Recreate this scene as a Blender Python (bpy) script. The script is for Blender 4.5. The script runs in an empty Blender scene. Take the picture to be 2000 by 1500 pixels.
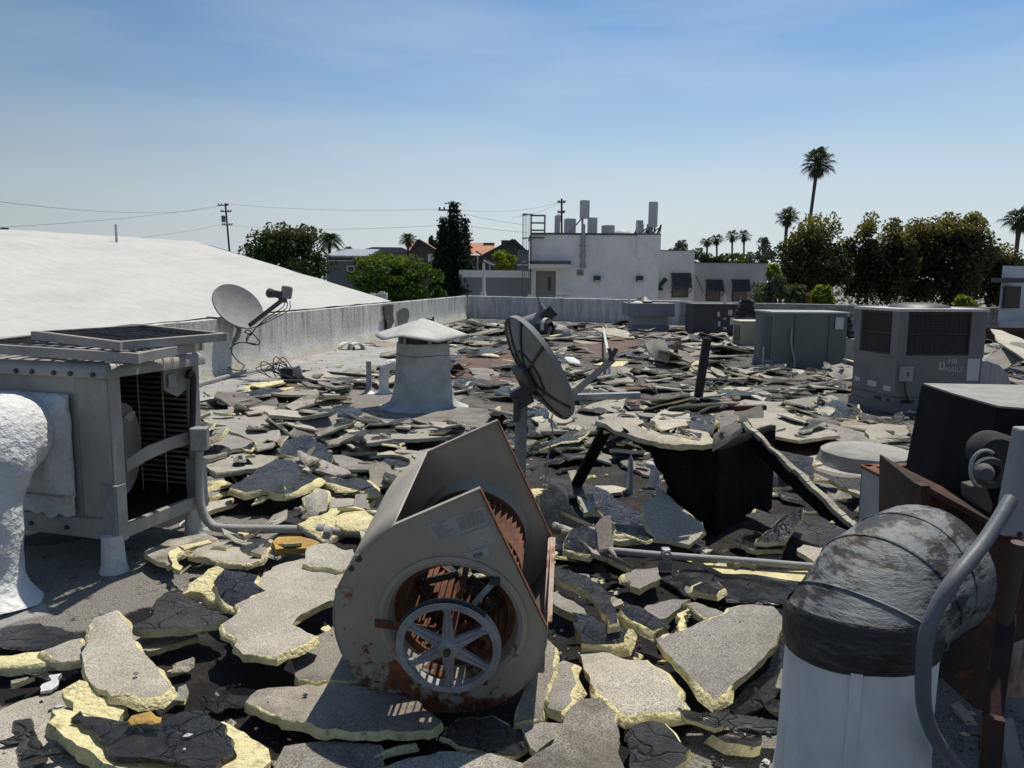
import bpy, math, random
import numpy as np
from mathutils import Vector, Matrix, noise as mnoise
from mathutils.geometry import delaunay_2d_cdt
random.seed(11); np.random.seed(11)
sc = bpy.context.scene
COL = sc.collection
rad = math.radians
# ---------------------------------------------------------------- camera
CAMH = 1.7; PITCH = 7.63; ROLL = 0.5
CM = Matrix.Rotation(rad(90-PITCH), 3, 'X') @ Matrix.Rotation(rad(ROLL), 3, 'Z')
cam = bpy.data.objects.new('camera', bpy.data.cameras.new('camera')); COL.objects.link(cam)
cam.matrix_world = Matrix.Translation((0, 0, CAMH)) @ CM.to_4x4()
cam.data.sensor_width = 36; cam.data.lens = 27.0; cam.data.clip_start = .05; cam.data.clip_end = 6000
sc.camera = cam
# ---------------------------------------------------------------- light
SEL, SAZ = 66.0, 24.0
SUNV = Vector((math.sin(rad(SAZ))*math.cos(rad(SEL)), math.cos(rad(SAZ))*math.cos(rad(SEL)), math.sin(rad(SEL))))
sun = bpy.data.objects.new('sun', bpy.data.lights.new('sun', 'SUN')); COL.objects.link(sun)
sun.data.energy = 4.8; sun.data.angle = rad(.53); sun.data.color = (1, .935, .82)
sun.rotation_euler = SUNV.to_track_quat('Z', 'Y').to_euler(); sun.location = (0, 0, 30)
w = bpy.data.worlds.new('World'); sc.world = w; w.use_nodes = True
nt = w.node_tree; nt.nodes.clear()
so = nt.nodes.new('ShaderNodeOutputWorld'); bg = nt.nodes.new('ShaderNodeBackground')
sk = nt.nodes.new('ShaderNodeTexSky'); sk.sky_type = 'NISHITA'; sk.sun_disc = False
sk.sun_elevation = rad(SEL); sk.sun_rotation = rad(SAZ); sk.altitude = 0; sk.air_density = 1.0; sk.dust_density = .35; sk.ozone_density = 2.4
# thin veil of smoke and cirrus: a stretched noise mixes a pale grey into the sky
tc = nt.nodes.new('ShaderNodeTexCoord'); mp = nt.nodes.new('ShaderNodeMapping'); mp.inputs['Scale'].default_value = (1.1, 1.1, 7); mp.inputs['Rotation'].default_value = (0.10, .12, .5)
nz = nt.nodes.new('ShaderNodeTexNoise'); nz.inputs['Scale'].default_value = 1.6; nz.inputs['Detail'].default_value = 5; nz.inputs['Roughness'].default_value = .55
rp = nt.nodes.new('ShaderNodeValToRGB'); rp.color_ramp.elements[0].position = .42; rp.color_ramp.elements[0].color = (0, 0, 0, 1); rp.color_ramp.elements[1].position = .82; rp.color_ramp.elements[1].color = (.40, .40, .40, 1)
mx = nt.nodes.new('ShaderNodeMixRGB'); mx.inputs['Color2'].default_value = (6.2, 6.7, 7.0, 1)
hs = nt.nodes.new('ShaderNodeHueSaturation'); hs.inputs['Saturation'].default_value = 1.16; hs.inputs['Hue'].default_value = .497
L = nt.links.new
L(tc.outputs['Generated'], mp.inputs['Vector']); L(mp.outputs[0], nz.inputs['Vector']); L(nz.outputs['Fac'], rp.inputs[0]); L(rp.outputs[0], mx.inputs['Fac'])
sz = nt.nodes.new('ShaderNodeSeparateXYZ'); L(tc.outputs['Generated'], sz.inputs[0])
hr = nt.nodes.new('ShaderNodeValToRGB'); hr.color_ramp.interpolation = 'EASE'; hr.color_ramp.elements[0].position = .0; hr.color_ramp.elements[0].color = (.88, .88, .88, 1); hr.color_ramp.elements[1].position = .30; hr.color_ramp.elements[1].color = (.0, .0, .0, 1)
hz = nt.nodes.new('ShaderNodeMixRGB'); hz.inputs['Color2'].default_value = (5.6, 6.15, 6.5, 1)
L(sz.outputs[2], hr.inputs[0]); L(hr.outputs[0], hz.inputs['Fac'])
L(sk.outputs[0], hs.inputs['Color']); L(hs.outputs[0], hz.inputs['Color1']); L(hz.outputs[0], mx.inputs['Color1']); 
# the hazy sky is brighter on the sun's side and falls off smoothly away from it
vn = nt.nodes.new('ShaderNodeVectorMath'); vn.operation = 'MULTIPLY'; vn.inputs[1].default_value = (1, 1, 0); vm = nt.nodes.new('ShaderNodeVectorMath'); vm.operation = 'NORMALIZE'; vd = nt.nodes.new('ShaderNodeVectorMath'); vd.operation = 'DOT_PRODUCT'; vd.inputs[1].default_value = (math.sin(rad(SAZ)), math.cos(rad(SAZ)), 0)
mr = nt.nodes.new('ShaderNodeMapRange'); mr.interpolation_type = 'SMOOTHSTEP'; mr.inputs['From Min'].default_value = .45; mr.inputs['From Max'].default_value = 1.0; mr.inputs['To Min'].default_value = .74; mr.inputs['To Max'].default_value = 1.0
sc_ = nt.nodes.new('ShaderNodeVectorMath'); sc_.operation = 'SCALE'
L(tc.outputs['Generated'], vn.inputs[0]); L(vn.outputs[0], vm.inputs[0]); L(vm.outputs[0], vd.inputs[0]); L(vd.outputs['Value'], mr.inputs['Value']); L(mx.outputs[0], sc_.inputs[0]); L(mr.outputs[0], sc_.inputs['Scale']); L(sc_.outputs[0], bg.inputs['Color']); L(bg.outputs[0], so.inputs[0])
bg.inputs['Strength'].default_value = .110
vs = sc.view_settings; vs.view_transform = 'Standard'; vs.look = 'None'; vs.gamma = 1; vs.exposure = 0; vs.use_curve_mapping = False
sc.render.engine = 'CYCLES'

# ---------------------------------------------------------------- pixel helpers (photo is 2000 x 1500)
def ray(px, py): return CM @ Vector(((px-1000)/1500, -(py-750)/1500, -1))
def G(px, py, z=0.0):
    v = ray(px, py); t = (z-CAMH)/v.z; return Vector((v.x*t, v.y*t, z))
def D(px, py, Y):
    v = ray(px, py); t = Y/v.y; return Vector((v.x*t, Y, CAMH+v.z*t))
CMT = CM.transposed()
def PX(p):
    q = CMT @ (Vector(p)-Vector((0, 0, CAMH)))
    if q.z > -.05: return None
    return (1000+1500*q.x/-q.z, 750-1500*q.y/-q.z)
# ---------------------------------------------------------------- materials
def N(nt, t, **k):
    n = nt.nodes.new(t)
    for a, b in k.items(): setattr(n, a, b)
    return n
def newmat(name):
    m = bpy.data.materials.new(name); m.use_nodes = True
    nt = m.node_tree; b = nt.nodes['Principled BSDF']
    return m, nt, b
def noise(nt, vec, scale, detail=4, rough=.55, stretch=None):
    if stretch:
        mp = N(nt, 'ShaderNodeMapping'); mp.inputs['Scale'].default_value = stretch; nt.links.new(vec, mp.inputs['Vector']); vec = mp.outputs[0]
    n = N(nt, 'ShaderNodeTexNoise'); n.inputs['Scale'].default_value = scale; n.inputs['Detail'].default_value = detail; n.inputs['Roughness'].default_value = rough
    nt.links.new(vec, n.inputs['Vector']); return n.outputs['Fac']
def ramp(nt, fac, stops):
    r = N(nt, 'ShaderNodeValToRGB'); e = r.color_ramp.elements
    while len(e) < len(stops): e.new(.5)
    for i, (p, c) in enumerate(stops):
        e[i].position = p; c = c if hasattr(c, '__len__') else (c, c, c); e[i].color = (*c, 1)
    nt.links.new(fac, r.inputs[0]); return r.outputs[0]
def mix(nt, fac, a, b, mode='MIX'):
    x = N(nt, 'ShaderNodeMixRGB', blend_type=mode)
    for s, i in ((fac, 0), (a, 1), (b, 2)):
        if hasattr(s, 'is_output'): nt.links.new(s, x.inputs[i])
        elif i == 0: x.inputs[0].default_value = s
        else: x.inputs[i].default_value = (*s, 1) if hasattr(s, '__len__') else (s, s, s, 1)
    return x.outputs[0]
def math_(nt, op, a, b=0.0, clamp=False):
    x = N(nt, 'ShaderNodeMath', operation=op, use_clamp=clamp)
    for s, i in ((a, 0), (b, 1)):
        if hasattr(s, 'is_output'): nt.links.new(s, x.inputs[i])
        else: x.inputs[i].default_value = s
    return x.outputs[0]
def bump(nt, b, h, strength, dist=.01):
    u = N(nt, 'ShaderNodeBump'); u.inputs['Strength'].default_value = strength; u.inputs['Distance'].default_value = dist
    nt.links.new(h, u.inputs['Height']); nt.links.new(u.outputs[0], b.inputs['Normal']); nt.links.new(u.outputs[0], b.inputs['Coat Normal'])
def wpos(nt): return N(nt, 'ShaderNodeNewGeometry').outputs['Position']
def mat(name, col, rough=.6, metal=0.0, col2=None, vs=2.5, lo=.42, hi=.68, var=.25, fs=35, bs=60, bst=.25, bd=.004, stretch=None, spec=.4, col3=None, vs3=6, lo3=.6, hi3=.7):
    """procedural surface: base colour, a second colour in noise blotches (dirt, wear), fine grain and relief"""
    m, nt, b = newmat(name); P = wpos(nt)
    c = mix(nt, ramp(nt, noise(nt, P, vs, 6, .62, stretch), [(lo, 0), (hi, 1)]), col, col2 if col2 else tuple(x*(1-var) for x in col))
    if col3: c = mix(nt, ramp(nt, noise(nt, P, vs3, 8, .68), [(lo3, 0), (hi3, 1)]), c, col3)
    c = mix(nt, 1.0, c, ramp(nt, noise(nt, P, fs, 3), [(.25, 1-var*.8), (.75, 1+var*.35)]), 'MULTIPLY')
    nt.links.new(c, b.inputs['Base Color'])
    b.inputs['Roughness'].default_value = rough; b.inputs['Metallic'].default_value = metal; b.inputs['Specular IOR Level'].default_value = spec
    bump(nt, b, noise(nt, P, bs, 4), bst, bd)
    return m
def grain(name, col, dark, fs=150, rough=.9, stain=(.1, .09, .08), slo=.52, shi=.72, bst=.6):
    """granule-coated surface: salt-and-pepper grain, stains"""
    m, nt, b = newmat(name); gi = N(nt, 'ShaderNodeNewGeometry'); P = gi.outputs['Position']; isl = gi.outputs['Random Per Island']
    g = mix(nt, ramp(nt, noise(nt, P, fs, 2, .8), [(.40, 0), (.58, 1)]), dark, col)
    g = mix(nt, 1.0, g, ramp(nt, noise(nt, P, 4, 5, .6), [(.3, .72), (.7, 1.12)]), 'MULTIPLY')
    g = mix(nt, ramp(nt, noise(nt, P, 2.3, 8, .7), [(slo, 0), (shi, .8)]), g, stain)
    g = mix(nt, ramp(nt, noise(nt, P, 26, 6, .75), [(.62, 0), (.70, .75)]), g, tuple(x*.5 for x in stain))
    g = mix(nt, ramp(nt, noise(nt, P, .9, 4, .6), [(.35, 0), (.75, .5)]), g, (.35, .325, .27))
    g = mix(nt, 1.0, g, ramp(nt, isl, [(0, (.66, .66, .68)), (.5, (.97, .96, .95)), (1, (1.28, 1.25, 1.18))]), 'MULTIPLY')     # every slab weathered its own way
    sm = math_(nt, 'ADD', noise(nt, P, 1.3, 6, .7), math_(nt, 'MULTIPLY', math_(nt, 'SUBTRACT', math_(nt, 'FRACT', math_(nt, 'MULTIPLY', isl, 17.3)), .5), .34))
    g = mix(nt, ramp(nt, sm, [(.60, 0), (.72, .72)]), g, tuple(x*.7 for x in stain))
    nt.links.new(g, b.inputs['Base Color']); b.inputs['Roughness'].default_value = rough; b.inputs['Specular IOR Level'].default_value = .25
    bump(nt, b, mix(nt, .35, noise(nt, P, fs*.8, 2, .8), noise(nt, P, 14, 4)), bst, .006)
    return m
def tarmat(name, col=(.012, .012, .014), dust=(.085, .082, .08), rough=.30, bst=1.0, dlo=.55, dhi=.82):
    m, nt, b = newmat(name); P = wpos(nt)
    c = mix(nt, ramp(nt, noise(nt, P, 4.2, 8, .74), [(dlo, 0), (dhi, .75)]), col, dust)
    c = mix(nt, ramp(nt, noise(nt, P, 90, 2, .7), [(.64, 0), (.74, .3)]), c, (.2, .19, .18))
    nt.links.new(c, b.inputs['Base Color']); b.inputs['Specular IOR Level'].default_value = .7; b.inputs['Coat Weight'].default_value = .45 if rough < .5 else .12; b.inputs['Coat Roughness'].default_value = .2
    r = ramp(nt, noise(nt, P, 7, 6, .7), [(.42, rough-.12), (.68, min(1, rough+.4))]); nt.links.new(r, b.inputs['Roughness'])
    vo = N(nt, 'ShaderNodeTexVoronoi', feature='DISTANCE_TO_EDGE'); vo.inputs['Scale'].default_value = 5.5; wv = N(nt, 'ShaderNodeVectorMath', operation='ADD'); nv = N(nt, 'ShaderNodeTexNoise'); nv.inputs['Scale'].default_value = 6
    nt.links.new(P, nv.inputs['Vector']); sv = N(nt, 'ShaderNodeVectorMath', operation='SCALE'); sv.inputs['Scale'].default_value = .22; nt.links.new(nv.outputs['Color'], sv.inputs[0]); nt.links.new(P, wv.inputs[0]); nt.links.new(sv.outputs[0], wv.inputs[1]); nt.links.new(wv.outputs[0], vo.inputs['Vector'])
    h = mix(nt, .5, noise(nt, P, 18, 7, .74), noise(nt, P, 62, 3, .75)); h = mix(nt, ramp(nt, vo.outputs['Distance'], [(.0, .75), (.035, 0)]), h, 0.0); bump(nt, b, h, bst, .06)
    return m
def leafmat(name, c1, c2, c3=None, trans=.35):
    m, nt, b = newmat(name); nt.nodes.remove(b); out = nt.nodes['Material Output']
    gi = N(nt, 'ShaderNodeNewGeometry')
    c = ramp(nt, gi.outputs['Random Per Island'], [(0, c1), (.55, c2), (1, c3 or c2)])
    d = N(nt, 'ShaderNodeBsdfDiffuse'); t = N(nt, 'ShaderNodeBsdfTranslucent'); g = N(nt, 'ShaderNodeBsdfGlossy'); g.inputs['Roughness'].default_value = .45
    nt.links.new(c, d.inputs[0]); nt.links.new(mix(nt, 1, c, (1.3, 1.5, .6), 'MULTIPLY'), t.inputs[0]); nt.links.new(mix(nt, .5, c, (.5, .5, .5)), g.inputs[0])
    x = N(nt, 'ShaderNodeMixShader'); x.inputs[0].default_value = trans; nt.links.new(d.outputs[0], x.inputs[1]); nt.links.new(t.outputs[0], x.inputs[2])
    y = N(nt, 'ShaderNodeMixShader'); y.inputs[0].default_value = .06; nt.links.new(x.outputs[0], y.inputs[1]); nt.links.new(g.outputs[0], y.inputs[2])
    nt.links.new(y.outputs[0], out.inputs[0]); return m
# ---------------------------------------------------------------- mesh builder
class MB:
    def __init__(s): s.v = []; s.f = []; s.m = []
    def add(s, vs, fs, mi=0):
        o = len(s.v); s.v += [tuple(x) for x in vs]; s.f += [tuple(i+o for i in q) for q in fs]; s.m += [mi]*len(fs); return s
    def box(s, c, size, rot=None, mi=0):
        hx, hy, hz = size[0]/2, size[1]/2, size[2]/2; c = Vector(c)
        vs = [Vector((x*hx, y*hy, z*hz)) for z in (-1, 1) for y in (-1, 1) for x in (-1, 1)]
        if rot is not None: vs = [rot @ q for q in vs]
        return s.add([c+q for q in vs], [(0, 2, 3, 1), (4, 5, 7, 6), (0, 1, 5, 4), (2, 6, 7, 3), (0, 4, 6, 2), (1, 3, 7, 5)], mi)
    def bb(s, a, b, mi=0):
        a = Vector(a); b = Vector(b); return s.box((a+b)/2, [abs(q) for q in (b-a)], None, mi)
    def bar(s, a, b, w, h, up=(0, 0, 1), mi=0):
        a = Vector(a); b = Vector(b); d = b-a; l = d.length; d.normalize(); up = Vector(up)
        x = d.cross(up)
        if x.length < 1e-4: x = d.cross(Vector((1, 0, 0)))
        x.normalize(); z = x.cross(d)
        return s.box((a+b)/2, (w, l, h), Matrix((x, d, z)).transposed(), mi)
    def tube(s, pts, r, n=8, caps=True, mi=0):
        pts = [Vector(p) for p in pts]; rs = r if hasattr(r, '__len__') else [r]*len(pts); o = len(s.v); up = None
        for i, p in enumerate(pts):
            d = (pts[min(i+1, len(pts)-1)]-pts[max(i-1, 0)]).normalized()
            if up is None: up = d.orthogonal().normalized()
            up = (up-d*up.dot(d)); up = up.normalized() if up.length > 1e-6 else d.orthogonal().normalized()
            q = d.cross(up)
            for k in range(n):
                a = 2*math.pi*k/n; s.v.append(tuple(p+(up*math.cos(a)+q*math.sin(a))*rs[i]))
        for i in range(len(pts)-1):
            for k in range(n):
                s.f.append((o+i*n+k, o+i*n+(k+1) % n, o+(i+1)*n+(k+1) % n, o+(i+1)*n+k)); s.m.append(mi)
        if caps:
            s.f.append(tuple(o+k for k in reversed(range(n)))); s.m.append(mi); e = o+(len(pts)-1)*n; s.f.append(tuple(e+k for k in range(n))); s.m.append(mi)
        return s
    def lathe(s, c, prof, n=24, axis=(0, 0, 1), mi=0, closed=False, wob=0):
        c = Vector(c); ax = Vector(axis).normalized(); u = ax.orthogonal().normalized(); q = ax.cross(u); o = len(s.v)
        for j, (r, h) in enumerate(prof):
            for k in range(n):
                a = 2*math.pi*k/n; rr = r
                if wob: rr = r*(1+wob*mnoise.noise(Vector((math.cos(a)*1.7, math.sin(a)*1.7, h*2.3))))
                s.v.append(tuple(c+ax*h+(u*math.cos(a)+q*math.sin(a))*rr))
        m = len(prof)
        for j in range(m if closed else m-1):
            for k in range(n):
                a, b = j*n, ((j+1) % m)*n; s.f.append((o+a+k, o+a+(k+1) % n, o+b+(k+1) % n, o+b+k)); s.m.append(mi)
        return s
    def disc(s, c, r, axis=(0, 0, 1), n=24, mi=0):
        c = Vector(c); ax = Vector(axis).normalized(); u = ax.orthogonal().normalized(); q = ax.cross(u)
        return s.add([c+(u*math.cos(2*math.pi*k/n)+q*math.sin(2*math.pi*k/n))*r for k in range(n)], [tuple(range(n))], mi)
    def prism(s, poly, ext, mi=0):
        n = len(poly); e = Vector(ext); a = [Vector(p) for p in poly]
        return s.add(a+[p+e for p in a], [tuple(reversed(range(n))), tuple(range(n, 2*n))]+[(i, (i+1) % n, n+(i+1) % n, n+i) for i in range(n)], mi)
    def quad(s, a, b, c, d, mi=0): return s.add([a, b, c, d], [(0, 1, 2, 3)], mi)
    def sheet(s, fn, nu, nv, mi=0, th=0):
        o = len(s.v)
        for j in range(nv+1):
            for i in range(nu+1): s.v.append(tuple(fn(i/nu, j/nv)))
        for j in range(nv):
            for i in range(nu):
                a = o+j*(nu+1)+i; s.f.append((a, a+1, a+nu+2, a+nu+1)); s.m.append(mi)
        return s
ORG = {}
def fixnormals(me):
    import bmesh
    bm = bmesh.new(); bm.from_mesh(me); bmesh.ops.recalc_face_normals(bm, faces=bm.faces); bm.to_mesh(me); bm.free()
def build(mb, name, mats, parent=None, smooth=0, bevel=0, org=None, label=None, solid=0, norm=True):
    """link the builder's geometry as ONE mesh object; children keep the origin of their thing"""
    if not isinstance(mats, (list, tuple)): mats = [mats]
    if parent is not None: o0 = ORG[parent]
    elif org is not None: o0 = Vector(org)
    else:
        a = np.array(mb.v); lo, hi = a.min(0), a.max(0); o0 = Vector(((lo[0]+hi[0])/2, (lo[1]+hi[1])/2, lo[2]))
    me = bpy.data.meshes.new(name)
    me.from_pydata([(p[0]-o0.x, p[1]-o0.y, p[2]-o0.z) for p in mb.v], [], mb.f)
    for m in mats: me.materials.append(m)
    if len(mats) > 1: me.polygons.foreach_set('material_index', mb.m)
    if norm: fixnormals(me)
    if smooth:
        me.polygons.foreach_set('use_smooth', [True]*len(me.polygons))
        me.set_sharp_from_angle(angle=rad(smooth if smooth > 1 else 40))
    o = bpy.data.objects.new(name, me); COL.objects.link(o); ORG[o] = o0
    if parent is not None: o.parent = parent
    else: o.location = o0
    if solid:
        md = o.modifiers.new('solid', 'SOLIDIFY'); md.thickness = solid; md.offset = 0
    if bevel:
        md = o.modifiers.new('bevel', 'BEVEL'); md.width = bevel; md.segments = 2; md.limit_method = 'ANGLE'; md.angle_limit = rad(40)
    if label: o['label'] = label
    return o
def tag(o, label, cat, group=None):
    o['label'] = label; o['category'] = cat
    if group: o['group'] = group
    return o
def thing(name, label, cat, loc, group=None):
    o = bpy.data.objects.new(name, None); COL.objects.link(o); o.location = loc; o.empty_display_size = .2; ORG[o] = Vector(loc)
    return tag(o, label, cat, group)
def struct(o, kind='structure'): o['kind'] = kind; return o
def copy_tree(o, loc=None, rz=0, label=None, scale=None, parent=None):
    c = o.copy(); COL.objects.link(c)
    if parent is not None: c.parent = parent
    if loc is not None: c.location = loc; c.rotation_euler = (0, 0, rz)
    if scale: c.scale = scale if hasattr(scale, '__len__') else (scale,)*3
    if label: c['label'] = label
    for ch in list(o.children): copy_tree(ch, parent=c)
    return c
def arc(pts, n=6):
    """Catmull-Rom through the points"""
    pts = [Vector(p) for p in pts]; P = [pts[0]*2-pts[1]]+pts+[pts[-1]*2-pts[-2]]; out = []
    for i in range(1, len(P)-2):
        for k in range(n):
            t = k/n; a, b, c, d = P[i-1:i+3]
            out.append(.5*((2*b)+(c-a)*t+(2*a-5*b+4*c-d)*t*t+(3*b-a-3*c+d)*t**3))
    return out+[pts[-1]]
def rotz(a): return Matrix.Rotation(a, 3, 'Z')
def text_mb(txt, size, origin, xdir, zdir, off=.002):
    """flat lettering as mesh on a surface"""
    cu = bpy.data.curves.new('letters', 'FONT'); cu.body = txt; cu.size = size; cu.space_character = 1.05
    ob = bpy.data.objects.new('letters', cu); COL.objects.link(ob)
    dg = bpy.context.evaluated_depsgraph_get(); me = bpy.data.meshes.new_from_object(ob.evaluated_get(dg))
    x = Vector(xdir).normalized(); z = Vector(zdir).normalized(); nrm = x.cross(z); o = Vector(origin)+nrm*off
    mb = MB(); mb.add([o+x*v.co.x+z*v.co.y for v in me.vertices], [tuple(p.vertices) for p in me.polygons])
    bpy.data.objects.remove(ob); bpy.data.curves.remove(cu); bpy.data.meshes.remove(me)
    return mb
# common materials
WHITE = mat('white_elastomeric', (.475, .473, .458), .85, col2=(.41, .408, .397), vs=.8, var=.07, fs=6, stretch=(1.6, .35, 1), col3=(.37, .365, .345), vs3=1.7, lo3=.6, hi3=.85, bs=2.6, bst=.7, bd=.09)
def stuccomat():
    m, nt, b = newmat('weathered_white_plaster'); P = wpos(nt); sx = N(nt, 'ShaderNodeSeparateXYZ'); nt.links.new(P, sx.inputs[0]); z = sx.outputs[2]
    c = mix(nt, ramp(nt, noise(nt, P, 1.1, 7, .68), [(.36, 0), (.7, 1)]), (.72, .71, .67), (.50, .495, .47))
    run = math_(nt, 'ADD', noise(nt, P, 1.4, 6, .65, (4.5, 4.5, .5)), math_(nt, 'MULTIPLY', math_(nt, 'SUBTRACT', z, .6), .16))
    c = mix(nt, ramp(nt, run, [(.50, 0), (.72, .7)]), c, (.16, .155, .15))          # grime running down from the coping
    foot = math_(nt, 'ADD', math_(nt, 'MULTIPLY', z, -2.2), math_(nt, 'ADD', noise(nt, P, 2.2, 6, .6), .38))
    c = mix(nt, ramp(nt, foot, [(.40, 0), (.75, .6)]), c, (.52, .46, .31))          # yellowed foot
    c = mix(nt, 1.0, c, ramp(nt, noise(nt, P, 20, 5, .7), [(.3, .72), (.65, 1.1)]), 'MULTIPLY')
    nt.links.new(c, b.inputs['Base Color']); b.inputs['Roughness'].default_value = .95; b.inputs['Specular IOR Level'].default_value = .2
    bump(nt, b, mix(nt, .4, noise(nt, P, 16, 6, .7), noise(nt, P, 45, 4, .7)), .9, .04); return m
STUCCO = stuccomat()
FARST = mat('streaked_pale_plaster', (.60, .60, .60), .9, col2=(.30, .305, .315), vs=1.5, lo=.42, hi=.72, stretch=(4, 4, .45), var=.18, fs=10, bs=20, bst=.5, bd=.02)
SPF = mat('white_foam_coating', (.70, .71, .70), .85, col2=(.53, .54, .54), vs=2.2, var=.12, fs=22, bs=22, bst=.9, bd=.035)
GREYM = mat('taupe_enamel', (.36, .345, .315), .55, col2=(.27, .258, .235), vs=3, var=.14, fs=20, bs=90, bst=.08, col3=(.11, .075, .05), vs3=9, lo3=.68, hi3=.74)
GALV = mat('galvanised_steel', (.34, .35, .36), .5, .35, col2=(.24, .25, .26), vs=7, var=.16, fs=40, bs=80, bst=.15)
DKMET = mat('dark_steel', (.06, .062, .065), .5, .2, col2=(.035, .035, .037), vs=6, var=.2)
BLACKR = mat('black_rubber', (.018, .018, .019), .5, col2=(.03, .03, .03), vs=8, var=.2)
RUST = mat('rusty_steel', (.19, .075, .035), .85, col2=(.075, .032, .02), vs=6, lo=.38, hi=.62, var=.35, fs=50, bs=70, bst=.5, col3=(.33, .15, .07), vs3=13, lo3=.58, hi3=.72)
GREYSAT = mat('grey_dish_paint', (.25, .25, .245), .8, col2=(.19, .19, .19), vs=6, var=.1, bst=.05)
TAR = tarmat('black_tar'); TARD = tarmat('dusty_tar', (.018, .0175, .018), (.10, .097, .092), dlo=.45, dhi=.75, rough=.55)
CHAR = mat('burnt_black_coating', (.007, .007, .007), .92, col2=(.013, .0125, .012), vs=3, var=.3, fs=25, bs=28, bst=.6, bd=.02, stretch=(2, 2, .5), spec=.12, col3=(.05, .048, .044), vs3=9, lo3=.66, hi3=.74)
SLABT = [grain('grey_granule_coating', (.46, .44, .395), (.15, .142, .122)), grain('pale_granule_coating', (.54, .515, .46), (.21, .20, .175), stain=(.2, .185, .16)),
         grain('dark_granule_coating', (.32, .30, .27), (.095, .09, .08), slo=.48, shi=.7, stain=(.07, .06, .05))]
FOAM = mat('yellow_foam', (.74, .67, .38), .9, col2=(.46, .38, .21), vs=7, lo=.47, hi=.8, var=.25, col3=(.20, .16, .10), vs3=10, lo3=.57, hi3=.70, fs=30, bs=55, bst=1, bd=.02, spec=.15)
FOAMW = mat('weathered_foam', (.50, .475, .37), .9, col2=(.27, .25, .20), vs=4, lo=.42, hi=.68, var=.2, fs=30, bs=55, bst=1, bd=.02, spec=.15)
FOAMO = mat('browned_foam', (.52, .34, .10), .9, col2=(.33, .20, .07), vs=6, var=.2, bs=50, bst=1, bd=.02, spec=.15)
GLASSD = mat('dark_window', (.02, .023, .026), .12, var=.1, bst=0)
# ================================================================ SETTING
GZ = -5.0
GRD = mat('pale_asphalt', (.24, .23, .215), .95, col2=(.15, .14, .125), vs=.2, var=.2, fs=3, bs=8)
b = MB(); b.sheet(lambda u, v: ((u-.5)*5000, -600+v*5000, GZ), 10, 10); struct(build(b, 'ground', GRD))
WL1 = G(380, 628, 1.0); WL2 = G(912, 578, 1.0); WD = (WL2-WL1).normalized()
WR2 = G(1670, 597, .9); FD = (WR2-WL2).normalized()
def xl(y): return WL1.x+(y-WL1.y)*WD.x/WD.y
def yf(x): return WL2.y+(x-WL2.x)*FD.y/FD.x
# roof regions, traced as patches of coating on the real deck
def inpoly(p, poly):
    x, y = p; r = False; j = len(poly)-1
    for i in range(len(poly)):
        xi, yi = poly[i][0], poly[i][1]; xj, yj = poly[j][0], poly[j][1]
        if (yi > y) != (yj > y) and x < (xj-xi)*(y-yi)/(yj-yi)+xi: r = not r
        j = i
    return r
def gp(pts): return [tuple(G(*p).xy) for p in pts]
COATED = [gp(p) for p in (
    [(-300, 1090), (130, 1060), (260, 1040), (420, 1000), (600, 1010), (620, 1090), (440, 1130), (330, 1180), (230, 1200), (120, 1235), (-300, 1250)],
    [(-300, 1370), (60, 1365), (160, 1355), (330, 1470), (420, 1640), (-300, 1640)],
    [(1290, 1430), (1420, 1420), (1540, 1440), (1700, 1350), (2000, 1290), (2200, 1640), (1230, 1640)],
    [(660, 770), (760, 740), (905, 760), (900, 815), (800, 830), (690, 805)],
    [(1600, 880), (1700, 850), (1800, 860), (1800, 960), (1560, 980)])]
WHITED = [gp(p) for p in ([(330, 790), (420, 728), (560, 690), (760, 640), (905, 607), (915, 618), (830, 655), (770, 700), (735, 735), (640, 735), (560, 738), (470, 765), (390, 790)],
                          [(-400, 1190), (-20, 1170), (75, 1150), (110, 1185), (60, 1215), (-300, 1260)])]
REDD = [gp(p) for p in ([(430, 778), (545, 742), (680, 738), (700, 756), (600, 772)], [(875, 740), (890, 690), (960, 668), (1040, 672), (1040, 745), (930, 752)], [(1120, 660), (1240, 655), (1260, 690), (1130, 700)],
                        [(1170, 790), (1230, 745), (1270, 760), (1240, 800)], [(1480, 880), (1540, 855), (1590, 880), (1540, 905)])]
def soft(p, polys):
    c = 0
    for k in range(6):
        q = (p[0]+.22*math.cos(k*1.05)*(.4+.1*p[1]/6), p[1]+.22*math.sin(k*1.05)*(.4+.25*p[1]/6)); c += any(inpoly(q, P) for P in polys)
    return c/6
def roofpt(u, v):
    x = 0
    y0 = -5
    X = -10+u*30
    Y = y0+v**1.0*(min(yf(X), 40)-y0)
    X = xl(Y)-.1+u*(19-xl(Y))
    Y = y0+v*(yf(X)+.1-y0)
    return (X, Y, .012*mnoise.noise(Vector((X*1.3, Y*1.3, 0)))+.02*mnoise.noise(Vector((X*.35, Y*.35, 3)))-.01)
b = MB(); b.sheet(roofpt, 150, 230)
m, nt, bs = newmat('roof_deck')
P = wpos(nt); at = N(nt, 'ShaderNodeAttribute', attribute_name='zone'); sp = N(nt, 'ShaderNodeSeparateColor'); nt.links.new(at.outputs['Color'], sp.inputs[0])
n1 = noise(nt, P, 3.0, 8, .68); n2 = noise(nt, P, 11, 6, .68)
tarc = mix(nt, ramp(nt, noise(nt, P, 1.8, 8, .7), [(.48, 0), (.74, .8)]), (.016, .0155, .016), (.075, .07, .066))
tarc = mix(nt, ramp(nt, noise(nt, P, 2.6, 7, .7), [(.53, 0), (.64, .7)]), tarc, (.10, .058, .045))
greyc = mix(nt, ramp(nt, noise(nt, P, 130, 2, .8), [(.38, 0), (.6, 1)]), (.16, .15, .132), (.38, .36, .32))
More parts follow.
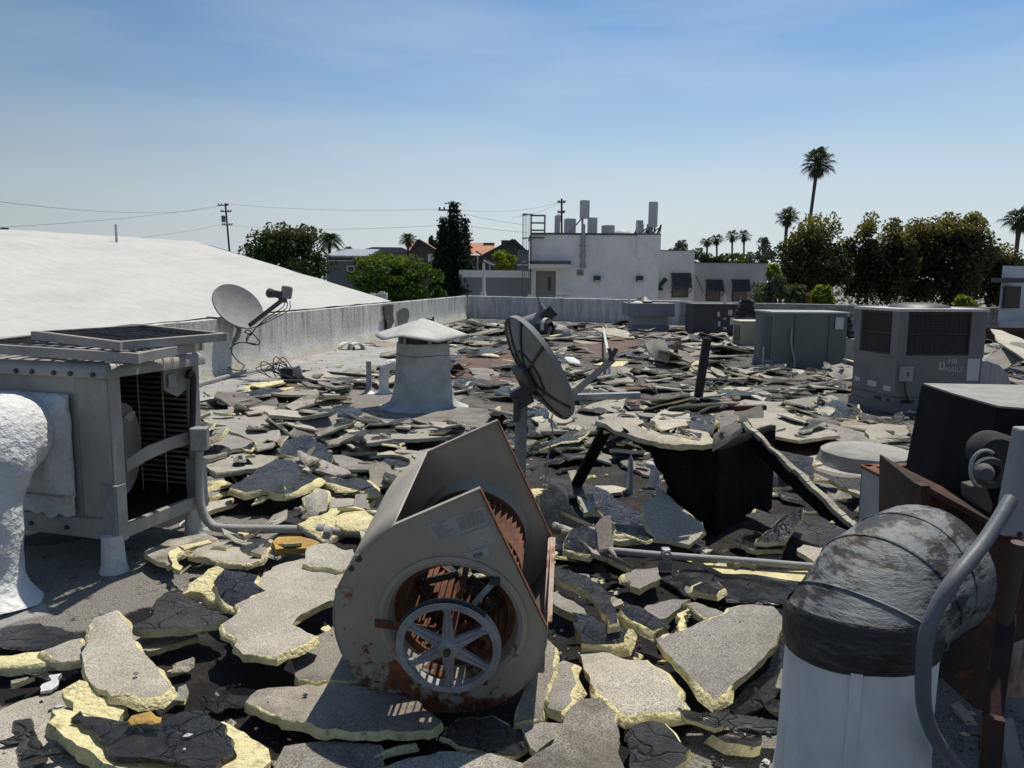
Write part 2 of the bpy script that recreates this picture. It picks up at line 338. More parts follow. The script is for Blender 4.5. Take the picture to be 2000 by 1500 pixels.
greyc = mix(nt, ramp(nt, n2, [(.60, 0), (.66, 1)]), greyc, (.035, .033, .032))
whitec = mix(nt, ramp(nt, n1, [(.42, 0), (.7, 1)]), (.47, .465, .44), (.27, .265, .25))
redc = mix(nt, ramp(nt, n1, [(.38, 0), (.62, 1)]), (.225, .115, .08), (.075, .052, .045)); redc = mix(nt, ramp(nt, n2, [(.5, 0), (.62, 1)]), redc, (.20, .17, .145))
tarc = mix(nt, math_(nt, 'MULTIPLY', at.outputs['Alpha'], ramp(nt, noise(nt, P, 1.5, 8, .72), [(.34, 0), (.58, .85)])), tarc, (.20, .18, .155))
def edge(ch, k=.55): return ramp(nt, math_(nt, 'ADD', ch, math_(nt, 'MULTIPLY', math_(nt, 'SUBTRACT', n1, .5), k*2)), [(.46, 0), (.54, 1)])
eg = edge(sp.outputs[0])
c = mix(nt, eg, tarc, greyc); c = mix(nt, edge(sp.outputs[1]), c, redc); c = mix(nt, edge(sp.outputs[2], .4), c, whitec)
nt.links.new(c, bs.inputs['Base Color']); nt.links.new(mix(nt, eg, .72, .95), bs.inputs['Roughness']); bs.inputs['Specular IOR Level'].default_value = .22
bump(nt, bs, mix(nt, .5, noise(nt, P, 16, 8, .74), noise(nt, P, 70, 3, .75)), 1.0, .05)
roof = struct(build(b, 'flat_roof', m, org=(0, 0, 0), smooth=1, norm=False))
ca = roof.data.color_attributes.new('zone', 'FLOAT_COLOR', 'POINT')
buf = []
for vv in b.v:
    p = (vv[0], vv[1])
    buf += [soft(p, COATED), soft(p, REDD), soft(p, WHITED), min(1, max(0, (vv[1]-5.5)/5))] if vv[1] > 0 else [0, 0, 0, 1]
ca.data.foreach_set('color', buf)
def wall(name, a, bpt, za, zb, th, matl, label, cat, cove=.0, nx=60, side=1, wob=.02, parent=None, zbot=0.0, wl=0):
    a = Vector(a); bpt = Vector(bpt); d = (bpt-a); d.z = 0; L_ = d.length; d.normalize(); n = Vector((d.y, -d.x, 0))*side
    prof = [(-th, GZ), (-th, None), (-th*.5, 'm'), (0, None), (0, .75), (0, .5), (.0, .3), (cove*.35, .12), (cove, -.03)]
    b = MB()
    def fn(u, v):
        t = v*(len(prof)-1); k = min(int(t), len(prof)-2); k = int(round(t)); o, z = prof[k]
        top = za+(zb-za)*u+wl*mnoise.noise(Vector((u*L_*1.1, 0, 5)))
        zz = top if z is None else top+.012 if z == 'm' else z if z < 0 else z*top
        q = a+d*(u*L_)
        wq = wob*mnoise.noise(Vector((q.x*1.7, q.y*1.7, zz*2)))+wob*.5*mnoise.noise(Vector((q.x*5, q.y*5, zz*5)))
        return q+n*(o+(wq if k > 2 else 0))+Vector((0, 0, zz-q.z))
    b.sheet(fn, nx, len(prof)-1)
    o = build(b, name, matl, parent, smooth=1 if not parent else 1)
    if label: tag(o, label, cat)
    return o
a0 = WL1-WD*9.5
wall('parapet_wall', (a0.x, a0.y, 0), (WL2.x, WL2.y, 0), 1.0, 1.0, .22, STUCCO, 'long weathered white plaster parapet running down the left side beside the white roof', 'parapet wall', cove=.10, nx=260, wl=.012)
split = D(1318, 590, yf(4.5)); split.y = yf(split.x)
wall('parapet_wall', (WL2.x+.02, WL2.y, 0), (split.x, split.y, 0), 1.0, .95, .22, FARST, 'streaked blue grey parapet across the far end of the roof in front of the pale building', 'parapet wall', nx=90, wl=.008)
# block wall, each block a part
BLK = mat('grey_concrete_block', (.33, .32, .30), .95, col2=(.20, .195, .185), vs=3, var=.2, bs=60, bst=.5); MORT = mat('mortar', (.24, .235, .225), .95)
bend = WR2+FD*9.5
bwall = thing('block_wall', 'grey concrete block wall at the far right behind the air conditioners', 'block wall', (split.x, split.y, 0))
ang = math.atan2(FD.y, FD.x); L_ = (bend-split).xy.length; nrm = Vector((FD.y, -FD.x, 0))
b = MB(); mid = (split+bend)/2; b.box((mid.x-nrm.x*.1, mid.y-nrm.y*.1, -2.06), (L_, .18, 5.88), rotz(ang)); build(b, 'mortar_core', MORT, bwall)
me = None; h = .18
for r in range(5):
    k = 0; s = -.2 if r % 2 else 0
    while s < L_:
        x0 = max(s, 0); x1 = min(s+.4, L_); s += .4
        if x1-x0 < .1: continue
        q = split+FD*((x0+x1)/2); q.z = r*h+h/2
        if me is None or x1-x0 < .39:
            bb = MB(); bb.box((q.x, q.y, q.z), (x1-x0-.012, .03, h-.012), rotz(ang)); o = build(bb, 'block', BLK, bwall, bevel=.004)
            if x1-x0 > .39: me = o; q0 = q.copy()
        else:
            o = me.copy(); COL.objects.link(o); o.location = q-q0
b = MB(); b.box((mid.x-nrm.x*.08, mid.y-nrm.y*.08, .912), (L_, .24, .03), rotz(ang)); build(b, 'coping', FARST, bwall)
# white neighbouring roof
e1 = G(738, 589, 1.02); r1 = D(382, 470, 25.0); rq = D(0, 446, 17.4); r0 = r1+(rq-r1)*2.3
nl = Vector((-WD.y, WD.x, 0)); e0 = Vector((a0.x, a0.y, 1.0))+nl*.2-WD*3; e1 = Vector((WL1.x, WL1.y, 1.04))+WD*((e1-WL1).xy.dot(WD.xy))+nl*.2
wb = thing('white_roof_building', 'low neighbouring building with a broad white coated roof rising beyond the left parapet', 'building', (-14, 14, GZ))
b = MB()
def fr(u, v):
    p = e0.lerp(e1, u); q = r0.lerp(r1, u); z = p.lerp(q, v); z.z += .05*mnoise.noise(z*.6)*math.sin(math.pi*min(1, v*1.0))+.02*mnoise.noise(z*1.7)-(.05*max(0, v-.9)*10*.3)
    return z
b.sheet(fr, 90, 40)
m0 = e0+(r0-e0)*2; m0.z = 1; m1 = e1+(r1-e1)*2; m1.z = 1
b.sheet(lambda u, v: r0.lerp(r1, u).lerp(m0.lerp(m1, u), v)-Vector((0, 0, .03)), 10, 6)
b.add([r1, e1, m1], [(0, 1, 2)])
build(b, 'roof', WHITE, wb, smooth=1, norm=False)
b = MB(); b.prism([Vector((p.x, p.y, GZ)) for p in (e0, e1, m1, m0)], (0, 0, 5.9)); build(b, 'wall', STUCCO, wb)
# vent stick on it
q = Vector(D(229, 493, 0.0001))
dirv = ray(229, 493); nf = (e1-e0).cross(r0-e0); t = (e0-Vector((0, 0, CAMH))).dot(nf)/dirv.dot(nf); base = Vector((0, 0, CAMH))+dirv*t
tp = D(227, 438, base.y)
b = MB(); b.lathe(base-Vector((0, 0, .03)), [(.12, 0), (.06, .05), (.035, .15), (.03, (tp-base).length+.03), (0, (tp-base).length+.035)], 10)
tag(build(b, 'vent_pipe', WHITE, smooth=1), 'thin white vent pipe standing on the sloping white roof', 'vent pipe')
# two white vent caps behind the left wall
for (x0, x1, yt, yb_, lab) in ((718, 737, 573, 600, 'left of two small square white vent caps poking above the left parapet'), (737, 756, 570, 600, 'right of two small square white vent caps poking above the left parapet')):
    Y = 25.5; p = D((x0+x1)/2, yt, Y); wd = (D(x1, yt, Y)-D(x0, yt, Y)).x
    t_ = thing('roof_vent', lab, 'roof vent', (p.x, p.y, .8))
    b = MB(); b.box((p.x, p.y, p.z-.14), (wd*.98, wd, .20)); build(b, 'cap', WHITE, t_, bevel=.015)
    b = MB(); b.box((p.x, p.y, .9), (wd*.72, wd*.7, (p.z-.24-.9)*2)); build(b, 'shaft', WHITE, t_)
    b = MB(); b.box((p.x, p.y, p.z-.01), (wd*.5, wd*.5, .05)); build(b, 'lid', WHITE, t_)

# ================================================================ BUILDINGS BEYOND
PALE = mat('pale_stucco', (.78, .75, .73), .9, col2=(.62, .60, .59), vs=.5, lo=.4, hi=.75, var=.1, fs=3, bs=12, bst=.2)
GREYB = mat('grey_stucco', (.47, .455, .45), .9, col2=(.39, .38, .38), vs=.6, var=.08, fs=4, bs=12, bst=.2)
GREYC = mat('grey_brick_paint', (.27, .27, .28), .9, col2=(.22, .22, .23), vs=.7, var=.08)
CREAM = mat('cream_trim', (.62, .60, .54), .8, var=.06); DKCAP = mat('dark_coping', (.08, .08, .09), .7); BRONZE = mat('dark_bronze', (.035, .035, .04), .5)
def fx(px0, px1, pyt, pyb, Y): 
    a = D(px0, pyb, Y); c = D(px1, pyt, Y); a2 = D(px0, pyt, Y); return a.x, c.x, (a.z+D(px1, pyb, Y).z)/2, (c.z+a2.z)/2
def fbox(name, px0, px1, pyt, pyb, Y, dep, m, par, out=0.0, zb=None, bevel=0):
    x0, x1, z0, z1 = fx(px0, px1, pyt, pyb, Y); z0 = z0 if zb is None else zb
    b = MB(); b.bb((x0, Y-out, z0), (x1, Y-out+dep, z1)); return build(b, name, m, par, bevel=bevel)
Y = 50.0
mb_ = thing('pale_building', 'tall pale plastered building with rooftop antennas beyond the far parapet', 'building', (D(1160, 560, Y).x, Y+4, GZ))
# front wall built round the door opening
b = MB(); x0, x1, z0, z1 = fx(1037, 1289, 459, 585, Y); dx0, dx1, dz0, dz1 = fx(1046, 1086, 529, 588, Y)
b.bb((x0, Y, GZ), (dx0, Y+.3, z1)); b.bb((dx1, Y, GZ), (x1, Y+.3, z1)); b.bb((dx0, Y, dz1), (dx1, Y+.3, z1)); b.bb((dx0, Y, GZ), (dx1, Y+.3, dz0-.4))
b.bb((x0, Y+.3, GZ), (x1, Y+9, z1-.1)); build(b, 'wall', PALE, mb_)
b = MB(); b.bb((x0-.06, Y-.06, z1), (x1+.06, Y+9.06, z1+.12)); build(b, 'coping', DKCAP, mb_)
d_ = fbox('door', 1047, 1085, 530, 586, Y, .06, mat('beige_door', (.20, .19, .17), .6, var=.06), mb_, out=-.22)
x_ = fbox('window_slit', 1070, 1077, 541, 568, Y, .03, GLASSD, mb_, out=-.215); 
fbox('canopy', 1034, 1112, 517, 525, Y, 1.2, CREAM, mb_, out=1.2); fbox('canopy_roof', 1039, 1113, 510, 517, Y, .9, DKCAP, mb_, out=.9)
l_ = fbox('louvre_vent', 1125, 1141, 526, 539, Y, .05, CREAM, mb_, out=.05)
for k in range(4): fbox('slat', 1127, 1139, 528+k*2.7, 529.6+k*2.7, Y, .02, BRONZE, mb_, out=.07)
for px in (1159, 1242): 
    f_ = fbox('wall_lamp', px, px+13, 539, 550, Y, .3, BRONZE, mb_, out=.3); fbox('lens', px+1, px+12, 547.5, 549.5, Y, .02, CREAM, mb_, out=.32)
a = D(1139, 432, Y); c = D(1138, 521, Y); b = MB(); b.tube([(a.x, Y-.15, a.z-.2), (c.x, Y-.15, c.z)], .13, 10); b.lathe((c.x, Y-.15, c.z-.1), [(0, 0), (.2, .03), (.2, .2), (.13, .22)], 10)
for pz in (480, 500): b.box((a.x, Y-.1, D(1138, pz, Y).z), (.42, .2, .08))
build(b, 'downpipe', GALV, mb_, smooth=1)
fbox('raised_panel', 1243, 1290.5, 459, 505, Y, .12, PALE, mb_, out=.12); fbox('parapet_rail', 1110, 1190, 577, 592, Y, .2, PALE, mb_, out=1.5)
b = MB(); xr0, xr1, zr0, zr1 = fx(1070, 1112, 576, 590, Y)
b.bar((xr0, Y-1.4, zr1), (xr1, Y-1.4, zr1), .05, .05)
for k in range(12): b.bar((xr0+(xr1-xr0)*k/11, Y-1.4, zr0), (xr0+(xr1-xr0)*k/11, Y-1.4, zr1), .03, .03)
build(b, 'railing', GALV, mb_); fbox('railing_post', 1030, 1039, 574, 592, Y, .3, CREAM, mb_, out=1.5); fbox('railing_post', 1102, 1111, 576, 592, Y, .3, CREAM, mb_, out=1.5)
# caged ladder
CAGE = mat('green_grey_steel', (.15, .17, .17), .55, .3, var=.1)
xa = D(1022, 500, Y).x; xb = D(1040, 500, Y).x; zt = D(1040, 420, Y).z
cl = thing('caged_ladder', 'green grey caged ladder climbing the left corner of the pale building', 'ladder', ((xa+xb)/2, Y, GZ))
b = MB()
for x in (xb-.12, xb+.75): b.bar((x, Y-.25, D(1040, 460, Y).z if x > xb else GZ), (x, Y-.25, zt), .13, .1)
for k in range(4): z = zt-.05-k*.46; b.bar((xb-.1, Y-.25, z), (xb+.75, Y-.25, z), .1, .1)
build(b, 'ladder_frame', CAGE, cl)
for k, z in enumerate((zt, D(1030, 466, Y).z, D(1030, 512, Y).z, D(1030, 529, Y).z)):
    b = MB(); cx = (xa+xb)/2-.05; r = (xb-xa)/2
    b.tube([(cx+r*math.cos(t*math.pi/8), Y-.25-r*math.sin(t*math.pi/8)*1.0, z) for t in range(-2, 11)], .07 if k == 0 else .05, 5); build(b, 'hoop', CAGE, cl)
for t in (2.2, 3.2, 4.4, 5.4, 7, 8):
    b = MB(); b.bar((cx+r*math.cos(t*math.pi/8), Y-.25-r*math.sin(t*math.pi/8), D(1030, 588, Y).z), (cx+r*math.cos(t*math.pi/8), Y-.25-r*math.sin(t*math.pi/8), zt), .04, .03); build(b, 'cage_bar', CAGE, cl)
# right hand lower blocks with shuttered windows
def shut(par, px0, px1, pyt, pym, pyb, Y):
    fr_ = fbox('window', px0+2, px1-4, pym-10, pyb, Y, .05, BRONZE, par, out=.05)
    p_ = fbox('pane', px0+4, px1-6, pym-6, pyb-2, Y, .02, mat('warm_pane', (.10, .095, .085), .2, col2=(.2, .18, .14), vs=2), par, out=.065)
    x0, x1, z0, z1 = fx(px0, px1, pyt, pym, Y); o = .85
    b = MB(); b.prism([(x0, Y-.04, z1), (x0, Y-.10, z1), (x0, Y-o, z0), (x0, Y-o+.06, z0)], (x1-x0, 0, 0))
    b.bar((x0+.05, Y-.03, z0-.35), (x0+.05, Y-o, z0), .04, .04); b.bar((x1-.05, Y-.03, z0-.35), (x1-.05, Y-o, z0), .04, .04); build(b, 'shutter', DKCAP, par)
    n = 7
    for k in range(n):
        t = (k+.5)/n; b = MB(); b.box(((x0+x1)/2, Y-.11-(o-.1)*t, z1+(z0-z1)*t), (x1-x0-.15, .03, .12)); build(b, 'slat', BRONZE, par)
Y = 53.0
g1 = thing('low_building', 'lower pale wing with one dark shuttered window right of the antenna building', 'building', (D(1320, 560, Y).x, Y+3, GZ))
fbox('wall', 1284, 1357, 490, 590, Y, 7, PALE, g1, zb=GZ); fbox('coping', 1284, 1357.6, 488.5, 490, Y, 7, DKCAP, g1, out=.05); shut(g1, 1309, 1349, 533, 562, 581, Y)
b = MB(); p = D(1290, 553, Y); b.box((p.x, Y-.5, p.z), (.25, .5, .8), Matrix.Rotation(.7, 3, 'Y')); b.box((p.x-.2, Y-.5, p.z-.4), (.5, .3, .2)); build(b, 'flood_light', BRONZE, g1)
Y = 57.0
g2 = thing('low_building', 'grey single storey wing with two dark shuttered windows left of the hedge trees', 'building', (D(1430, 560, Y).x, Y+3, GZ))
fbox('wall', 1355, 1499, 514, 592, Y, 8, GREYB, g2, zb=GZ); fbox('coping', 1355, 1499.5, 512.5, 514, Y, 8, DKCAP, g2, out=.05)
shut(g2, 1376, 1411, 546, 569, 588, Y); shut(g2, 1427, 1463, 546, 570, 588, Y)
p = D(1355, 545, Y); b = MB(); b.prism([(p.x+.1, Y-.05, p.z+.2), (p.x+.1, Y-.1, p.z+.2), (p.x+.5, Y-1.0, p.z-1), (p.x+.5, Y-.95, p.z-1)], (.06, 0, 0)); build(b, 'side_shutter', BRONZE, g2)
Y = 55.0
g3 = thing('grey_building', 'low grey painted building with a pale fascia left of the caged ladder', 'building', (D(960, 560, Y).x, Y+3, GZ))
fbox('wall', 898, 1036, 541, 592, Y, 8, GREYC, g3, zb=GZ); fbox('fascia', 897, 1037, 528, 542, Y, 8.4, PALE, g3, out=.2)
Y = 58.0
g4 = thing('dark_shed', 'dark low flat roofed shed between the round tree and the grey building', 'shed', (D(880, 560, Y).x, Y+3, GZ))
fbox('wall', 850, 899, 552, 595, Y, 4, mat('dark_shed_wall', (.05, .05, .055), .8), g4, zb=GZ); fbox('roof', 848, 900, 548, 550.5, Y, 4.4, GREYB, g4, out=.3); fbox('beam', 872, 900, 556, 559, Y, .2, GREYC, g4, out=.25); fbox('beam', 880, 900, 562, 564, Y, .2, BRONZE, g4, out=.25)
# tiled houses
TERR = mat('terracotta_tile', (.46, .20, .12), .85, col2=(.52, .30, .20), vs=1.2, var=.18, fs=4); BRW = mat('brown_wall', (.10, .085, .075), .9, var=.1); BLUEW = mat('slate_blue_wall', (.13, .145, .165), .9)
Y = 84.0
h1 = thing('tiled_house', 'brown house with terracotta tile roof and two gables behind the dark pine', 'house', (D(900, 520, Y).x, Y+5, GZ))
def gable(pxa, pxm, pxb, pye, pyr, Y, dep, par):
    a = D(pxa, pye, Y); c = D(pxb, pye, Y); r_ = D(pxm, pyr, Y)
    b = MB(); b.prism([(a.x, Y, GZ), (c.x, Y, GZ), (c.x, Y, a.z), (r_.x, Y, r_.z), (a.x, Y, a.z)], (0, dep, 0)); build(b, 'wall', BRW, par)
    for p, q in ((a, r_), (c, r_)):
        d = (p-q); d.y = 0; u = d.normalized(); b = MB(); n = 16; up = Vector((-u.z, 0, u.x)); up = up if up.z > 0 else -up
        b.sheet(lambda s, t: q+u*(d.length+.5)*s+Vector((0, -.5+(dep+.5)*t, 0))+up*(.12+.05*abs(math.sin(t*math.pi*dep/.35/2))), 2, 60); build(b, 'roof', TERR, par, norm=False)
        b = MB(); b.bar(q+Vector((0, -.5, .05)), p+u*.5+Vector((0, -.5, .05)), .1, .3); build(b, 'bargeboard', BRONZE, par)
a = D(795, 500, Y+4); c = D(965, 500, Y+4); e = D(900, 475, Y+9)
b = MB(); nt_ = 110
b.sheet(lambda u, v: Vector((a.x+(c.x-a.x)*u, Y+4+5*v, D(900, 497, Y+4).z+(e.z-D(900, 497, Y+4).z)*v+.07*abs(math.sin(u*nt_*math.pi/2)))), 440, 1); build(b, 'roof', TERR, h1, norm=False)
b = MB(); b.bb((a.x+.5, Y+4.5, GZ), (c.x, Y+14, D(900, 498, Y+4).z)); build(b, 'wall', BRW, h1)
gable(803, 818, 855, 493, 470, Y, 9, h1); gable(946, 1003, 1035, 500, 470, Y-6, 14, h1)
fbox('window', 966, 983, 497, 525, Y-6, .1, CREAM, h1, out=.06); fbox('pane', 968, 981, 499, 523, Y-6, .1, GLASSD, h1, out=.09); fbox('window', 836, 848, 496, 512, Y, .1, CREAM, h1, out=.06)
fbox('post', 931, 934, 500, 530, Y+2, .3, GREYB, h1); fbox('post', 955, 958, 512, 530, Y-7, .3, GREYB, h1); fbox('ridge_box', 944, 965, 474, 479, Y+8, 1, BRW, h1)
fbox('chimney', 979, 994, 469, 480, Y, 1.2, BRONZE, h1)
h2 = thing('slate_house', 'blue grey house seen through the cage of the ladder', 'house', (D(1025, 520, 70).x, 72, GZ)); fbox('wall', 1010, 1042, 488, 590, 70, 6, BLUEW, h2, zb=GZ)
for px in (1022, 1032): fbox('window', px, px+5, 489, 496, 70, .1, GLASSD, h2, out=.05); 
fbox('balcony_rail', 1010, 1042, 516, 519, 70, .2, GREYB, h2, out=.3)
Y = 66.0
h3 = thing('slate_house', 'slate blue house with a pale low roof between the broad tree and the round tree', 'house', (D(690, 520, Y).x, Y+3, GZ))
fbox('wall', 640, 712, 502, 600, Y, 6, BLUEW, h3, zb=GZ)
b = MB(); p = D(640, 503, Y); q = D(722, 503, Y); r_ = D(680, 487, Y+6); b.prism([(p.x, Y-.8, p.z), (p.x, Y-.8, p.z+.15), (p.x, Y+5, r_.z), (p.x, Y+5, r_.z-.2)], (q.x-p.x, 0, 0)); build(b, 'roof', mat('slate_roof', (.30, .33, .37), .6), h3)
fbox('window', 678, 693, 519, 531, Y, .1, CREAM, h3, out=.05); fbox('pane', 680, 691, 521, 530, Y, .1, GLASSD, h3, out=.07); fbox('trim', 640, 716, 508, 510.5, Y, .2, GREYB, h3, out=.2)
h4 = thing('grey_roof_house', 'distant grey roofed house left of the tiled house above the round tree', 'house', (D(735, 500, 95).x, 98, GZ)); fbox('wall', 690, 800, 494, 600, 95, 6, GREYC, h4, zb=GZ)
b = MB(); p = D(682, 494, 95); q = D(806, 494, 95); r_ = D(745, 483, 95); b.prism([(p.x, 94.5, p.z), (q.x, 94.5, q.z), (r_.x+2.5, 94.5, r_.z), (r_.x-1.0, 94.5, r_.z)], (0, 6, 0)); build(b, 'roof', mat('grey_shingle', (.2, .2, .21), .9), h4)
Y = 26.0
h5 = thing('pale_cottage', 'pale blue white building with a dark window at the right edge of the picture', 'building', (D(1980, 600, Y).x, Y+2, GZ))
x0 = D(1951, 600, Y).x; zt5 = D(1960, 519, Y).z; b = MB(); b.prism([(x0, Y, GZ), (x0+6, Y+2.2, GZ), (x0+6+.9*5, Y+8, GZ), (x0+4.2, Y+6, GZ)], (0, 0, zt5-GZ)); build(b, 'wall', mat('pale_blue_plaster', (.50, .53, .58), .9, var=.06), h5)
fbox('window', 1957, 1993, 559, 602, Y, .06, BRONZE, h5, out=.06); fbox('pane', 1959, 1991, 561, 600, Y, .03, GLASSD, h5, out=.08); fbox('awning_beam', 1935, 1997, 543, 552, Y, .5, DKCAP, h5, out=.5); fbox('plinth', 1950, 2060, 628, 640, Y, .1, GREYB, h5, out=.12)
# rooftop antennas
ANT = mat('pale_grey_fibreglass', (.50, .51, .51), .6, var=.05)
def ant(x0, x1, yt, yb, Y, lab, name='panel_antenna', legs=True, cat='antenna', dep=.35, rt=459, yaw=.35):
    x_0, x_1, z0, z1 = fx(x0, x1, yt, yb, Y); rz_ = D(1160, rt, Y).z; cx = (x_0+x_1)/2; w_ = (x_1-x_0)*.8
    t_ = thing(name, lab, cat, (cx, Y, rz_-.1)); b = MB(); b.box((cx, Y, (z0+z1)/2), (w_, dep, z1-z0), rotz(yaw)); build(b, 'panel', ANT, t_, bevel=.03)
    if legs:
        b = MB(); b.tube([(cx-.1, Y+.35, rz_-.1), (cx-.1, Y+.35, z1-.1)], .07, 8); build(b, 'mast', GALV, t_, smooth=1)
        b = MB(); b.tube([(cx-.1, Y+.35, z0+.1), (cx-1.2, Y+.6, rz_-.1)], .05, 6); build(b, 'brace', GALV, t_, smooth=1)
        for z in (z0+.25, z1-.25): b = MB(); b.box((cx-.05, Y+.2, z), (.14, .35, .1)); build(b, 'clamp', DKMET, t_)
    else:
        b = MB(); b.box((cx, Y, (rz_-.1+z0)/2), (w_*.9, dep*.9, abs(z0-rz_)+.2), rotz(yaw)); build(b, 'plinth', GALV, t_)
    return t_
ant(1131, 1153, 391, 427, 52, 'tall pale panel antenna on a mast in the middle of the pale building roof')
ant(1265, 1286, 394, 444, 52, 'tallest pale panel antenna on a mast at the right end of the pale building roof')
ant(1083, 1094, 421, 457, 54, 'narrow pale antenna box next to the utility pole at the left of the roof', legs=False)
ant(1101, 1125, 427, 457, 54, 'wide pale grey equipment cabinet right of the utility pole on the roof', 'equipment_cabinet', False, 'cabinet', .6)
ant(1147, 1167, 425, 457, 54, 'pale grey upright equipment cabinet right of the middle antenna', 'equipment_cabinet', False, 'cabinet', .5)
ant(1176, 1199, 440, 458, 53, 'short square grey equipment box between the two masts', 'equipment_cabinet', False, 'cabinet', .8)
ant(1241, 1257, 430, 457, 53, 'dark grey radio unit on braces beside the right antenna', 'radio_unit', True, 'radio unit', .3)
p = D(1215, 458, 53); b = MB(); b.lathe((p.x, 53, p.z-.1), [(.75, 0), (.72, .15), (.45, .38), (0, .45)], 10); tag(build(b, 'roof_vent', ANT, smooth=1), 'low rounded grey roof vent on the pale building between box and right antenna', 'roof vent')
p = D(1265, 457, 53); b = MB()
for k in range(14): q = p+Vector((random.uniform(-.6, .6), 0, .3)); b.tube(arc([q+Vector((0, 0, -.4)), q+Vector((random.uniform(-.3, .3), 0, random.uniform(.1, .4))), q+Vector((random.uniform(-.5, .5), 0, -.3))], 4), .04, 4)
tag(build(b, 'cable_bundle', DKMET), 'tangle of dark cables at the foot of the right antenna', 'cables')
# utility poles and wires
WOOD = mat('weathered_pole_wood', (.055, .045, .038), .9, var=.2)
def pole(x, yt, yb, Y, lab, arms, trans):
    a = D(x[0], yt, Y); p0 = D(x[1], yb, Y); d = (a-p0); p0 = Vector((p0.x+(GZ-p0.z)*d.x/d.z, Y, GZ))
    t_ = thing('utility_pole', lab, 'utility pole', p0); b = MB(); b.tube([p0, a], [.17, .12], 8); build(b, 'pole', WOOD, t_, smooth=1)
    for (dz, w_, sg) in arms:
        c = a.lerp(p0, dz/(a-p0).length); b = MB(); b.bar(c+Vector((-w_*sg, -.15, 0)), c+Vector((w_*(1.3-sg), -.15, 0)), .13, .13); build(b, 'crossarm', WOOD, t_)
        for k in (-.9, -.5, .5, .95): q = c+Vector((w_*k*(sg if k < 0 else 1.3-sg), -.15, .14)); b = MB(); b.lathe(q-Vector((0, 0, .1)), [(.04, 0), (.09, .08), (.09, .2), (0, .25)], 6); build(b, 'insulator', DKMET, t_)
    if trans:
        c = a.lerp(p0, trans/(a-p0).length)+Vector((-.42, -.1, 0)); b = MB(); b.box(c+Vector((.2, 0, .1)), (.3, .12, .12)); b.lathe(c-Vector((0, 0, .5)), [(0, 0), (.28, 0), (.28, .8), (.2, .9), (0, .9)], 10); build(b, 'transformer', mat('transformer_grey', (.16, .17, .18), .6), t_, smooth=1)
    return a, p0
pa, pb = pole((440, 449), 397, 500, 110, 'dark wooden utility pole with transformer behind the white roof', ((.3, 1.15, .9), (1.15, 1.15, .62), (3.0, 1.1, .6)), 2.1)
qa, qb = pole((1097, 1097), 388, 470, 100, 'dark utility pole rising behind the antenna building roof', ((.5, .75, .7), (1.75, .7, .75)), 2.4)
ra, rb = pole((879, 879), 402, 470, 72, 'dark utility pole top showing beside the tip of the pine', ((.4, 1.3, .8),), 0)
def wire(name, pts, lab, r=.014):
    b = MB(); b.tube(arc(pts, 8), r, 4, False); tag(build(b, name, mat('wire', (.05, .05, .055), .6)), lab, 'wire', 'overhead wires strung between the utility poles')
def sag(a, c, s, n=5): return [a.lerp(c, k/n)-Vector((0, 0, s*4*(k/n)*(1-k/n))) for k in range(n+1)]
wire('overhead_wire', sag(D(435, 400, 110), D(-60, 448, 45), .35), 'upper overhead wire running left from the crossarm of the transformer pole')
wire('overhead_wire', sag(D(437, 401, 110), D(-80, 385, 40), .9), 'overhead wire crossing the sky above the left end of the white roof')
wire('overhead_wire', sag(D(436, 438, 110), D(100, 480, 50), .3), 'lower overhead wire running left from the transformer pole towards the ridge of the white roof')
wire('overhead_wire', sag(D(449, 399, 110), D(872, 409, 72), .35), 'upper overhead wire between the transformer pole and the pine')
wire('overhead_wire', sag(D(450, 440, 110), D(862, 440, 72), .45), 'lower overhead wire between the transformer pole and the pine')
wire('overhead_wire', sag(D(882, 409, 72), D(1090, 396, 100), .55), 'upper overhead wire between the pine and the antenna building pole')
wire('overhead_wire', sag(D(885, 413, 72), D(1030, 440, 68), .1), 'overhead wire slanting down from the pine towards the caged ladder')
wire('overhead_wire', sag(D(925, 443, 72), D(1030, 454, 68), .05), 'lowest overhead wire right of the pine ending at the caged ladder')
wire('overhead_wire', sag(D(1090, 396, 100), D(1000, 425, 60), .3), 'overhead wire dropping left from the antenna building pole')
wire('overhead_wire', sag(D(450, 470, 110), D(480, 473, 110), .05), 'short low wire at the foot of the transformer pole', .01)
# solar street lamp
Y = 46.0; a = D(944, 592, Y); c = D(945, 513, Y)
t_ = thing('street_lamp', 'white solar street lamp standing in front of the low grey building', 'street lamp', (a.x, Y, GZ))
b = MB(); b.tube([(a.x, Y, GZ), (a.x, Y, a.z+.6), (c.x, Y, a.z+.7), (c.x, Y, c.z)], [.17, .17, .1, .08], 8); build(b, 'post', CREAM, t_, smooth=1)
b = MB(); b.box((c.x, Y, c.z+.35), (1.1, .6, .08), Matrix.Rotation(.6, 3, 'Y')); build(b, 'solar_panel', DKCAP, t_); b = MB(); b.box((c.x+.3, Y-.2, c.z+.0), (.7, .25, .1), Matrix.Rotation(.4, 3, 'Y')); build(b, 'lamp_head', CREAM, t_)
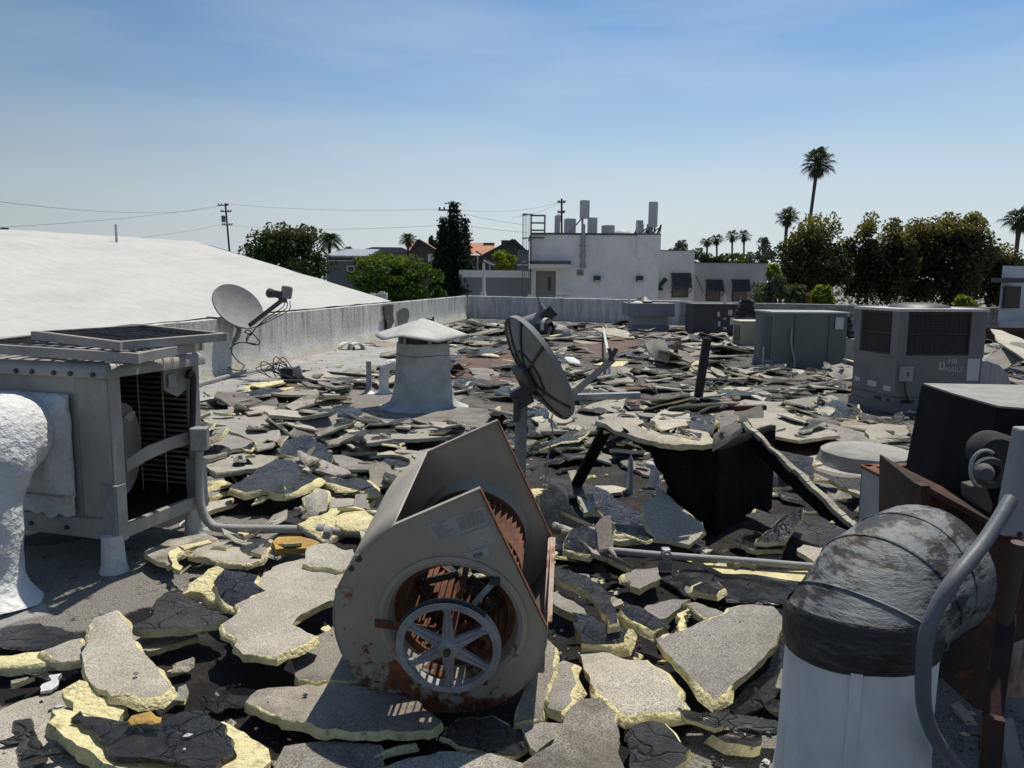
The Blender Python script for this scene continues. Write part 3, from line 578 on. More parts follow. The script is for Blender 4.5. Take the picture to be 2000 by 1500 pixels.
# ================================================================ VEGETATION
GREEN = leafmat('mid_green_leaf', (.030, .055, .014), (.055, .10, .022), (.085, .13, .03))
DEEP = leafmat('deep_green_leaf', (.016, .032, .012), (.03, .055, .02), (.05, .07, .026), .25)
PINE = leafmat('pine_needle', (.008, .018, .012), (.014, .028, .018), (.022, .04, .024), .12)
FICUS = leafmat('ficus_leaf', (.020, .026, .012), (.032, .038, .017), (.05, .052, .022), .22)
FICTOP = leafmat('ficus_top_leaf', (.13, .105, .045), (.18, .14, .06), (.12, .12, .05), .4)  # golden brown leaf colour for the upper crown
LIME = leafmat('lime_leaf', (.08, .13, .02), (.15, .20, .03), (.24, .22, .04), .45)
GREYL = leafmat('grey_green_leaf', (.06, .075, .05), (.10, .115, .075), (.14, .15, .10), .3)
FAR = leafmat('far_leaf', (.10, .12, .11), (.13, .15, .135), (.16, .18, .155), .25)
FROND = leafmat('palm_frond', (.018, .032, .014), (.035, .055, .02), (.06, .075, .03), .25)
DEADF = leafmat('dead_frond', (.07, .05, .03), (.10, .075, .045), (.12, .09, .05), .2)
BARK = mat('bark', (.075, .06, .048), .95, var=.3, fs=12); PALMB = mat('palm_bark', (.085, .075, .065), .95, var=.25, fs=9)
def leafmesh(name, C, size, mats, parent, mi=None, aspect=.5, droop=0, dirs=None):
    """many small rhombic leaves at the points C"""
    n = len(C); rng = np.random.default_rng(n)
    d = rng.normal(size=(n, 3)) if dirs is None else dirs+rng.normal(size=(n, 3))*.25
    d[:, 2] -= droop; d /= np.linalg.norm(d, axis=1)[:, None]
    e = rng.normal(size=(n, 3)); e -= d*(e*d).sum(1)[:, None]; e /= np.linalg.norm(e, axis=1)[:, None]
    s = (size*rng.uniform(.6, 1.3, n))[:, None]
    V = np.stack([C-d*s*.5, C+e*s*aspect*.5, C+d*s*.5, C-e*s*aspect*.5], 1).reshape(-1, 3)-np.array(ORG[parent])
    me = bpy.data.meshes.new(name); me.vertices.add(4*n); me.vertices.foreach_set('co', V.ravel().astype(np.float32))
    me.loops.add(4*n); me.loops.foreach_set('vertex_index', np.arange(4*n, dtype=np.int32)); me.polygons.add(n); me.polygons.foreach_set('loop_start', np.arange(0, 4*n, 4, dtype=np.int32))
    for m in (mats if isinstance(mats, list) else [mats]): me.materials.append(m)
    if mi is not None: me.polygons.foreach_set('material_index', mi.astype(np.int32))
    me.update(); me.validate(); o = bpy.data.objects.new(name, me); COL.objects.link(o); o.parent = parent; ORG[o] = ORG[parent]; return o
def crownpts(c, R, n, k, rng, cl=.34, shape=0):
    """clumped points: k clumps spread over the crown ellipsoid, leaves on the shell of each clump"""
    u = rng.normal(size=(k, 3)); u /= np.linalg.norm(u, axis=1)[:, None]; u *= (rng.uniform(.15, 1, (k, 1)))**.45*(1-cl*.75)
    if shape == 1: u[:, 2] = np.clip(u[:, 2]*1.25, -.9, .82)
    r = cl*rng.uniform(.6, 1.25, k); i = rng.integers(0, k, n)
    v = rng.normal(size=(n, 3)); v /= np.linalg.norm(v, axis=1)[:, None]; v *= (rng.uniform(0, 1, (n, 1))**.35)
    return np.array(c)+(u[i]+v*r[i][:, None]*np.array([1, 1, .8]))*np.array(R), u[i][:, 2]+v[:, 2]*r[i]
def tree(name, lab, px, pyt, pyb, wpx, Y, m, n=6000, k=40, leaf=.26, cl=.34, cat='tree', shape=0, top=None, topz=.35, dep=None, group=None, seed=0, trunk=True):
    rng = np.random.default_rng(int(px*7+pyt)+seed); a = D(px, pyt, Y); c = D(px, pyb, Y); w_ = (D(px+wpx/2, pyt, Y).x-D(px-wpx/2, pyt, Y).x)
    R = (w_/2, dep or w_/2, (a.z-c.z)/2); cz = (a.z+c.z)/2
    t_ = thing(name, lab, cat, (a.x, Y, GZ), group); pts, zz = crownpts((a.x, Y, cz), R, n, k, rng, cl, shape)
    mi = None; ms = m
    if top: ms = [m, top]; mi = (zz+rng.normal(size=n)*.10 > topz)*1
    leafmesh('crown', pts, leaf, ms, t_, mi)
    if trunk:
        b = MB(); h_ = cz-GZ
        b.tube(arc([(a.x, Y, GZ), (a.x+.1, Y, GZ+h_*.35), (a.x-.1, Y, GZ+h_*.7), (a.x, Y, cz)], 3), [max(.08, w_*.045)*(1-.05*j) for j in range(10)], 7)
        for j in range(5):
            q = Vector((a.x, Y, GZ+h_*(.5+.08*j))); an = j*2.4; b.tube([q, q+Vector((math.cos(an)*R[0]*.3, math.sin(an)*R[1]*.3, R[2]*.25)), q+Vector((math.cos(an)*R[0]*.6, math.sin(an)*R[1]*.6, R[2]*.6))], [w_*.022, w_*.015, w_*.006], 5)
        build(b, 'trunk', BARK, t_, smooth=1)
    return t_
tree('broadleaf_tree', 'broad dark green tree behind the hip end of the white roof below the feather palm', 566, 428, 580, 196, 46, DEEP, 9500, 60, .27, .30, top=leafmat('olive_tip', (.05, .055, .03), (.09, .085, .05), (.07, .08, .035), .3), topz=.42)
tree('broadleaf_tree', 'round bushy bright green tree standing in front of the dark pine', 768, 481, 605, 192, 40, GREEN, 11000, 70, .24, .27, top=leafmat('pale_top_leaf', (.07, .11, .02), (.11, .15, .03), (.14, .17, .04), .4), topz=.45)  # paler leaf colour in the upper crown
tree('shrub', 'small round green shrub at the right foot of the round bushy tree', 858, 553, 600, 36, 39.5, GREEN, 1600, 14, .18, .4, 'shrub')
tree('broadleaf_tree', 'light yellow green tree in front of the tiled house left of the caged ladder', 985, 484, 535, 56, 66, LIME, 2600, 26, .3, .34)
tree('broadleaf_tree', 'small dark treetop left of the pine above the tiled roof', 846, 452, 500, 22, 90, DEEP, 700, 10, .4, .4)
for i, (px, yt, yb_, w_, lab) in enumerate(((1590, 424, 600, 148, 'broad dark hedge tree with golden brown top, leftmost, beneath the tall palm'), (1690, 421, 600, 76, 'second hedge tree from the left, slim and dark with golden top'),
        (1748, 424, 600, 66, 'slender gappy hedge tree between the slim one and the short one'), (1797, 432, 600, 82, 'shorter hedge tree with a bronze top behind the green air conditioner'), (1876, 405, 605, 124, 'tallest widest hedge tree with bronze top behind the big grey air conditioner'), (1943, 470, 605, 60, 'low dark hedge tree at the right end of the hedge row'))):
    tree('hedge_tree', lab, px, yt, yb_, w_, 46+(i % 2)*1.5, FICUS, int(9500*w_/90), int(52*w_/90), .24, .34 if w_ > 70 else .42, shape=1, top=FICTOP, topz=.52, dep=3.0, group='hedge trees behind the block wall', seed=i)
tree('broadleaf_tree', 'fresh green treetop at the right edge under the short palm', 1990, 484, 600, 60, 60, GREEN, 1500, 14, .35, .4)
tree('broadleaf_tree', 'golden green tree tucked behind the right end of the hedge', 1962, 482, 600, 40, 56, LIME, 900, 10, .35, .4)
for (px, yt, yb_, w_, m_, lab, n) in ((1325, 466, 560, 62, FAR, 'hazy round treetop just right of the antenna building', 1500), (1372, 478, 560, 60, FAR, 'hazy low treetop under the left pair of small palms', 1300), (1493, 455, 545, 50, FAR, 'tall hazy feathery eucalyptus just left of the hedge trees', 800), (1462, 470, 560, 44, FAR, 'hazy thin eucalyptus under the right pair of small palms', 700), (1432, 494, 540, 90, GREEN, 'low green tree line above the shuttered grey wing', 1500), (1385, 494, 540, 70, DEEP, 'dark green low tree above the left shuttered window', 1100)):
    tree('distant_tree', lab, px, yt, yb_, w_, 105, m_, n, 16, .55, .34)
for (px, yt, yb_, w_, m_, lab, n, lf) in ((1506, 528, 612, 92, GREYL, 'loose grey green bush in front of the shuttered grey wing', 2400, .2), (1548, 548, 612, 70, GREYL, 'olive bush above the block wall left of the yellow palm bush', 1500, .2), (1612, 552, 612, 52, LIME, 'yellow green feathery palm bush above the block wall', 1300, .3), (1573, 570, 612, 36, leafmat('orange_leaf', (.22, .13, .03), (.3, .2, .05), (.2, .2, .04), .4), 'small orange tinged bush above the block wall', 600, .22), (1512, 512, 560, 34, LIME, 'lime green shrub between the shuttered wing and the hedge', 500, .25), (1886, 571, 615, 46, LIME, 'lime green shrub poking over the big grey air conditioner', 700, .22), (1935, 595, 640, 36, LIME, 'thin green shrub beside the pale blue white building', 300, .2)):
    tree('bush', lab, px, yt, yb_, w_, 33 if px < 1800 else 28, m_, n, 18, lf, .36, 'bush')
# Norfolk pine: tiers of drooping boughs
def pine(lab, px, yt, pxb, yb_, wpx, Y, n):
    a = D(px, yt, Y); c = D(pxb, yb_, Y); base = Vector((c.x, Y, GZ)); w_ = (D(px+wpx, yt, Y)-D(px, yt, Y)).x; rng = np.random.default_rng(px)
    t_ = thing('pine_tree', lab, 'pine tree', base); b = MB(); b.tube([base, c, a], [.3, .22, .03], 7); build(b, 'trunk', BARK, t_, smooth=1)
    H = a.z-c.z; P_ = []; tiers = 19
    for i in range(tiers):
        f = i/(tiers-1); z0 = a.z-H*(f**.9); L_ = (w_*.5)*(.10+.9*f**.8)*(.8+.4*rng.random()); k = 7+int(5*f); q = a.lerp(c, (a.z-z0)/H)
        for j in range(k):
            an = 2*math.pi*(j+rng.random()*.6)/k+i
            for s in np.linspace(.12, 1, int(9+26*f)):
                for e in range(int(n*(1+2*f))): P_.append((q.x+math.cos(an)*L_*s+rng.normal()*.16, Y+math.sin(an)*L_*s+rng.normal()*.16, z0+.25*s*s*L_*.6-.12*L_*s+rng.normal()*.10))
    leafmesh('crown', np.array(P_), .30, PINE, t_, aspect=.4); return t_
pine('dark layered Norfolk pine towering in front of the tiled house', 887, 400, 885, 570, 84, 56, 2)
pine('thinner dark pine at the right shoulder of the tall pine', 909, 432, 906, 560, 40, 57, 1)
pine('dark short pine at the left shoulder of the tall pine', 866, 432, 864, 570, 46, 55, 2)
# palms
def palm(lab, px, yt, yc, pxb, yb_, wpx, Y, feather=False, nfr=34, skirt=True):
    c = D(px, yc, Y); p0 = D(pxb, yb_, Y); t = (GZ-c.z)/(p0.z-c.z); base = Vector((c.x+(p0.x-c.x)*t, Y, GZ)); R = (D(px+wpx/2, yc, Y)-D(px, yc, Y)).x; hh = D(px, yt, Y).z-c.z
    rng = np.random.default_rng(int(px+yt)); t_ = thing('palm_tree', lab, 'palm tree', base)
    b = MB(); b.tube(arc([base, base.lerp(c, .5)+Vector((.0, 0, 0)), c], 4), [.22, .19, .17, .16, .15, .14, .13, .13, .16][:9], 8); build(b, 'trunk', PALMB, t_, smooth=1)
    for part in (0, 1):
        if part and not skirt: continue
        b = MB()
        for i in range(nfr if not part else 16):
            az = i*2.399+rng.random()*.4; el = (1.35-2.0*((i+.5)/nfr)**.9) if not part else -1.0-.45*rng.random(); L_ = R*(.85+.4*rng.random())*(.8 if part else 1)
            d = Vector((math.cos(az)*math.cos(el), math.sin(az)*math.cos(el), math.sin(el)*min(1.2, hh/R)))
            if feather:
                pts = [c+d*L_*s+Vector((0, 0, -L_*.55*s*s)) for s in np.linspace(0, 1, 9)]
                side = d.cross(Vector((0, 0, 1))).normalized()
                for j in range(1, 9):
                    p, q = pts[j-1], pts[j]; dd = (q-p)
                    for s in (-1, 1):
                        for f in (0, .33, .66):
                            o = p+dd*f; ll = L_*.26*math.sin(math.pi*min(1, (j+f)/9.5+.08)); tip = o+side*s*ll+dd.normalized()*ll*.6+Vector((0, 0, -ll*.3)); wv = dd.normalized()*.06*L_/2.5
                            b.add([o-wv, o+wv, tip], [(0, 1, 2)])
                b.tube(pts, [.05*(1-.1*k) for k in range(9)], 3, False)
            else:
                pl = L_*.62; e = c+d*pl; b.tube([c, e], [.05, .035], 3, False); side = d.cross(Vector((0, 0, 1))).normalized(); up = side.cross(d)
                for j in range(15):
                    a = (j/14-.5)*3.6; dr = (d*math.cos(a)+side*math.sin(a)).normalized(); ll = L_*.5*(.75+.25*math.cos(a)); m_ = e+dr*ll*.55+up*.04; tip = e+dr*ll+Vector((0, 0, -ll*.34-.1*rng.random()*ll)); wv = (dr.cross(up)).normalized()*ll*.06
                    b.add([e, m_-wv, tip, m_+wv], [(0, 1, 2, 3)])
        build(b, 'skirt' if part else 'crown', DEADF if part else FROND, t_, norm=False)
    return t_
palm('very tall slender fan palm rising high above the hedge trees', 1597, 284, 318, 1582, 430, 62, 60, nfr=44)
palm('shorter fan palm just left of the tall slender palm above the hedge', 1538, 405, 424, 1534, 470, 44, 62)
palm('fan palm cut by the right edge of the picture above the pale blue white building', 1992, 403, 428, 1984, 500, 66, 50)
palm('dark feather palm with arching fronds right of the broad dark tree', 644, 438, 466, 644, 500, 62, 70, True, 44, False)
palm('small palm peeking above the round bushy tree left of the tiled house', 797, 454, 468, 797, 490, 34, 88)
palm('tiny palm beside the feather palm left of the slate blue house', 681, 476, 484, 681, 500, 22, 95, True, 24, False)
for (px, yt, yc, lab) in ((1381, 465, 473, 'first of four small distant palms right of the antenna building'), (1400, 458, 468, 'second of four small distant palms, slightly taller than the first'), (1430, 449, 462, 'third of four small distant palms, at the left of the right hand pair'), (1453, 448, 461, 'fourth of four small distant palms, nearest the eucalyptus')):
    palm(lab, px, yt, yc, px, 520, 28, 110, nfr=24)
# far wood that reads as one mass
rng = np.random.default_rng(5); wd_ = thing('far_wood', 'low hazy line of distant trees along the horizon', 'trees', (0, 170, GZ)); n = 16000; xs = rng.uniform(-150, 150, n)
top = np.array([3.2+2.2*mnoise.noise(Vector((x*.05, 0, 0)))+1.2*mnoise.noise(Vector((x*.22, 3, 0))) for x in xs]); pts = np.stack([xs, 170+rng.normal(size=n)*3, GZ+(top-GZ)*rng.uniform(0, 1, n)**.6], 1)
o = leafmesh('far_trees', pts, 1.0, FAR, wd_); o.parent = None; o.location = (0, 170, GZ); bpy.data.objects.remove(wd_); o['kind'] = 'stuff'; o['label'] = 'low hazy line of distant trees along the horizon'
p = D(12, 446, 90); t_ = tree('distant_tree', 'scrap of dark treetop showing over the left end of the white roof ridge', 12, 442, 470, 30, 60, DEEP, 400, 8, .35, .4)
# ================================================================ ROOFTOP OBJECTS
def cdt(outer, holes=(), pts=()):
    """flat triangulation of an outline with holes and extra inner points -> (verts2d, faces)"""
    V = []; E = []
    for loop in [outer]+list(holes):
        o = len(V); V += [Vector(p) for p in loop]; E += [(o+i, o+(i+1) % len(loop)) for i in range(len(loop))]
    V += [Vector(p) for p in pts]
    r = delaunay_2d_cdt(V, E, [], 0, 1e-6); vo, fo, orig = r[0], r[2], r[3]; out = []
    for f in fo:
        c = (vo[f[0]]+vo[f[1]]+vo[f[2]])/3
        if inpoly(c, outer) and not any(inpoly(c, h) for h in holes): out.append(tuple(f))
    return vo, out, orig
def plate(mb, outer, holes, to3, th, mi=0):
    """sheet metal plate: outline + holes in 2D, to3(s,t,d) places it in space, d = through the thickness"""
    vo, fo, _ = cdt(outer, holes); n = len(vo); mb.add([to3(p.x, p.y, 0) for p in vo]+[to3(p.x, p.y, th) for p in vo], [f for f in fo]+[tuple(i+n for i in reversed(f)) for f in fo], mi)
    for lp in [outer]+list(holes):
        k = len(lp); mb.add([to3(p[0], p[1], 0) for p in lp]+[to3(p[0], p[1], th) for p in lp], [(i, (i+1) % k, k+(i+1) % k, k+i) for i in range(k)], mi)
# ---------------------------------------------------------------- evaporative cooler, left
C0 = Vector((-2.32, 4.36, 0)); d1 = Vector((.28, .96, 0)); d2 = Vector((-.96, .28, 0)); UP = Vector((0, 0, 1)); CR = Matrix((d1, d2, UP)).transposed()
def cp(s, t, z): return C0+d1*s+d2*t+UP*z            # s back along the right side, t leftwards along the front
cool = thing('evaporative_cooler', 'beige rooftop evaporative cooler with its right side open at the left edge', 'cooler', cp(.4, .5, 0))
def cbox(name, s0, s1, t0, t1, z0, z1, m, bev=.006, par=cool):
    b = MB(); b.box(cp((s0+s1)/2, (t0+t1)/2, (z0+z1)/2), (abs(s1-s0), abs(t1-t0), z1-z0), CR); return build(b, name, m, par, bevel=bev)
cbox('corner_post', 0, .05, -.0, .24, .28, 1.14, GREYM, .02); cbox('corner_post', .0, .085, -.012, -.002, .27, 1.14, GREYM, .004)
cbox('corner_post', .72, .78, -.005, .06, .2, 1.2, GREYM); cbox('corner_post', .73, .78, .92, .98, .2, 1.14, GREYM)
cbox('front_panel', .012, .03, .24, 1.0, .26, 1.14, GREYM); cbox('left_panel', .03, .76, .97, .99, .2, 1.14, GREYM)
cbox('bottom_beam', -.012, .05, .02, 1.0, .16, .285, GREYM, .01)
cbox('side_beam', .05, .79, -.02, .02, .165, .25, GREYM, .006); cbox('floor_pan', .03, .77, .02, .98, .19, .215, mat('dark_shade_pan', (.05, .035, .025), .5, var=.3))  # interior shade put into the dark floor pan colour
b = MB()   # rounded top pan
for k, (o, z) in enumerate(((0, 1.13), (.0, 1.17), (.012, 1.195), (.035, 1.212), (.07, 1.215))):
    q = [cp(-.035+o, -.035+o, z), cp(.82-o, -.035+o, z), cp(.82-o, 1.03-o, z), cp(-.035+o, 1.03-o, z)]; b.v += [tuple(p) for p in q]
for k in range(4):
    for i in range(4): b.f.append((k*4+i, k*4+(i+1) % 4, k*4+4+(i+1) % 4, k*4+4+i)); b.m.append(0)
b.f.append((16, 17, 18, 19)); b.m.append(0); build(b, 'top_pan', GREYM, cool, smooth=50, bevel=.012)
for k in range(7):
    b = MB(); b.lathe(cp(-.035, .06+k*.14+.02*(k % 2), 1.15), [(.014, 0), (.014, .012), (0, .013)], 8, -d1); build(b, 'screw', DKMET, cool)
for t in (.35, .62): 
    b = MB(); b.lathe(cp(-.012, t, .215), [(.014, 0), (.014, .012), (0, .013)], 8, -d1); build(b, 'screw', DKMET, cool)
cbox('shade_back_panel', .77, .785, .06, .95, .2, 1.12, BLACKR)  # black backing added full height to keep light out of the interior
SLATM = mat('dusty_brown_louvre', (.20, .175, .145), .75, col2=(.10, .085, .07), vs=7, var=.2)
for k in range(22):
    b = MB(); b.bar(cp(.72, .05, .32+k*.036), cp(.72, .95, .32+k*.036), .03, .012, (0, .5, 1)); build(b, 'louvre_slat', SLATM, cool)
for t in (.22, .42, .62, .8):
    b = MB(); b.tube([cp(.69, t, .25), cp(.69, t, 1.12)], .005, 5); build(b, 'pad_wire', GALV, cool)
# blower cheek and arm inside
b = MB(); b.lathe(cp(.34, .26, .62), [(0, 0), (.30, 0), (.30, .01), (0, .01)], 28, d1*.35-d2*.94); build(b, 'blower_cheek', GREYM, cool, smooth=1)
b = MB(); b.prism([cp(.2, .10, .60), cp(.2, .10, .52), cp(.34, .06, .57), cp(.52, .04, .60), cp(.74, .03, .60), cp(.74, .03, .69), cp(.5, .04, .68), cp(.34, .06, .66)], -d2*.012); build(b, 'motor_arm', GREYM, cool, bevel=.004)
b = MB(); b.prism([cp(.3, .2, .84), cp(.34, .19, .87), cp(.38, .18, .87), (cp(.37, .18, .83)), cp(.34, .19, .80)], -d2*.02); build(b, 'arm_bracket', GREYM, cool, bevel=.004)
b = MB(); b.prism([cp(.5, .05, 1.13), cp(.73, .05, 1.13), cp(.73, .05, .98), cp(.62, .05, .93), cp(.5, .05, .99)], -d2*.01); build(b, 'gusset', GREYM, cool, bevel=.004)
cbox('switch_plate', .52, .6, .02, .03, 1.0, 1.09, GALV)
# foam covered legs
LG = [(.02, .02), (.03, .9), (.74, .02), (.74, .93)]
for (s, t) in LG:
    q = cp(s-.03, t, 0); b = MB(); b.lathe(q, [(.085, -.02), (.072, .02), (.066, .1), (.06, .2), (0, .205)], 14, wob=.1); l_ = build(b, 'leg', SPF, cool, smooth=1)
    b = MB(); b.box(q+Vector((0, 0, .33)), (.03, .10, .34), CR); b.box(q+Vector((0, 0, .33))-d2*.05+d1*.03, (.075, .012, .34), CR); build(b, 'bracket', GALV, l_, bevel=.003)
# foam coated collar with a torn lower edge
b = MB()
def col(u, v):
    t = .27+.72*u; z = 1.02-.60*v-.03*mnoise.noise(Vector((u*7, 0, 1)))*(v > .95); o = .10*min(1, v*5, (1-v)*8+.4, u*9)*min(1, (1.05-u)*6)
    return cp(-o-.012+.012*mnoise.noise(Vector((u*5, v*5, 2))), t, z)
b.sheet(col, 40, 30); build(b, 'duct_collar', SPF, cool, smooth=1, solid=.02, norm=False)
b = MB()
b.sheet(lambda u, v: cp(-.02-.015*mnoise.noise(Vector((u*6, v*6, 7)))-.01, .26+.74*u, .46-.16*v-.05*abs(mnoise.noise(Vector((u*6, 0, 4))))*(v > .9)), 30, 8); build(b, 'foam_drip', SPF, cool, smooth=1, norm=False)
# thick white duct bending to the deck
b = MB(); path = arc([(-2.95, 4.50, .80), (-2.84, 4.26, .81), (-2.80, 4.12, .79), (-2.79, 4.02, .68), (-2.80, 3.96, .50), (-2.80, 3.93, .30), (-2.80, 3.90, .10), (-2.80, 3.88, -.02)], 6)
n_ = len(path); rs = [.228-.045*min(1, max(0, (k/n_-.28)/.22)) + (.0 if k < n_-11 else .12*((k-n_+11)/10)**2.2) for k in range(n_)]; b.tube(path, rs, 36)
for i, p in enumerate(b.v):
    q = Vector(p); n_ = mnoise.noise(q*5)*.016+mnoise.noise(q*13)*.009+mnoise.noise(q*30)*.004; c_ = min(path, key=lambda s: (s-q).length); b.v[i] = tuple(q+(q-c_).normalized()*n_)
tag(build(b, 'foam_duct', SPF, smooth=1), 'thick white foam coated duct bending down from the cooler to the roof', 'duct')
# loose pad frames lying on top
def padframe(lab, Nn, Rr, Ll, h, nsl):
    F = Rr+Ll-Nn; c = (Rr+Ll)/2; t_ = thing('pad_frame', lab, 'frame', c); 
    for p, q in ((Nn, Rr), (Rr, F), (F, Ll), (Ll, Nn)):
        b = MB(); d = (q-p).normalized(); s = Vector((-d.y, d.x, 0)); b.bar(p, q, .012, h); b.bar(p+s*.02-UP*h*.45, q+s*.02-UP*h*.45, .045, .008); b.bar(p+s*.012+UP*h*.45, q+s*.012+UP*h*.45, .028, .008); build(b, 'rail', GREYM, t_, bevel=.002)
    for k in range(nsl):
        f = (k+.5)/nsl; b = MB(); p = Nn.lerp(Ll, f); q = Rr.lerp(F, f); b.bar(p-UP*h*.2, q-UP*h*.2, .035, .006, (0, .5, .8)); build(b, 'louvre_slat', DKMET, t_)
    for k in range(9):
        f = (k+.5)/9; b = MB(); p = Nn.lerp(Rr, f); q = Ll.lerp(F, f); m_ = (p+q)/2+UP*(.01*mnoise.noise(Vector((k*3., h*9, 0)))); b.tube([p+UP*h*.3, m_+UP*h*.35, q+UP*h*.3], .004, 4, False); build(b, 'mesh_wire', DKMET, t_)
    for p, q in ((Nn, Rr), (Rr, F), (Ll, Nn)):
        b = MB(); b.bar(p-UP*h*.5+(q-p)*.0, p+UP*h*.5, .03, .03); build(b, 'corner_clip', GREYM, t_)
padframe('lower louvred pad frame lying flat on the beige cooler', D(268, 700, 4.28), D(392, 676, 4.95), D(-70, 678, 4.62), .055, 11)
padframe('upper louvred pad frame lying skewed on top of the other frame', D(232, 676, 4.33), D(440, 658, 5.02), D(68, 655, 4.72), .05, 10)
# conduit, junction box and foot
CON = mat('sprayed_grey_conduit', (.33, .33, .325), .8, var=.12, bs=80, bst=.4)
cd = thing('conduit_riser', 'grey junction box on a vertical conduit at the open corner of the cooler', 'conduit', G(385, 1010, 0))
b = MB(); b.tube(arc([D(366, 736, 4.98), D(371, 727, 5.02), D(377, 735, 5.05), D(377, 780, 5.05), D(376, 836, 5.05)], 5), .02, 8); build(b, 'upper_hose', BLACKR, cd, smooth=1)
p = D(390, 856, 5.02); b = MB(); b.box(p, (.11, .09, .15), rotz(.2)); jb = build(b, 'junction_box', GALV, cd, bevel=.006); b = MB(); b.box(p+Vector((.012, -.05, 0)), (.1, .012, .145), rotz(.2)); build(b, 'cover', GALV, jb, bevel=.003)
q = G(381, 1018, 0); b = MB(); b.box((q.x, q.y, .38), (.04, .03, .72)); build(b, 'strut', GREYM, cd, bevel=.003); b = MB(); b.lathe(q-Vector((0, 0, .02)), [(.13, 0), (.07, .03), (.04, .1), (.036, .2), (0, .2)], 12, wob=.12); build(b, 'foam_foot', SPF, cd, smooth=1)
b = MB(); b.tube(arc([D(389, 880, 5.02), D(388, 940, 5.02), D(393, 990, 5.0), G(410, 1022, .07), G(440, 1032, .045), G(560, 1034, .045), G(625, 1036, .045), G(705, 1043, .045), G(900, 1056, .05), G(1085, 1066, .05), G(1160, 1074, .06)], 8), .03, 10)
cw = tag(build(b, 'ground_conduit', CON, smooth=1), 'grey sprayed conduit curving from the junction box along the roof behind the blower housing', 'conduit')
for px, py in ((626, 1036), (640, 1042)):
    p = G(px, py, .045); b = MB(); b.lathe(p-Vector((.03, 0, 0)), [(.0, 0), (.045, .01), (.05, .03), (.045, .055), (0, .06)], 10, (1, 0, 0)); b.lathe(p-Vector((0, .02, .05)), [(0, 0), (.025, 0), (.025, .04), (0, .04)], 8); build(b, 'coupling', CON, cw, smooth=1)
b = MB(); b.tube([G(1155, 1072, .09), G(1300, 1085, .10), G(1460, 1096, .10), G(1640, 1111, .10)], .021, 10)
c2 = tag(build(b, 'ground_conduit', CON, smooth=1), 'thin grey conduit held by a clamp and running right towards the tarred elbow', 'conduit')
p = G(1300, 1085, .10); b = MB(); b.box(p, (.05, .05, .09)); b.box(p-Vector((0, 0, .06)), (.08, .02, .06)); b.lathe(p+Vector((0, -.02, .01)), [(.03, 0), (.03, .02), (.012, .02), (.012, .04), (0, .04)], 10, (0, -1, .2)); build(b, 'clamp', GALV, c2, bevel=.005)
# ---------------------------------------------------------------- vent chimney with folded cap
cb = G(820, 800, 0)+Vector((0, .40, 0))
ch = thing('vent_chimney', 'stout white coated vent chimney with a folded metal rain cap', 'chimney', cb)
b = MB(); b.lathe(cb, [(.62, -.02), (.53, .012), (.465, .05), (.43, .11), (.405, .22), (.38, .42), (.365, .62), (.355, .86)], 40, wob=.035)
for i, p in enumerate(b.v):
    q = Vector(p); b.v[i] = tuple(q+Vector((q.x-cb.x, q.y-cb.y, 0)).normalized()*.01*mnoise.noise(q*9)*(1 if q.z > .02 else 6))
build(b, 'stack', mat('dirty_white_coating', (.48, .48, .47), .85, col2=(.28, .285, .285), vs=3, lo=.44, hi=.68, var=.14, fs=24, col3=(.24, .23, .21), vs3=5, lo3=.6, hi3=.8, bs=24, bst=.7, bd=.02), ch, smooth=1, norm=False)
b = MB(); b.lathe(cb, [(.335, .8), (.335, .99)], 32); b.disc(cb+Vector((0, 0, .82)), .33); build(b, 'screen', BLACKR, ch, smooth=1)
b = MB(); b.lathe(cb, [(.357, .855), (.345, .86), (.345, .84)], 32); build(b, 'rim', GALV, ch)
for a in (-2.2, -1.2, -.2, 1.2, 2.4):
    b = MB(); d = Vector((math.cos(a), math.sin(a), 0)); b.bar(cb+d*.352+UP*.84, cb+d*.352+UP*1.0, .05, .01, d); build(b, 'strap', GALV, ch)
b = MB()
def capf(u, v):
    a = u*2*math.pi; r = .01+.60*v*(1+.08*math.cos(4*a+.6)); fold = abs(((u*8+.4) % 2)-1)
    return cb+Vector((math.cos(a)*r, math.sin(a)*r, 1.18-.235*v**1.1+.075*(fold-.5)*v*v+.01*mnoise.noise(Vector((a, v*3, 0)))))
b.sheet(capf, 64, 8); build(b, 'cap', mat('chalky_metal_cap', (.50, .49, .465), .7, col2=(.38, .37, .35), vs=4, var=.1), ch, smooth=9, solid=.012, norm=False)
b = MB(); b.tube([cb+Vector((math.cos(t/24*math.tau)*.366, math.sin(t/24*math.tau)*.366, .70+.008*math.sin(t))) for t in range(25)], .005, 4); build(b, 'tie_wire', DKMET, ch)
# small pipes beside it
p = G(721, 766, 0); b = MB(); b.lathe(p-UP*.01, [(.14, 0), (.07, .03), (.042, .08), (.040, .48), (.032, .48), (.032, .42), (0, .42)], 14); tag(build(b, 'vent_pipe', GALV, smooth=1), 'straight grey vent pipe left of the white vent chimney', 'vent pipe')
p = G(750, 766, 0); b = MB(); b.tube(arc([p-UP*.02, p+UP*.05, p+UP*.25, p+UP*.36+Vector((.02, 0, 0)), p+UP*.42+Vector((.09, .04, 0)), p+UP*.42+Vector((.16, .08, 0))], 4), [.13, .115, .10, .085, .08, .075, .075, .075, .078, .078, .075, .075, .075, .078, .08, .08, .08, .08, .08, .08, .08][:21], 14)
t_ = tag(build(b, 'elbow_vent', SPF, smooth=1), 'small white coated elbow vent between the straight pipe and the chimney', 'vent pipe')
b = MB(); b.box(p+Vector((.17, .12, .40)), (.13, .1, .2)); build(b, 'box', GALV, t_, bevel=.008)
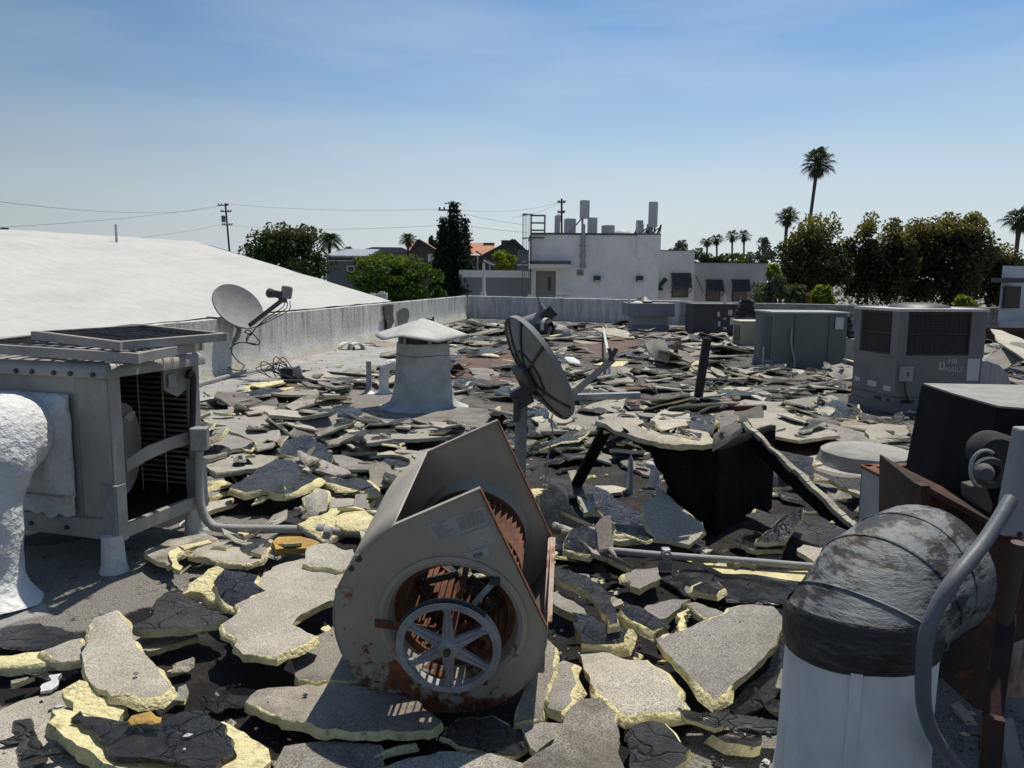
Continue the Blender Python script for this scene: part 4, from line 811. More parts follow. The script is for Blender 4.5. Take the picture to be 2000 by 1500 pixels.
# ---------------------------------------------------------------- satellite dishes
def dishmesh(c, n, R, dep, roll=0, asp=1.08):
    n = n.normalized(); u = n.cross(UP).normalized(); v = u.cross(n); b = MB(); rings = 9; seg = 40
    def P_(r, a, off): return c+u*(R*r*math.cos(a))+v*(R*asp*r*math.sin(a))+n*(dep*(r*r-1)+off)
    for off, rev in ((0, 0), (-.012, 1)):
        o = len(b.v)
        for j in range(rings+1):
            for k in range(seg): b.v.append(tuple(P_(max(.001, j/rings), 2*math.pi*k/seg, off)))
        for j in range(rings):
            for k in range(seg):
                q = (o+j*seg+k, o+j*seg+(k+1) % seg, o+(j+1)*seg+(k+1) % seg, o+(j+1)*seg+k); b.f.append(q if not rev else q[::-1]); b.m.append(0)
    o2 = (rings+1)*seg
    lip = len(b.v)
    for k in range(seg): b.v.append(tuple(P_(1.0, 2*math.pi*k/seg, .0)+n*-.03+(P_(1.03, 2*math.pi*k/seg, 0)-P_(1.0, 2*math.pi*k/seg, 0))*.5))
    for k in range(seg):
        a_, b_ = rings*seg+k, rings*seg+(k+1) % seg; b.f.append((a_, b_, lip+(k+1) % seg, lip+k)); b.m.append(0); b.f.append((lip+k, lip+(k+1) % seg, o2+b_, o2+a_)); b.m.append(0)
    return b, P_, u, v, n
# left dish on the parapet foot
Yd = 13.2; bL = Vector((0, 0, 0)); bL = G(421, 728, 0); Yd = bL.y-.05
cL = D(466, 597, Yd-.1); nL = CM @ Vector((.60, .56, .57))
sd = thing('satellite_dish', 'grey satellite dish on a bent mast at the foot of the left parapet', 'satellite dish', bL)
b, PP, u, v, n = dishmesh(cL, nL, .455, .10); build(b, 'reflector', GREYSAT, sd, smooth=35, norm=False)
mt = D(466, 645, Yd); b = MB(); b.tube(arc([bL-UP*.02, D(422, 705, Yd), D(438, 687, Yd), D(459, 664, Yd), D(466, 650, Yd), D(467, 632, Yd)], 5), .045, 10); build(b, 'mast', GREYSAT, sd, smooth=1)
b = MB(); b.tube([D(467, 640, Yd), D(467, 624, Yd)], .075, 10); b.box(D(462, 624, Yd), (.22, .16, .1)); build(b, 'clamp', DKMET, sd, smooth=30)
b = MB(); b.tube([D(441, 686, Yd), D(423, 668, Yd-.1)], .014, 6); b.tube([D(441, 686, Yd), D(410, 676, Yd+.3)], .014, 6); build(b, 'strut', GREYSAT, sd)
e0_ = D(487, 636, Yd-.35); e1_ = D(549, 588, Yd-.55); b = MB(); b.bar(e0_, e1_, .05, .07); build(b, 'feed_arm', DKMET, sd, bevel=.008)
b = MB(); b.box(D(543, 575, Yd-.55), (.18, .16, .12), Matrix.Rotation(.2, 3, 'Y')); b.tube([D(534, 574, Yd-.55), D(526, 572, Yd-.5)], [.07, .09], 10); b.box(D(552, 583, Yd-.55), (.12, .12, .14)); lb = build(b, 'receiver', DKMET, sd, bevel=.01)
b = MB(); b.box(D(560, 571, Yd-.55), (.17, .14, .22), Matrix.Rotation(.15, 3, 'Y')); build(b, 'receiver_cap', GREYSAT, sd, bevel=.03)
for k, sg in enumerate((.0, .05, .1)):
    b = MB(); b.tube(arc([D(556+k*5, 588, Yd-.55), D(552+k*6, 600+k*3, Yd-.5), D(520+k*4, 622+k*2, Yd-.45), D(500, 640, Yd-.4), D(490, 655, Yd-.3)], 5), .008, 5); build(b, 'cable', BLACKR, sd)
b = MB()
b.tube(arc([D(490, 655, Yd-.3), D(478, 648, Yd-.25), D(486, 645, Yd-.2), D(494, 652, Yd-.2), D(507, 668, Yd-.2), D(500, 674, Yd-.2), D(482, 668, Yd-.2), D(484, 655, Yd-.2), D(492, 650, Yd-.25)], 5), .01, 5)
b.tube(arc([D(492, 648, Yd-.3), D(482, 668, Yd-.2), D(500, 672, Yd-.2), D(470, 669, Yd-.15), D(452, 678, Yd-.12), D(445, 692, Yd-.12), D(444, 710, Yd-.15), D(458, 723, Yd-.3), G(500, 722, .02), G(535, 722, .03), G(548, 714, .06)], 5), .01, 5)
b.tube(arc([D(452, 680, Yd-.12), D(454, 692, Yd-.14), D(468, 708, Yd-.2), G(490, 718, .02), G(530, 725, .03)], 5), .01, 5)
tag(build(b, 'cable_loop', BLACKR), 'black coaxial cables looping from the left dish down to the roof', 'cable')
# centre dish seen from behind
bC = Vector((D(1012, 900, 4.02).x, 4.02, 0)); cC = D(1057, 716, 3.98); nC = CM @ Vector((.80, .50, -.27))
s2 = thing('satellite_dish', 'grey satellite dish seen from behind on a post in the middle of the roof', 'satellite dish', bC)
b, PP, u, v, n = dishmesh(cC, nC, .272, .075, asp=1.12); build(b, 'reflector', GREYSAT, s2, smooth=35, norm=False)
for a0_ in (.55, 1.25, 1.9, 2.6, 3.9, 4.7, 5.5):
    b = MB(); pts = [PP(r, a0_, -.014) for r in (.18, .4, .65, .97)]; 
    for i in range(3): b.bar(pts[i], pts[i+1], .012, .018, n)
    build(b, 'rib', DKMET, s2)
b = MB(); pts = [PP(.45, a/12*math.tau, -.014) for a in range(13)]
for i in range(12): b.bar(pts[i], pts[i+1], .010, .014, n)
build(b, 'ring_rib', DKMET, s2)
ctop = D(1019, 775, 4.02); b = MB(); b.tube([bC-UP*.02, Vector((ctop.x, 4.02, ctop.z))], .033, 12); build(b, 'mast', GREYSAT, s2, smooth=1)
b = MB(); b.box(ctop+Vector((0, 0, .0)), (.10, .10, .10), Matrix.Rotation(-.5, 3, 'Y')); b.box(D(1040, 745, 4.0), (.12, .10, .09), Matrix.Rotation(-.6, 3, 'Y')); b.box(PP(.0, 0, -.04), (.16, .12, .03), n.to_track_quat('Z', 'Y').to_matrix()); b.box(D(1008, 800, 3.97), (.03, .05, .13)); build(b, 'bracket', DKMET, s2, bevel=.008)
e1_ = D(1199, 700, 3.8); b = MB(); b.bar(D(1100, 785, 3.9), e1_, .022, .034); build(b, 'feed_arm', GREYSAT, s2, bevel=.005)
b = MB(); b.box(e1_+Vector((-.005, 0, .02)), (.022, .03, .07), Matrix.Rotation(.5, 3, 'Y')); b.box(e1_+Vector((-.02, 0, .03)), (.018, .035, .045), Matrix.Rotation(-.3, 3, 'Y')); build(b, 'feed_bracket', DKMET, s2, bevel=.004)
b = MB(); b.tube(arc([D(1079, 810, 3.96), D(1076, 825, 4.0), D(1080, 850, 4.1), D(1072, 880, 4.2), D(1066, 930, 4.3), G(1062, 960, .03)], 5), .004, 5); build(b, 'cable', GALV, s2)
# far little dish and bracket by the left wall
p = G(783, 652, 0); b, PP, u, v, n = dishmesh(D(783, 622, p.y), CM @ Vector((-.72, .35, -.45)), .34, .09); s3 = thing('satellite_dish', 'small far satellite dish by the left parapet above the chimney cap', 'satellite dish', p); build(b, 'reflector', GREYSAT, s3, smooth=35, norm=False)
b = MB(); b.tube([p-UP*.02, D(782, 630, p.y)], .03, 8); build(b, 'mast', GREYSAT, s3)
p = G(846, 642, 0); b = MB(); b.bar(p-UP*.02, p+UP*.42, .09, .07); b.bar(p+UP*.35+Vector((-.28, 0, -.02)), p+UP*.3, .06, .08); tag(build(b, 'bracket', DKMET, bevel=.01), 'small dark metal bracket standing right of the chimney cap near the parapet', 'bracket')
p = G(735, 655, 0); b = MB(); b.prism([p+Vector((-.12, 0, 0)), p+Vector((.3, .1, 0)), p+Vector((.28, .1, .3)), p+Vector((.1, .05, .52)), p+Vector((-.05, 0, .25))], (.03, -.05, 0)); b.prism([p+Vector((-.3, -.1, 0)), p+Vector((0, -.1, 0)), p+Vector((.02, -.1, .32)), p+Vector((-.22, -.1, .28))], (.0, .04, 0)); tag(build(b, 'bent_sheet', GALV), 'bent blue grey sheet metal scrap leaning against the left parapet', 'scrap metal')
# torn black flap on the left wall
Yw = 22.0
def lw(px, py):
    v_ = ray(px, py); nn = Vector((WD.y, -WD.x, 0)); t = (WL1-Vector((0, 0, CAMH))).dot(nn)/v_.dot(nn); return Vector((0, 0, CAMH))+v_*t+nn*.05
pts = [lw(*p) for p in ((744, 597), (752, 594), (763, 595), (762, 612), (764, 628), (758, 640), (755, 650), (749, 650), (750, 632), (745, 615))]
b = MB(); b.prism(pts, Vector((WD.y, -WD.x, 0))*.05); tag(build(b, 'tar_flap', TARD), 'torn black membrane strip hanging on the left parapet behind the chimney', 'membrane strip')
for (px, lab) in ((676, 'left of two little grey half round hoods lying beside the left parapet'), (696, 'right of two little grey half round hoods lying beside the left parapet')):
    p = G(px, 682, 0); b = MB(); R_ = rotz(.5); b.sheet(lambda u_, v_: p+R_ @ Vector(((.17*math.cos(math.pi*u_)), .34*(v_-.5), .15*math.sin(math.pi*u_))), 12, 2); tag(build(b, 'vent_hood', SPF, smooth=1, solid=.03, norm=False), lab, 'vent hood')
# electrical clutter at the parapet foot
p = G(562, 738, 0); t_ = thing('cable_box', 'black and grey cable splice box among black cables near the left parapet', 'cable box', p)
b = MB(); b.box(p+Vector((0, 0, .09)), (.2, .2, .18)); build(b, 'box', BLACKR, t_, bevel=.02); b = MB(); b.box(p+Vector((.2, -.05, .1)), (.14, .05, .22), Matrix.Rotation(-.4, 3, 'Y')); build(b, 'lid', GALV, t_, bevel=.006)
b = MB()
for k in range(7): q = p+Vector((random.uniform(-.2, .1), random.uniform(-.1, .1), .12)); b.tube(arc([q, q+Vector((random.uniform(-.3, .1), 0, random.uniform(.1, .25))), q+Vector((random.uniform(-.4, .2), -.1, .05)), q+Vector((random.uniform(-.3, .4), -.15, -.1))], 4), .009, 4)
build(b, 'cable', BLACKR, t_)
b = MB(); b.tube([G(380, 752, .04), G(450, 733, .04), G(535, 717, .05)], .032, 8); tag(build(b, 'pipe', CON, smooth=1), 'pale conduit on the deck along the foot of the left parapet', 'conduit')
b = MB(); b.tube([G(545, 722, .09), G(640, 728, .09), G(760, 738, .06)], .026, 8); tag(build(b, 'pipe', DKMET, smooth=1), 'dark thin pipe on the deck running from the cable box to the chimney', 'pipe')
b = MB(); b.tube([G(555, 745, .07), G(640, 747, .07), G(735, 752, .07)], .035, 8); tag(build(b, 'pipe', BLACKR, smooth=1), 'black pipe lying behind the red patch left of the vent pipes', 'pipe')
# ---------------------------------------------------------------- blower housing, foreground
BA = Vector((math.sin(rad(4))*math.cos(rad(10)), math.cos(rad(4))*math.cos(rad(10)), math.sin(rad(10)))); BU = Vector((BA.y, -BA.x, 0)).normalized(); BZ = BU.cross(BA); BP = G(886, 1388, 0.0)
def bl2(px, py, off=0):
    v_ = ray(px, py); o = Vector((0, 0, CAMH)); t = ((BP+BA*off)-o).dot(BA)/v_.dot(BA); q = o+v_*t-BP; return (q.dot(BU), q.dot(BZ))
def b3(s, z, off=0): return BP+BU*s+BZ*z+BA*off
OUT = [bl2(*p) for p in ((937, 955), (880, 979), (825, 1002), (769, 1027), (745, 1043), (722, 1063), (702, 1082), (687, 1100), (673, 1120), (661, 1143), (654, 1168), (651, 1195), (652, 1220), (657, 1245), (666, 1272), (680, 1298), (700, 1325), (728, 1349), (762, 1367), (800, 1380), (842, 1388), (886, 1391), (925, 1388), (960, 1380), (992, 1365), (1020, 1343), (1042, 1318), (1058, 1290), (1067, 1260), (1069, 1228))]
HC = Vector(bl2(884, 1216)); HR = .258; BW = .72
hole = [(HC.x+HR*math.cos(t*math.tau/44), HC.y+HR*math.sin(t*math.tau/44)) for t in range(44)]
def circ(px, py, r): c = bl2(px, py); return [(c[0]+r*math.cos(t*math.tau/12), c[1]+r*math.sin(t*math.tau/12)) for t in range(12)]
blo = thing('blower_housing', 'big beige rusting blower housing with a six spoke pulley lying in the foreground', 'blower', BP+BA*.3)
PLT = None
m, nt, bs = newmat('rusting_beige_enamel'); P = wpos(nt); sx = N(nt, 'ShaderNodeSeparateXYZ'); nt.links.new(P, sx.inputs[0])
base = mix(nt, ramp(nt, noise(nt, P, 2.2, 6, .6), [(.4, 0), (.7, 1)]), (.38, .345, .285), (.30, .275, .23)); base = mix(nt, ramp(nt, noise(nt, P, 9, 6, .7, (1, 1, .2)), [(.58, 0), (.75, .45)]), base, (.16, .145, .125))
low = ramp(nt, sx.outputs[2], [(.0, .24), (.42, 0)])   # rust eats in from the wet lower edge
rm = ramp(nt, math_(nt, 'ADD', noise(nt, P, 8, 8, .7), low), [(.64, 0), (.70, 1)]); rc = mix(nt, ramp(nt, noise(nt, P, 18, 5, .7), [(.35, 0), (.65, 1)]), (.23, .08, .03), (.06, .028, .018))
nt.links.new(mix(nt, rm, base, rc), bs.inputs['Base Color']); nt.links.new(mix(nt, rm, .45, .9), bs.inputs['Roughness']); bump(nt, bs, mix(nt, .5, rm, noise(nt, P, 3.2, 3)), .25, .012); PLT = m
b = MB(); plate(b, OUT, [hole, circ(699, 1091, .017), circ(685, 1110, .016), circ(752, 1346, .014), circ(949, 1374, .014), circ(673, 1229, .004), circ(692, 1257, .004), circ(757, 1156, .004)], lambda s, z, d: b3(s, z, d), .004)
fp = build(b, 'front_cheek', PLT, blo, bevel=.0012)
b = MB(); plate(b, OUT, [hole], lambda s, z, d: b3(s, z, BW+d), .004); build(b, 'back_cheek', PLT, blo, bevel=.0012)
def wrap(u, v):
    t = u*(len(OUT)-4)+3; i = min(int(t), len(OUT)-2); f = t-i; s = OUT[i][0]*(1-f)+OUT[i+1][0]*f; z = OUT[i][1]*(1-f)+OUT[i+1][1]*f; return b3(s, z, v*(BW+.012)-.004)
b = MB(); b.sheet(wrap, 104, 4); build(b, 'scroll_wrap', PLT, blo, smooth=1, solid=.004, norm=False)
for off in (.0, BW):
    b = MB(); b.lathe(b3(HC.x, HC.y, off), [(HR+.03, -.006), (HR+.012, -.012), (HR-.006, -.004), (HR-.018, .03), (HR-.02, .06)] if off == 0 else [(HR+.01, 0), (HR-.02, -.06)], 48, BA); build(b, 'inlet_ring', PLT, blo, smooth=1)
# folded lips along the open edges
for i0, i1, off in ((0, 3, 0), (0, 3, BW)):
    b = MB(); b.bar(b3(*OUT[i0], off+(.008 if off == 0 else -.008)), b3(*OUT[i1], off+(.008 if off == 0 else -.008)), .020, .006, BZ); build(b, 'lip', PLT, blo)
for off, k in ((.006, 1), (BW-.006, -1)):
    b = MB(); q0, q1 = b3(*OUT[0], off), b3(*OUT[-1], off); b.bar(q0, q1, .022, .005, BU); build(b, 'lip', RUST, blo)
q0 = b3(*bl2(1078, 1046, BW), BW-.02); q1 = b3(*bl2(1070, 1215, .22), .22)
b = MB(); b.box((q0+q1)/2+Vector((0, 0, 0)), (.035, .01, (q0-q1).length), (q0-q1).to_track_quat('Z', 'Y').to_matrix()); build(b, 'cutoff_strip', mat('rust_spotted_strip', (.46, .34, .27), .7, col2=(.24, .10, .05), vs=14, lo=.52, hi=.62), blo, bevel=.002)
# squirrel cage wheel
FC = lambda off: b3(HC.x, HC.y, off); FRr = .245; cage = None
for off in (.07, .36, .65):
    b = MB(); b.lathe(FC(off-.006), [(FRr-.035, 0), (FRr, 0), (FRr, .012), (FRr-.035, .012)], 40, BA, closed=True); build(b, 'wheel_ring', RUST, blo)
me = None
for k in range(46):
    a = k*math.tau/46; d = BU*math.cos(a)+BZ*math.sin(a); tn = BU*-math.sin(a)+BZ*math.cos(a)
    b = MB(); rr = d*(FRr-.018)+tn*.006; b.bar(FC(.07)+rr, FC(.65)+rr, .034, .003, (tn+d*.5)); build(b, 'wheel_blade', RUST, blo)
b = MB(); b.lathe(FC(.352), [(0, 0), (FRr-.02, 0), (FRr-.02, .006), (0, .006)], 32, BA)
b = MB()
for k in range(6):
    a = k*math.tau/6+.3; d = BU*math.cos(a)+BZ*math.sin(a); b.bar(FC(.36)+d*.03, FC(.36)+d*(FRr-.02), .03, .008, BA)
build(b, 'wheel_spider', DKMET, blo)
PC = Vector(bl2(876, 1262, -.10)); PR = .196; pc = lambda o: b3(PC.x, PC.y, -.10+o)
b = MB(); b.tube([pc(-.05), b3(HC.x*.4+PC.x*.6, HC.y*.2+PC.y*.8, .1), FC(.66)], .014, 10); build(b, 'shaft', RUST, blo, smooth=1)
ZN = mat('oxidised_cast_zinc', (.36, .36, .37), .75, .1, col2=(.23, .23, .24), vs=9, var=.2, fs=90, bs=110, bst=.5)
b = MB(); b.lathe(pc(0), [(PR-.028, -.018), (PR-.004, -.020), (PR, -.016), (PR-.012, -.002), (PR-.012, .002), (PR, .016), (PR-.004, .020), (PR-.028, .018)], 56, BA, closed=True); pu = build(b, 'pulley', ZN, blo, smooth=35)
b = MB(); b.lathe(pc(0), [(.0, -.030), (.012, -.030), (.012, -.032), (.034, -.030), (.042, -.018), (.045, .02), (0, .02)], 20, BA); build(b, 'hub', ZN, pu, smooth=35)
b = MB(); b.disc(pc(-.0335), .013, -BA, 12); build(b, 'hub_hole', BLACKR, pu)
for k in range(6):
    a = k*math.tau/6+.52; d = BU*math.cos(a)+BZ*math.sin(a); t = BU*-math.sin(a)+BZ*math.cos(a); b = MB()
    b.prism([pc(-.014)+d*.035+t*.024, pc(-.014)+d*.035-t*.024, pc(-.012)+d*(PR-.05)-t*.012, pc(-.012)+d*(PR-.022)-t*.022, pc(-.012)+d*(PR-.022)+t*.022, pc(-.012)+d*(PR-.05)+t*.012], BA*.022)
    b.bar(pc(-.018)+d*.03, pc(-.016)+d*(PR-.03), .008, .012, BA); build(b, 'spoke', ZN, pu, bevel=.003)
b = MB(); b.tube([pc(0)+(BU*math.cos(t*math.tau/64)+BZ*math.sin(t*math.tau/64))*(PR-.002) for t in range(8, 34)], .009, 6); build(b, 'belt_remnant', BLACKR, pu)
for (pp, qq, w_, m_, nm) in (((732, 1217), (852, 1232), .035, RUST, 'bearing_bar'), ((905, 1235), (968, 1247), .03, RUST, 'bearing_bar'), ((968, 1132), (925, 1180), .022, GALV, 'bearing_strut'), ((925, 1262), (948, 1338), .022, RUST, 'bearing_strut'), ((912, 1215), (880, 1260), .022, RUST, 'bearing_strut')):
    b = MB(); b.bar(b3(*bl2(*pp, -.012), -.012), b3(*bl2(*qq, -.03), -.03), .008, w_, BZ if nm == 'bearing_bar' else BU); build(b, nm, m_, blo, bevel=.002)
b = MB(); b.box(b3(*bl2(966, 1134, -.015), -.015), (.04, .02, .03), rotz(.1)); build(b, 'bearing_clip', DKMET, blo, bevel=.003)
# worn patch and labels
b = MB(); b.prism([b3(*bl2(*p, -.004), -.0035) for p in ((654, 1150), (664, 1146), (690, 1152), (684, 1172), (668, 1190), (654, 1186))], BA*.002); build(b, 'scraped_patch', mat('scraped_metal', (.36, .36, .36), .5, .2, col2=(.25, .09, .04), vs=16, lo=.5, hi=.6), blo)
PAPER = mat('faded_label_paper', (.40, .395, .38), .7, var=.05); INK = mat('grey_print', (.14, .14, .145), .8, var=.05)
def label(quad, lines, name='paper_label'):
    c4 = [b3(*bl2(*p, -.002), -.002) for p in quad]; b = MB(); b.prism(c4, BA*.0015); lb = build(b, name, PAPER, blo)
    b = MB(); A_, B_, C_, D_ = [p-BA*.0008 for p in c4]
    def at(u, v): return A_.lerp(B_, u).lerp(D_.lerp(C_, u), v)
    for (u0, v0, u1, v1) in lines: b.quad(at(u0, v0), at(u1, v0), at(u1, v1), at(u0, v1))
    if lines: build(b, 'print', INK, lb)
rr = random.Random(4)
ln = [(.16, .05, .34, .075), (.64, .06, .8, .085)]+[(.05, .16+.06*k, .05+.36*rr.uniform(.5, 1), .175+.06*k) for k in range(6)]+[(.08, .58+.06*k, .08+.28*rr.uniform(.6, 1), .595+.06*k) for k in range(5)]+[(.06, .54, .38, .547), (.06, .9, .38, .907), (.06, .54, .063, .9), (.377, .54, .38, .9)]
ln += [(.5, .13+.072*k, .96, .138+.072*k) for k in range(11)]+[(.5+.0765*k, .13, .503+.0765*k, .858) for k in range(7)]+[(.515+.0765*i, .155+.072*k, .515+.0765*i+.05*rr.uniform(.4, 1), .172+.072*k) for i in range(6) for k in range(10)]
label(((833, 1027), (946, 989), (954, 1022), (853, 1062)), ln); label(((906, 1044), (958, 1026), (970, 1056), (918, 1075)), [(.6, .85, .7, .88)])
ln = []; x = .3
while x < .72: wv = rr.choice((.008, .014, .022)); ln.append((x, .28, x+wv, .72)); x += wv+rr.choice((.008, .014))
label(((908, 1081), (951, 1068), (958, 1086), (916, 1099)), ln+[(.36, .78, .66, .83)])
# ---------------------------------------------------------------- elbow pipe, right foreground
ex, ey = 1.02, 2.12
el = thing('elbow_pipe', 'fat white pipe with a black tar smeared elbow in the right foreground', 'pipe', (ex, ey, 0))
b = MB(); b.lathe((ex, ey, 0), [(.42, -.01), (.30, .03), (.232, .12), (.212, .3), (.205, .5), (.203, .735), (.19, .74)], 40)
for i, p in enumerate(b.v): q = Vector(p); b.v[i] = tuple(q+Vector((q.x-ex, q.y-ey, 0)).normalized()*(.005*mnoise.noise(q*6)+.003*mnoise.noise(q*17)))
build(b, 'riser', mat('chalky_white_pipe', (.80, .79, .77), .8, col2=(.58, .58, .575), vs=3.5, lo=.40, hi=.66, stretch=(1, 1, .45), var=.1, col3=(.12, .12, .12), vs3=16, lo3=.69, hi3=.73, bs=30, bst=.35), el, smooth=1)
def smear():
    m, nt, b = newmat('smeared_tar_metal'); P = wpos(nt)
    br = noise(nt, P, 9, 5, .75, (1.0, .6, 3.4)); bg_ = noise(nt, P, 3.4, 5, .62)
    k = math_(nt, 'ADD', math_(nt, 'MULTIPLY', br, .5), math_(nt, 'MULTIPLY', bg_, .5))
    c = mix(nt, ramp(nt, br, [(.4, 0), (.65, 1)]), (.13, .14, .15), (.19, .20, .205))
    c = mix(nt, ramp(nt, noise(nt, P, 4.2, 6, .7, (1, 1, 1.6)), [(.55, 0), (.62, .9)]), c, (.20, .175, .14))
    c = mix(nt, ramp(nt, k, [(.45, 1), (.50, 0)]), c, (.032, .03, .029))
    c = mix(nt, ramp(nt, noise(nt, P, 40, 4, .75, (1, .4, .15)), [(.58, 0), (.68, .6)]), c, (.045, .042, .04))
    nt.links.new(c, b.inputs['Base Color']); b.inputs['Roughness'].default_value = .6; b.inputs['Specular IOR Level'].default_value = .3
    bump(nt, b, mix(nt, .5, br, k), .6, .02); return m
SMR = smear()
SMR2 = mat('thick_tar_smear', (.035, .033, .031), .55, col2=(.09, .085, .08), vs=9, lo=.52, hi=.66, stretch=(.6, .6, 4), bs=24, bst=.9, bd=.02)
dirx = Vector((.76, .65, 0)); gores = [(0, .68), (0, .745), (.055, .835), (.15, .885), (.27, .893), (.42, .89)]
gp_ = [Vector((ex, ey, 0))+dirx*a+UP*z for a, z in gores]; b = MB()
ax_ = [UP, UP, (UP+dirx*.75).normalized(), (dirx+UP*.45).normalized(), dirx, dirx]; side = dirx.cross(UP)
nS = 40
for i, p in enumerate(gp_):
    e = ax_[i]; w2 = side.cross(e).normalized(); r_ = .208 if i < 5 else .212
    zc = p-UP*(.0 if i < 2 else .105)
    for k in range(nS): a = k*math.tau/nS; q = zc+(side*math.cos(a)+w2*math.sin(a))*r_; b.v.append(tuple(q+(q-zc).normalized()*(.004*mnoise.noise(q*8))))
for i in range(len(gp_)-1):
    for k in range(nS): b.f.append((i*nS+k, i*nS+(k+1) % nS, (i+1)*nS+(k+1) % nS, (i+1)*nS+k)); b.m.append(0)
build(b, 'elbow', SMR, el, smooth=14)
for i in (1, 2, 3, 4):
    b2 = MB(); b2.tube([Vector(b.v[i*nS+k % nS]) for k in range(nS+1)], .0045, 5); build(b2, 'seam', SMR, el, smooth=1)
b = MB(); b.lathe((ex, ey, 0), [(.204, .655), (.212, .665), (.215, .70), (.214, .775), (.205, .79)], 40)
for i, p in enumerate(b.v): q = Vector(p); b.v[i] = (q.x, q.y, q.z+(.02*math.sin(math.atan2(q.y-ey, q.x-ex)*1+2.4)+.012*mnoise.noise(q*7)))
build(b, 'tar_collar', SMR2, el, smooth=1)
b = MB(); b.bar((ex-.10, ey-.188, .02), (ex-.09, ey-.186, .70), .03, .006, (.4, 1, 0)); build(b, 'lap_seam', bpy.data.materials['chalky_white_pipe'], el, bevel=.002)
# ---------------------------------------------------------------- exhaust fan with hood, right edge
ef = thing('exhaust_fan', 'dark hooded exhaust fan with a rusted housing at the right edge', 'exhaust fan', (1.75, 2.7, 0))
zt = 1.26; T1 = G(1803, 751, zt); T2 = G(1862, 771, zt); T3 = G(1950, 796, zt); T4 = G(2110, 808, zt); T5 = G(2170, 757, zt)
HOOD = mat('shaded_dark_hood', (.014, .014, .015), .9, col2=(.02, .02, .022), vs=3, var=.1, spec=.1); HTOP = mat('lit_hood_top', (.30, .29, .27), .75, col2=(.20, .19, .175), vs=6, var=.2, stretch=(1, 3, 1))  # sunlit top and shaded skirt of one dark hood, put into the colours
b = MB(); b.prism([T1, T2, T3, T4, T5], (0, 0, .006)); build(b, 'hood_top', HTOP, ef)
zb_ = .76; dn = UP*(zb_-zt); sh = (T1-T3).normalized()*.0
b = MB()
for a, c in ((T1, T2), (T2, T3), (T3, T4), (T5, T1)):
    dd = (c-a).normalized(); nn = Vector((-dd.y, dd.x, 0)); k = Vector((-.04, .03, 0)); b.prism([a, c, c+dn+k*(1 if c is not T3 else .4), a+dn+k], nn*-.006)
hs = build(b, 'hood_skirt', HOOD, ef)
b = MB(); b.bar(T1+dn+Vector((-.045, .03, .01)), T2+dn+Vector((-.04, .03, .01)), .02, .02); build(b, 'hood_lip', HOOD, ef)
RB = mat('dark_rusted_housing', (.075, .035, .022), .8, col2=(.025, .018, .015), vs=3.5, lo=.4, hi=.62, var=.3, fs=40, bs=50, bst=.5, col3=(.17, .06, .03), vs3=5, lo3=.58, hi3=.72)
YH = 2.50; hp = [D(*p, YH) for p in ((1797, 950), (1868, 990), (1950, 1030), (2060, 1085), (2060, 1230), (1972, 1260), (1952, 1400), (1905, 1385), (1850, 1335), (1800, 1285), (1792, 1160))]
b = MB(); b.prism(hp, (.1, .5, 0)); build(b, 'housing', RB, ef, bevel=.006)
b = MB(); b.bar(D(1800, 945, YH-.02), D(1796, 1075, YH-.02), .05, .03); build(b, 'housing_edge', RB, ef)
b = MB(); b.prism([D(*p, YH-.02) for p in ((1800, 945), (1985, 1045), (1985, 1056), (1800, 958))], (0, -.03, 0)); build(b, 'flange', RB, ef)
STK = mat('white_and_rust_streaks', (.50, .46, .41), .8, col2=(.26, .10, .05), vs=4, lo=.42, hi=.6, stretch=(3, 3, .8), var=.2)
b = MB(); b.prism([D(*p, 2.75) for p in ((1965, 1180), (2080, 1120), (2080, 1370), (1950, 1365))], (0, .3, 0)); build(b, 'lower_drum', STK, ef, bevel=.01)
b = MB(); b.bar(D(1930, 1470, 2.1), D(1968, 1200, 2.3), .05, .05); b.bar(D(1925, 1600, 2.05), D(1940, 1400, 2.1), .055, .05); build(b, 'front_leg', mat('black_leg', (.02, .014, .012), .6, col2=(.07, .025, .015), vs=5), ef)
b = MB(); q = D(1890, 1392, 2.85); b.bar(q, Vector((q.x-.03, q.y, 0)), .08, .06); build(b, 'leg', mat('pale_leg', (.40, .38, .33), .8), ef)
b = MB(); q = D(1958, 1395, 2.5); b.bar(q, Vector((q.x+.06, q.y-.02, 0)), .06, .05); build(b, 'leg', GALV, ef)
b = MB(); b.tube([D(1990, 1060, 2.25), D(1945, 1310, 2.3)], .022, 10); build(b, 'bracket_pipe', mat('brown_pipe', (.09, .065, .055), .6), ef, smooth=1)
PNL = mat('pale_access_panel', (.30, .31, .315), .6, col2=(.25, .255, .26), vs=4, var=.06)
b = MB(); b.prism([D(*p, 2.15) for p in ((1998, 838), (2120, 838), (2120, 1058), (1958, 1048))], (0, .05, 0)); build(b, 'access_panel', PNL, ef, bevel=.006)
b = MB(); b.disc(D(1992, 1044, 2.148), .009, (0, -1, 0), 10); build(b, 'screw_hole', BLACKR, ef)
mo = D(1945, 905, 2.5); b = MB(); b.lathe(mo+Vector((.0, -.02, .03)), [(0, 0), (.055, .005), (.072, .03), (.072, .18), (.055, .2), (0, .205)], 22, (.35, .9, -.1)); mtr = build(b, 'motor', mat('dusty_motor', (.05, .048, .047), .85, col2=(.02, .02, .02), vs=9, spec=.2), ef, smooth=35)
b = MB(); b.lathe(D(1925, 925, 2.42), [(0, -.01), (.02, -.01), (.028, 0), (.03, .02), (0, .02)], 14, (.3, .95, 0)); build(b, 'shaft_end', mat('dull_shaft', (.13, .13, .135), .8), mtr, smooth=35)
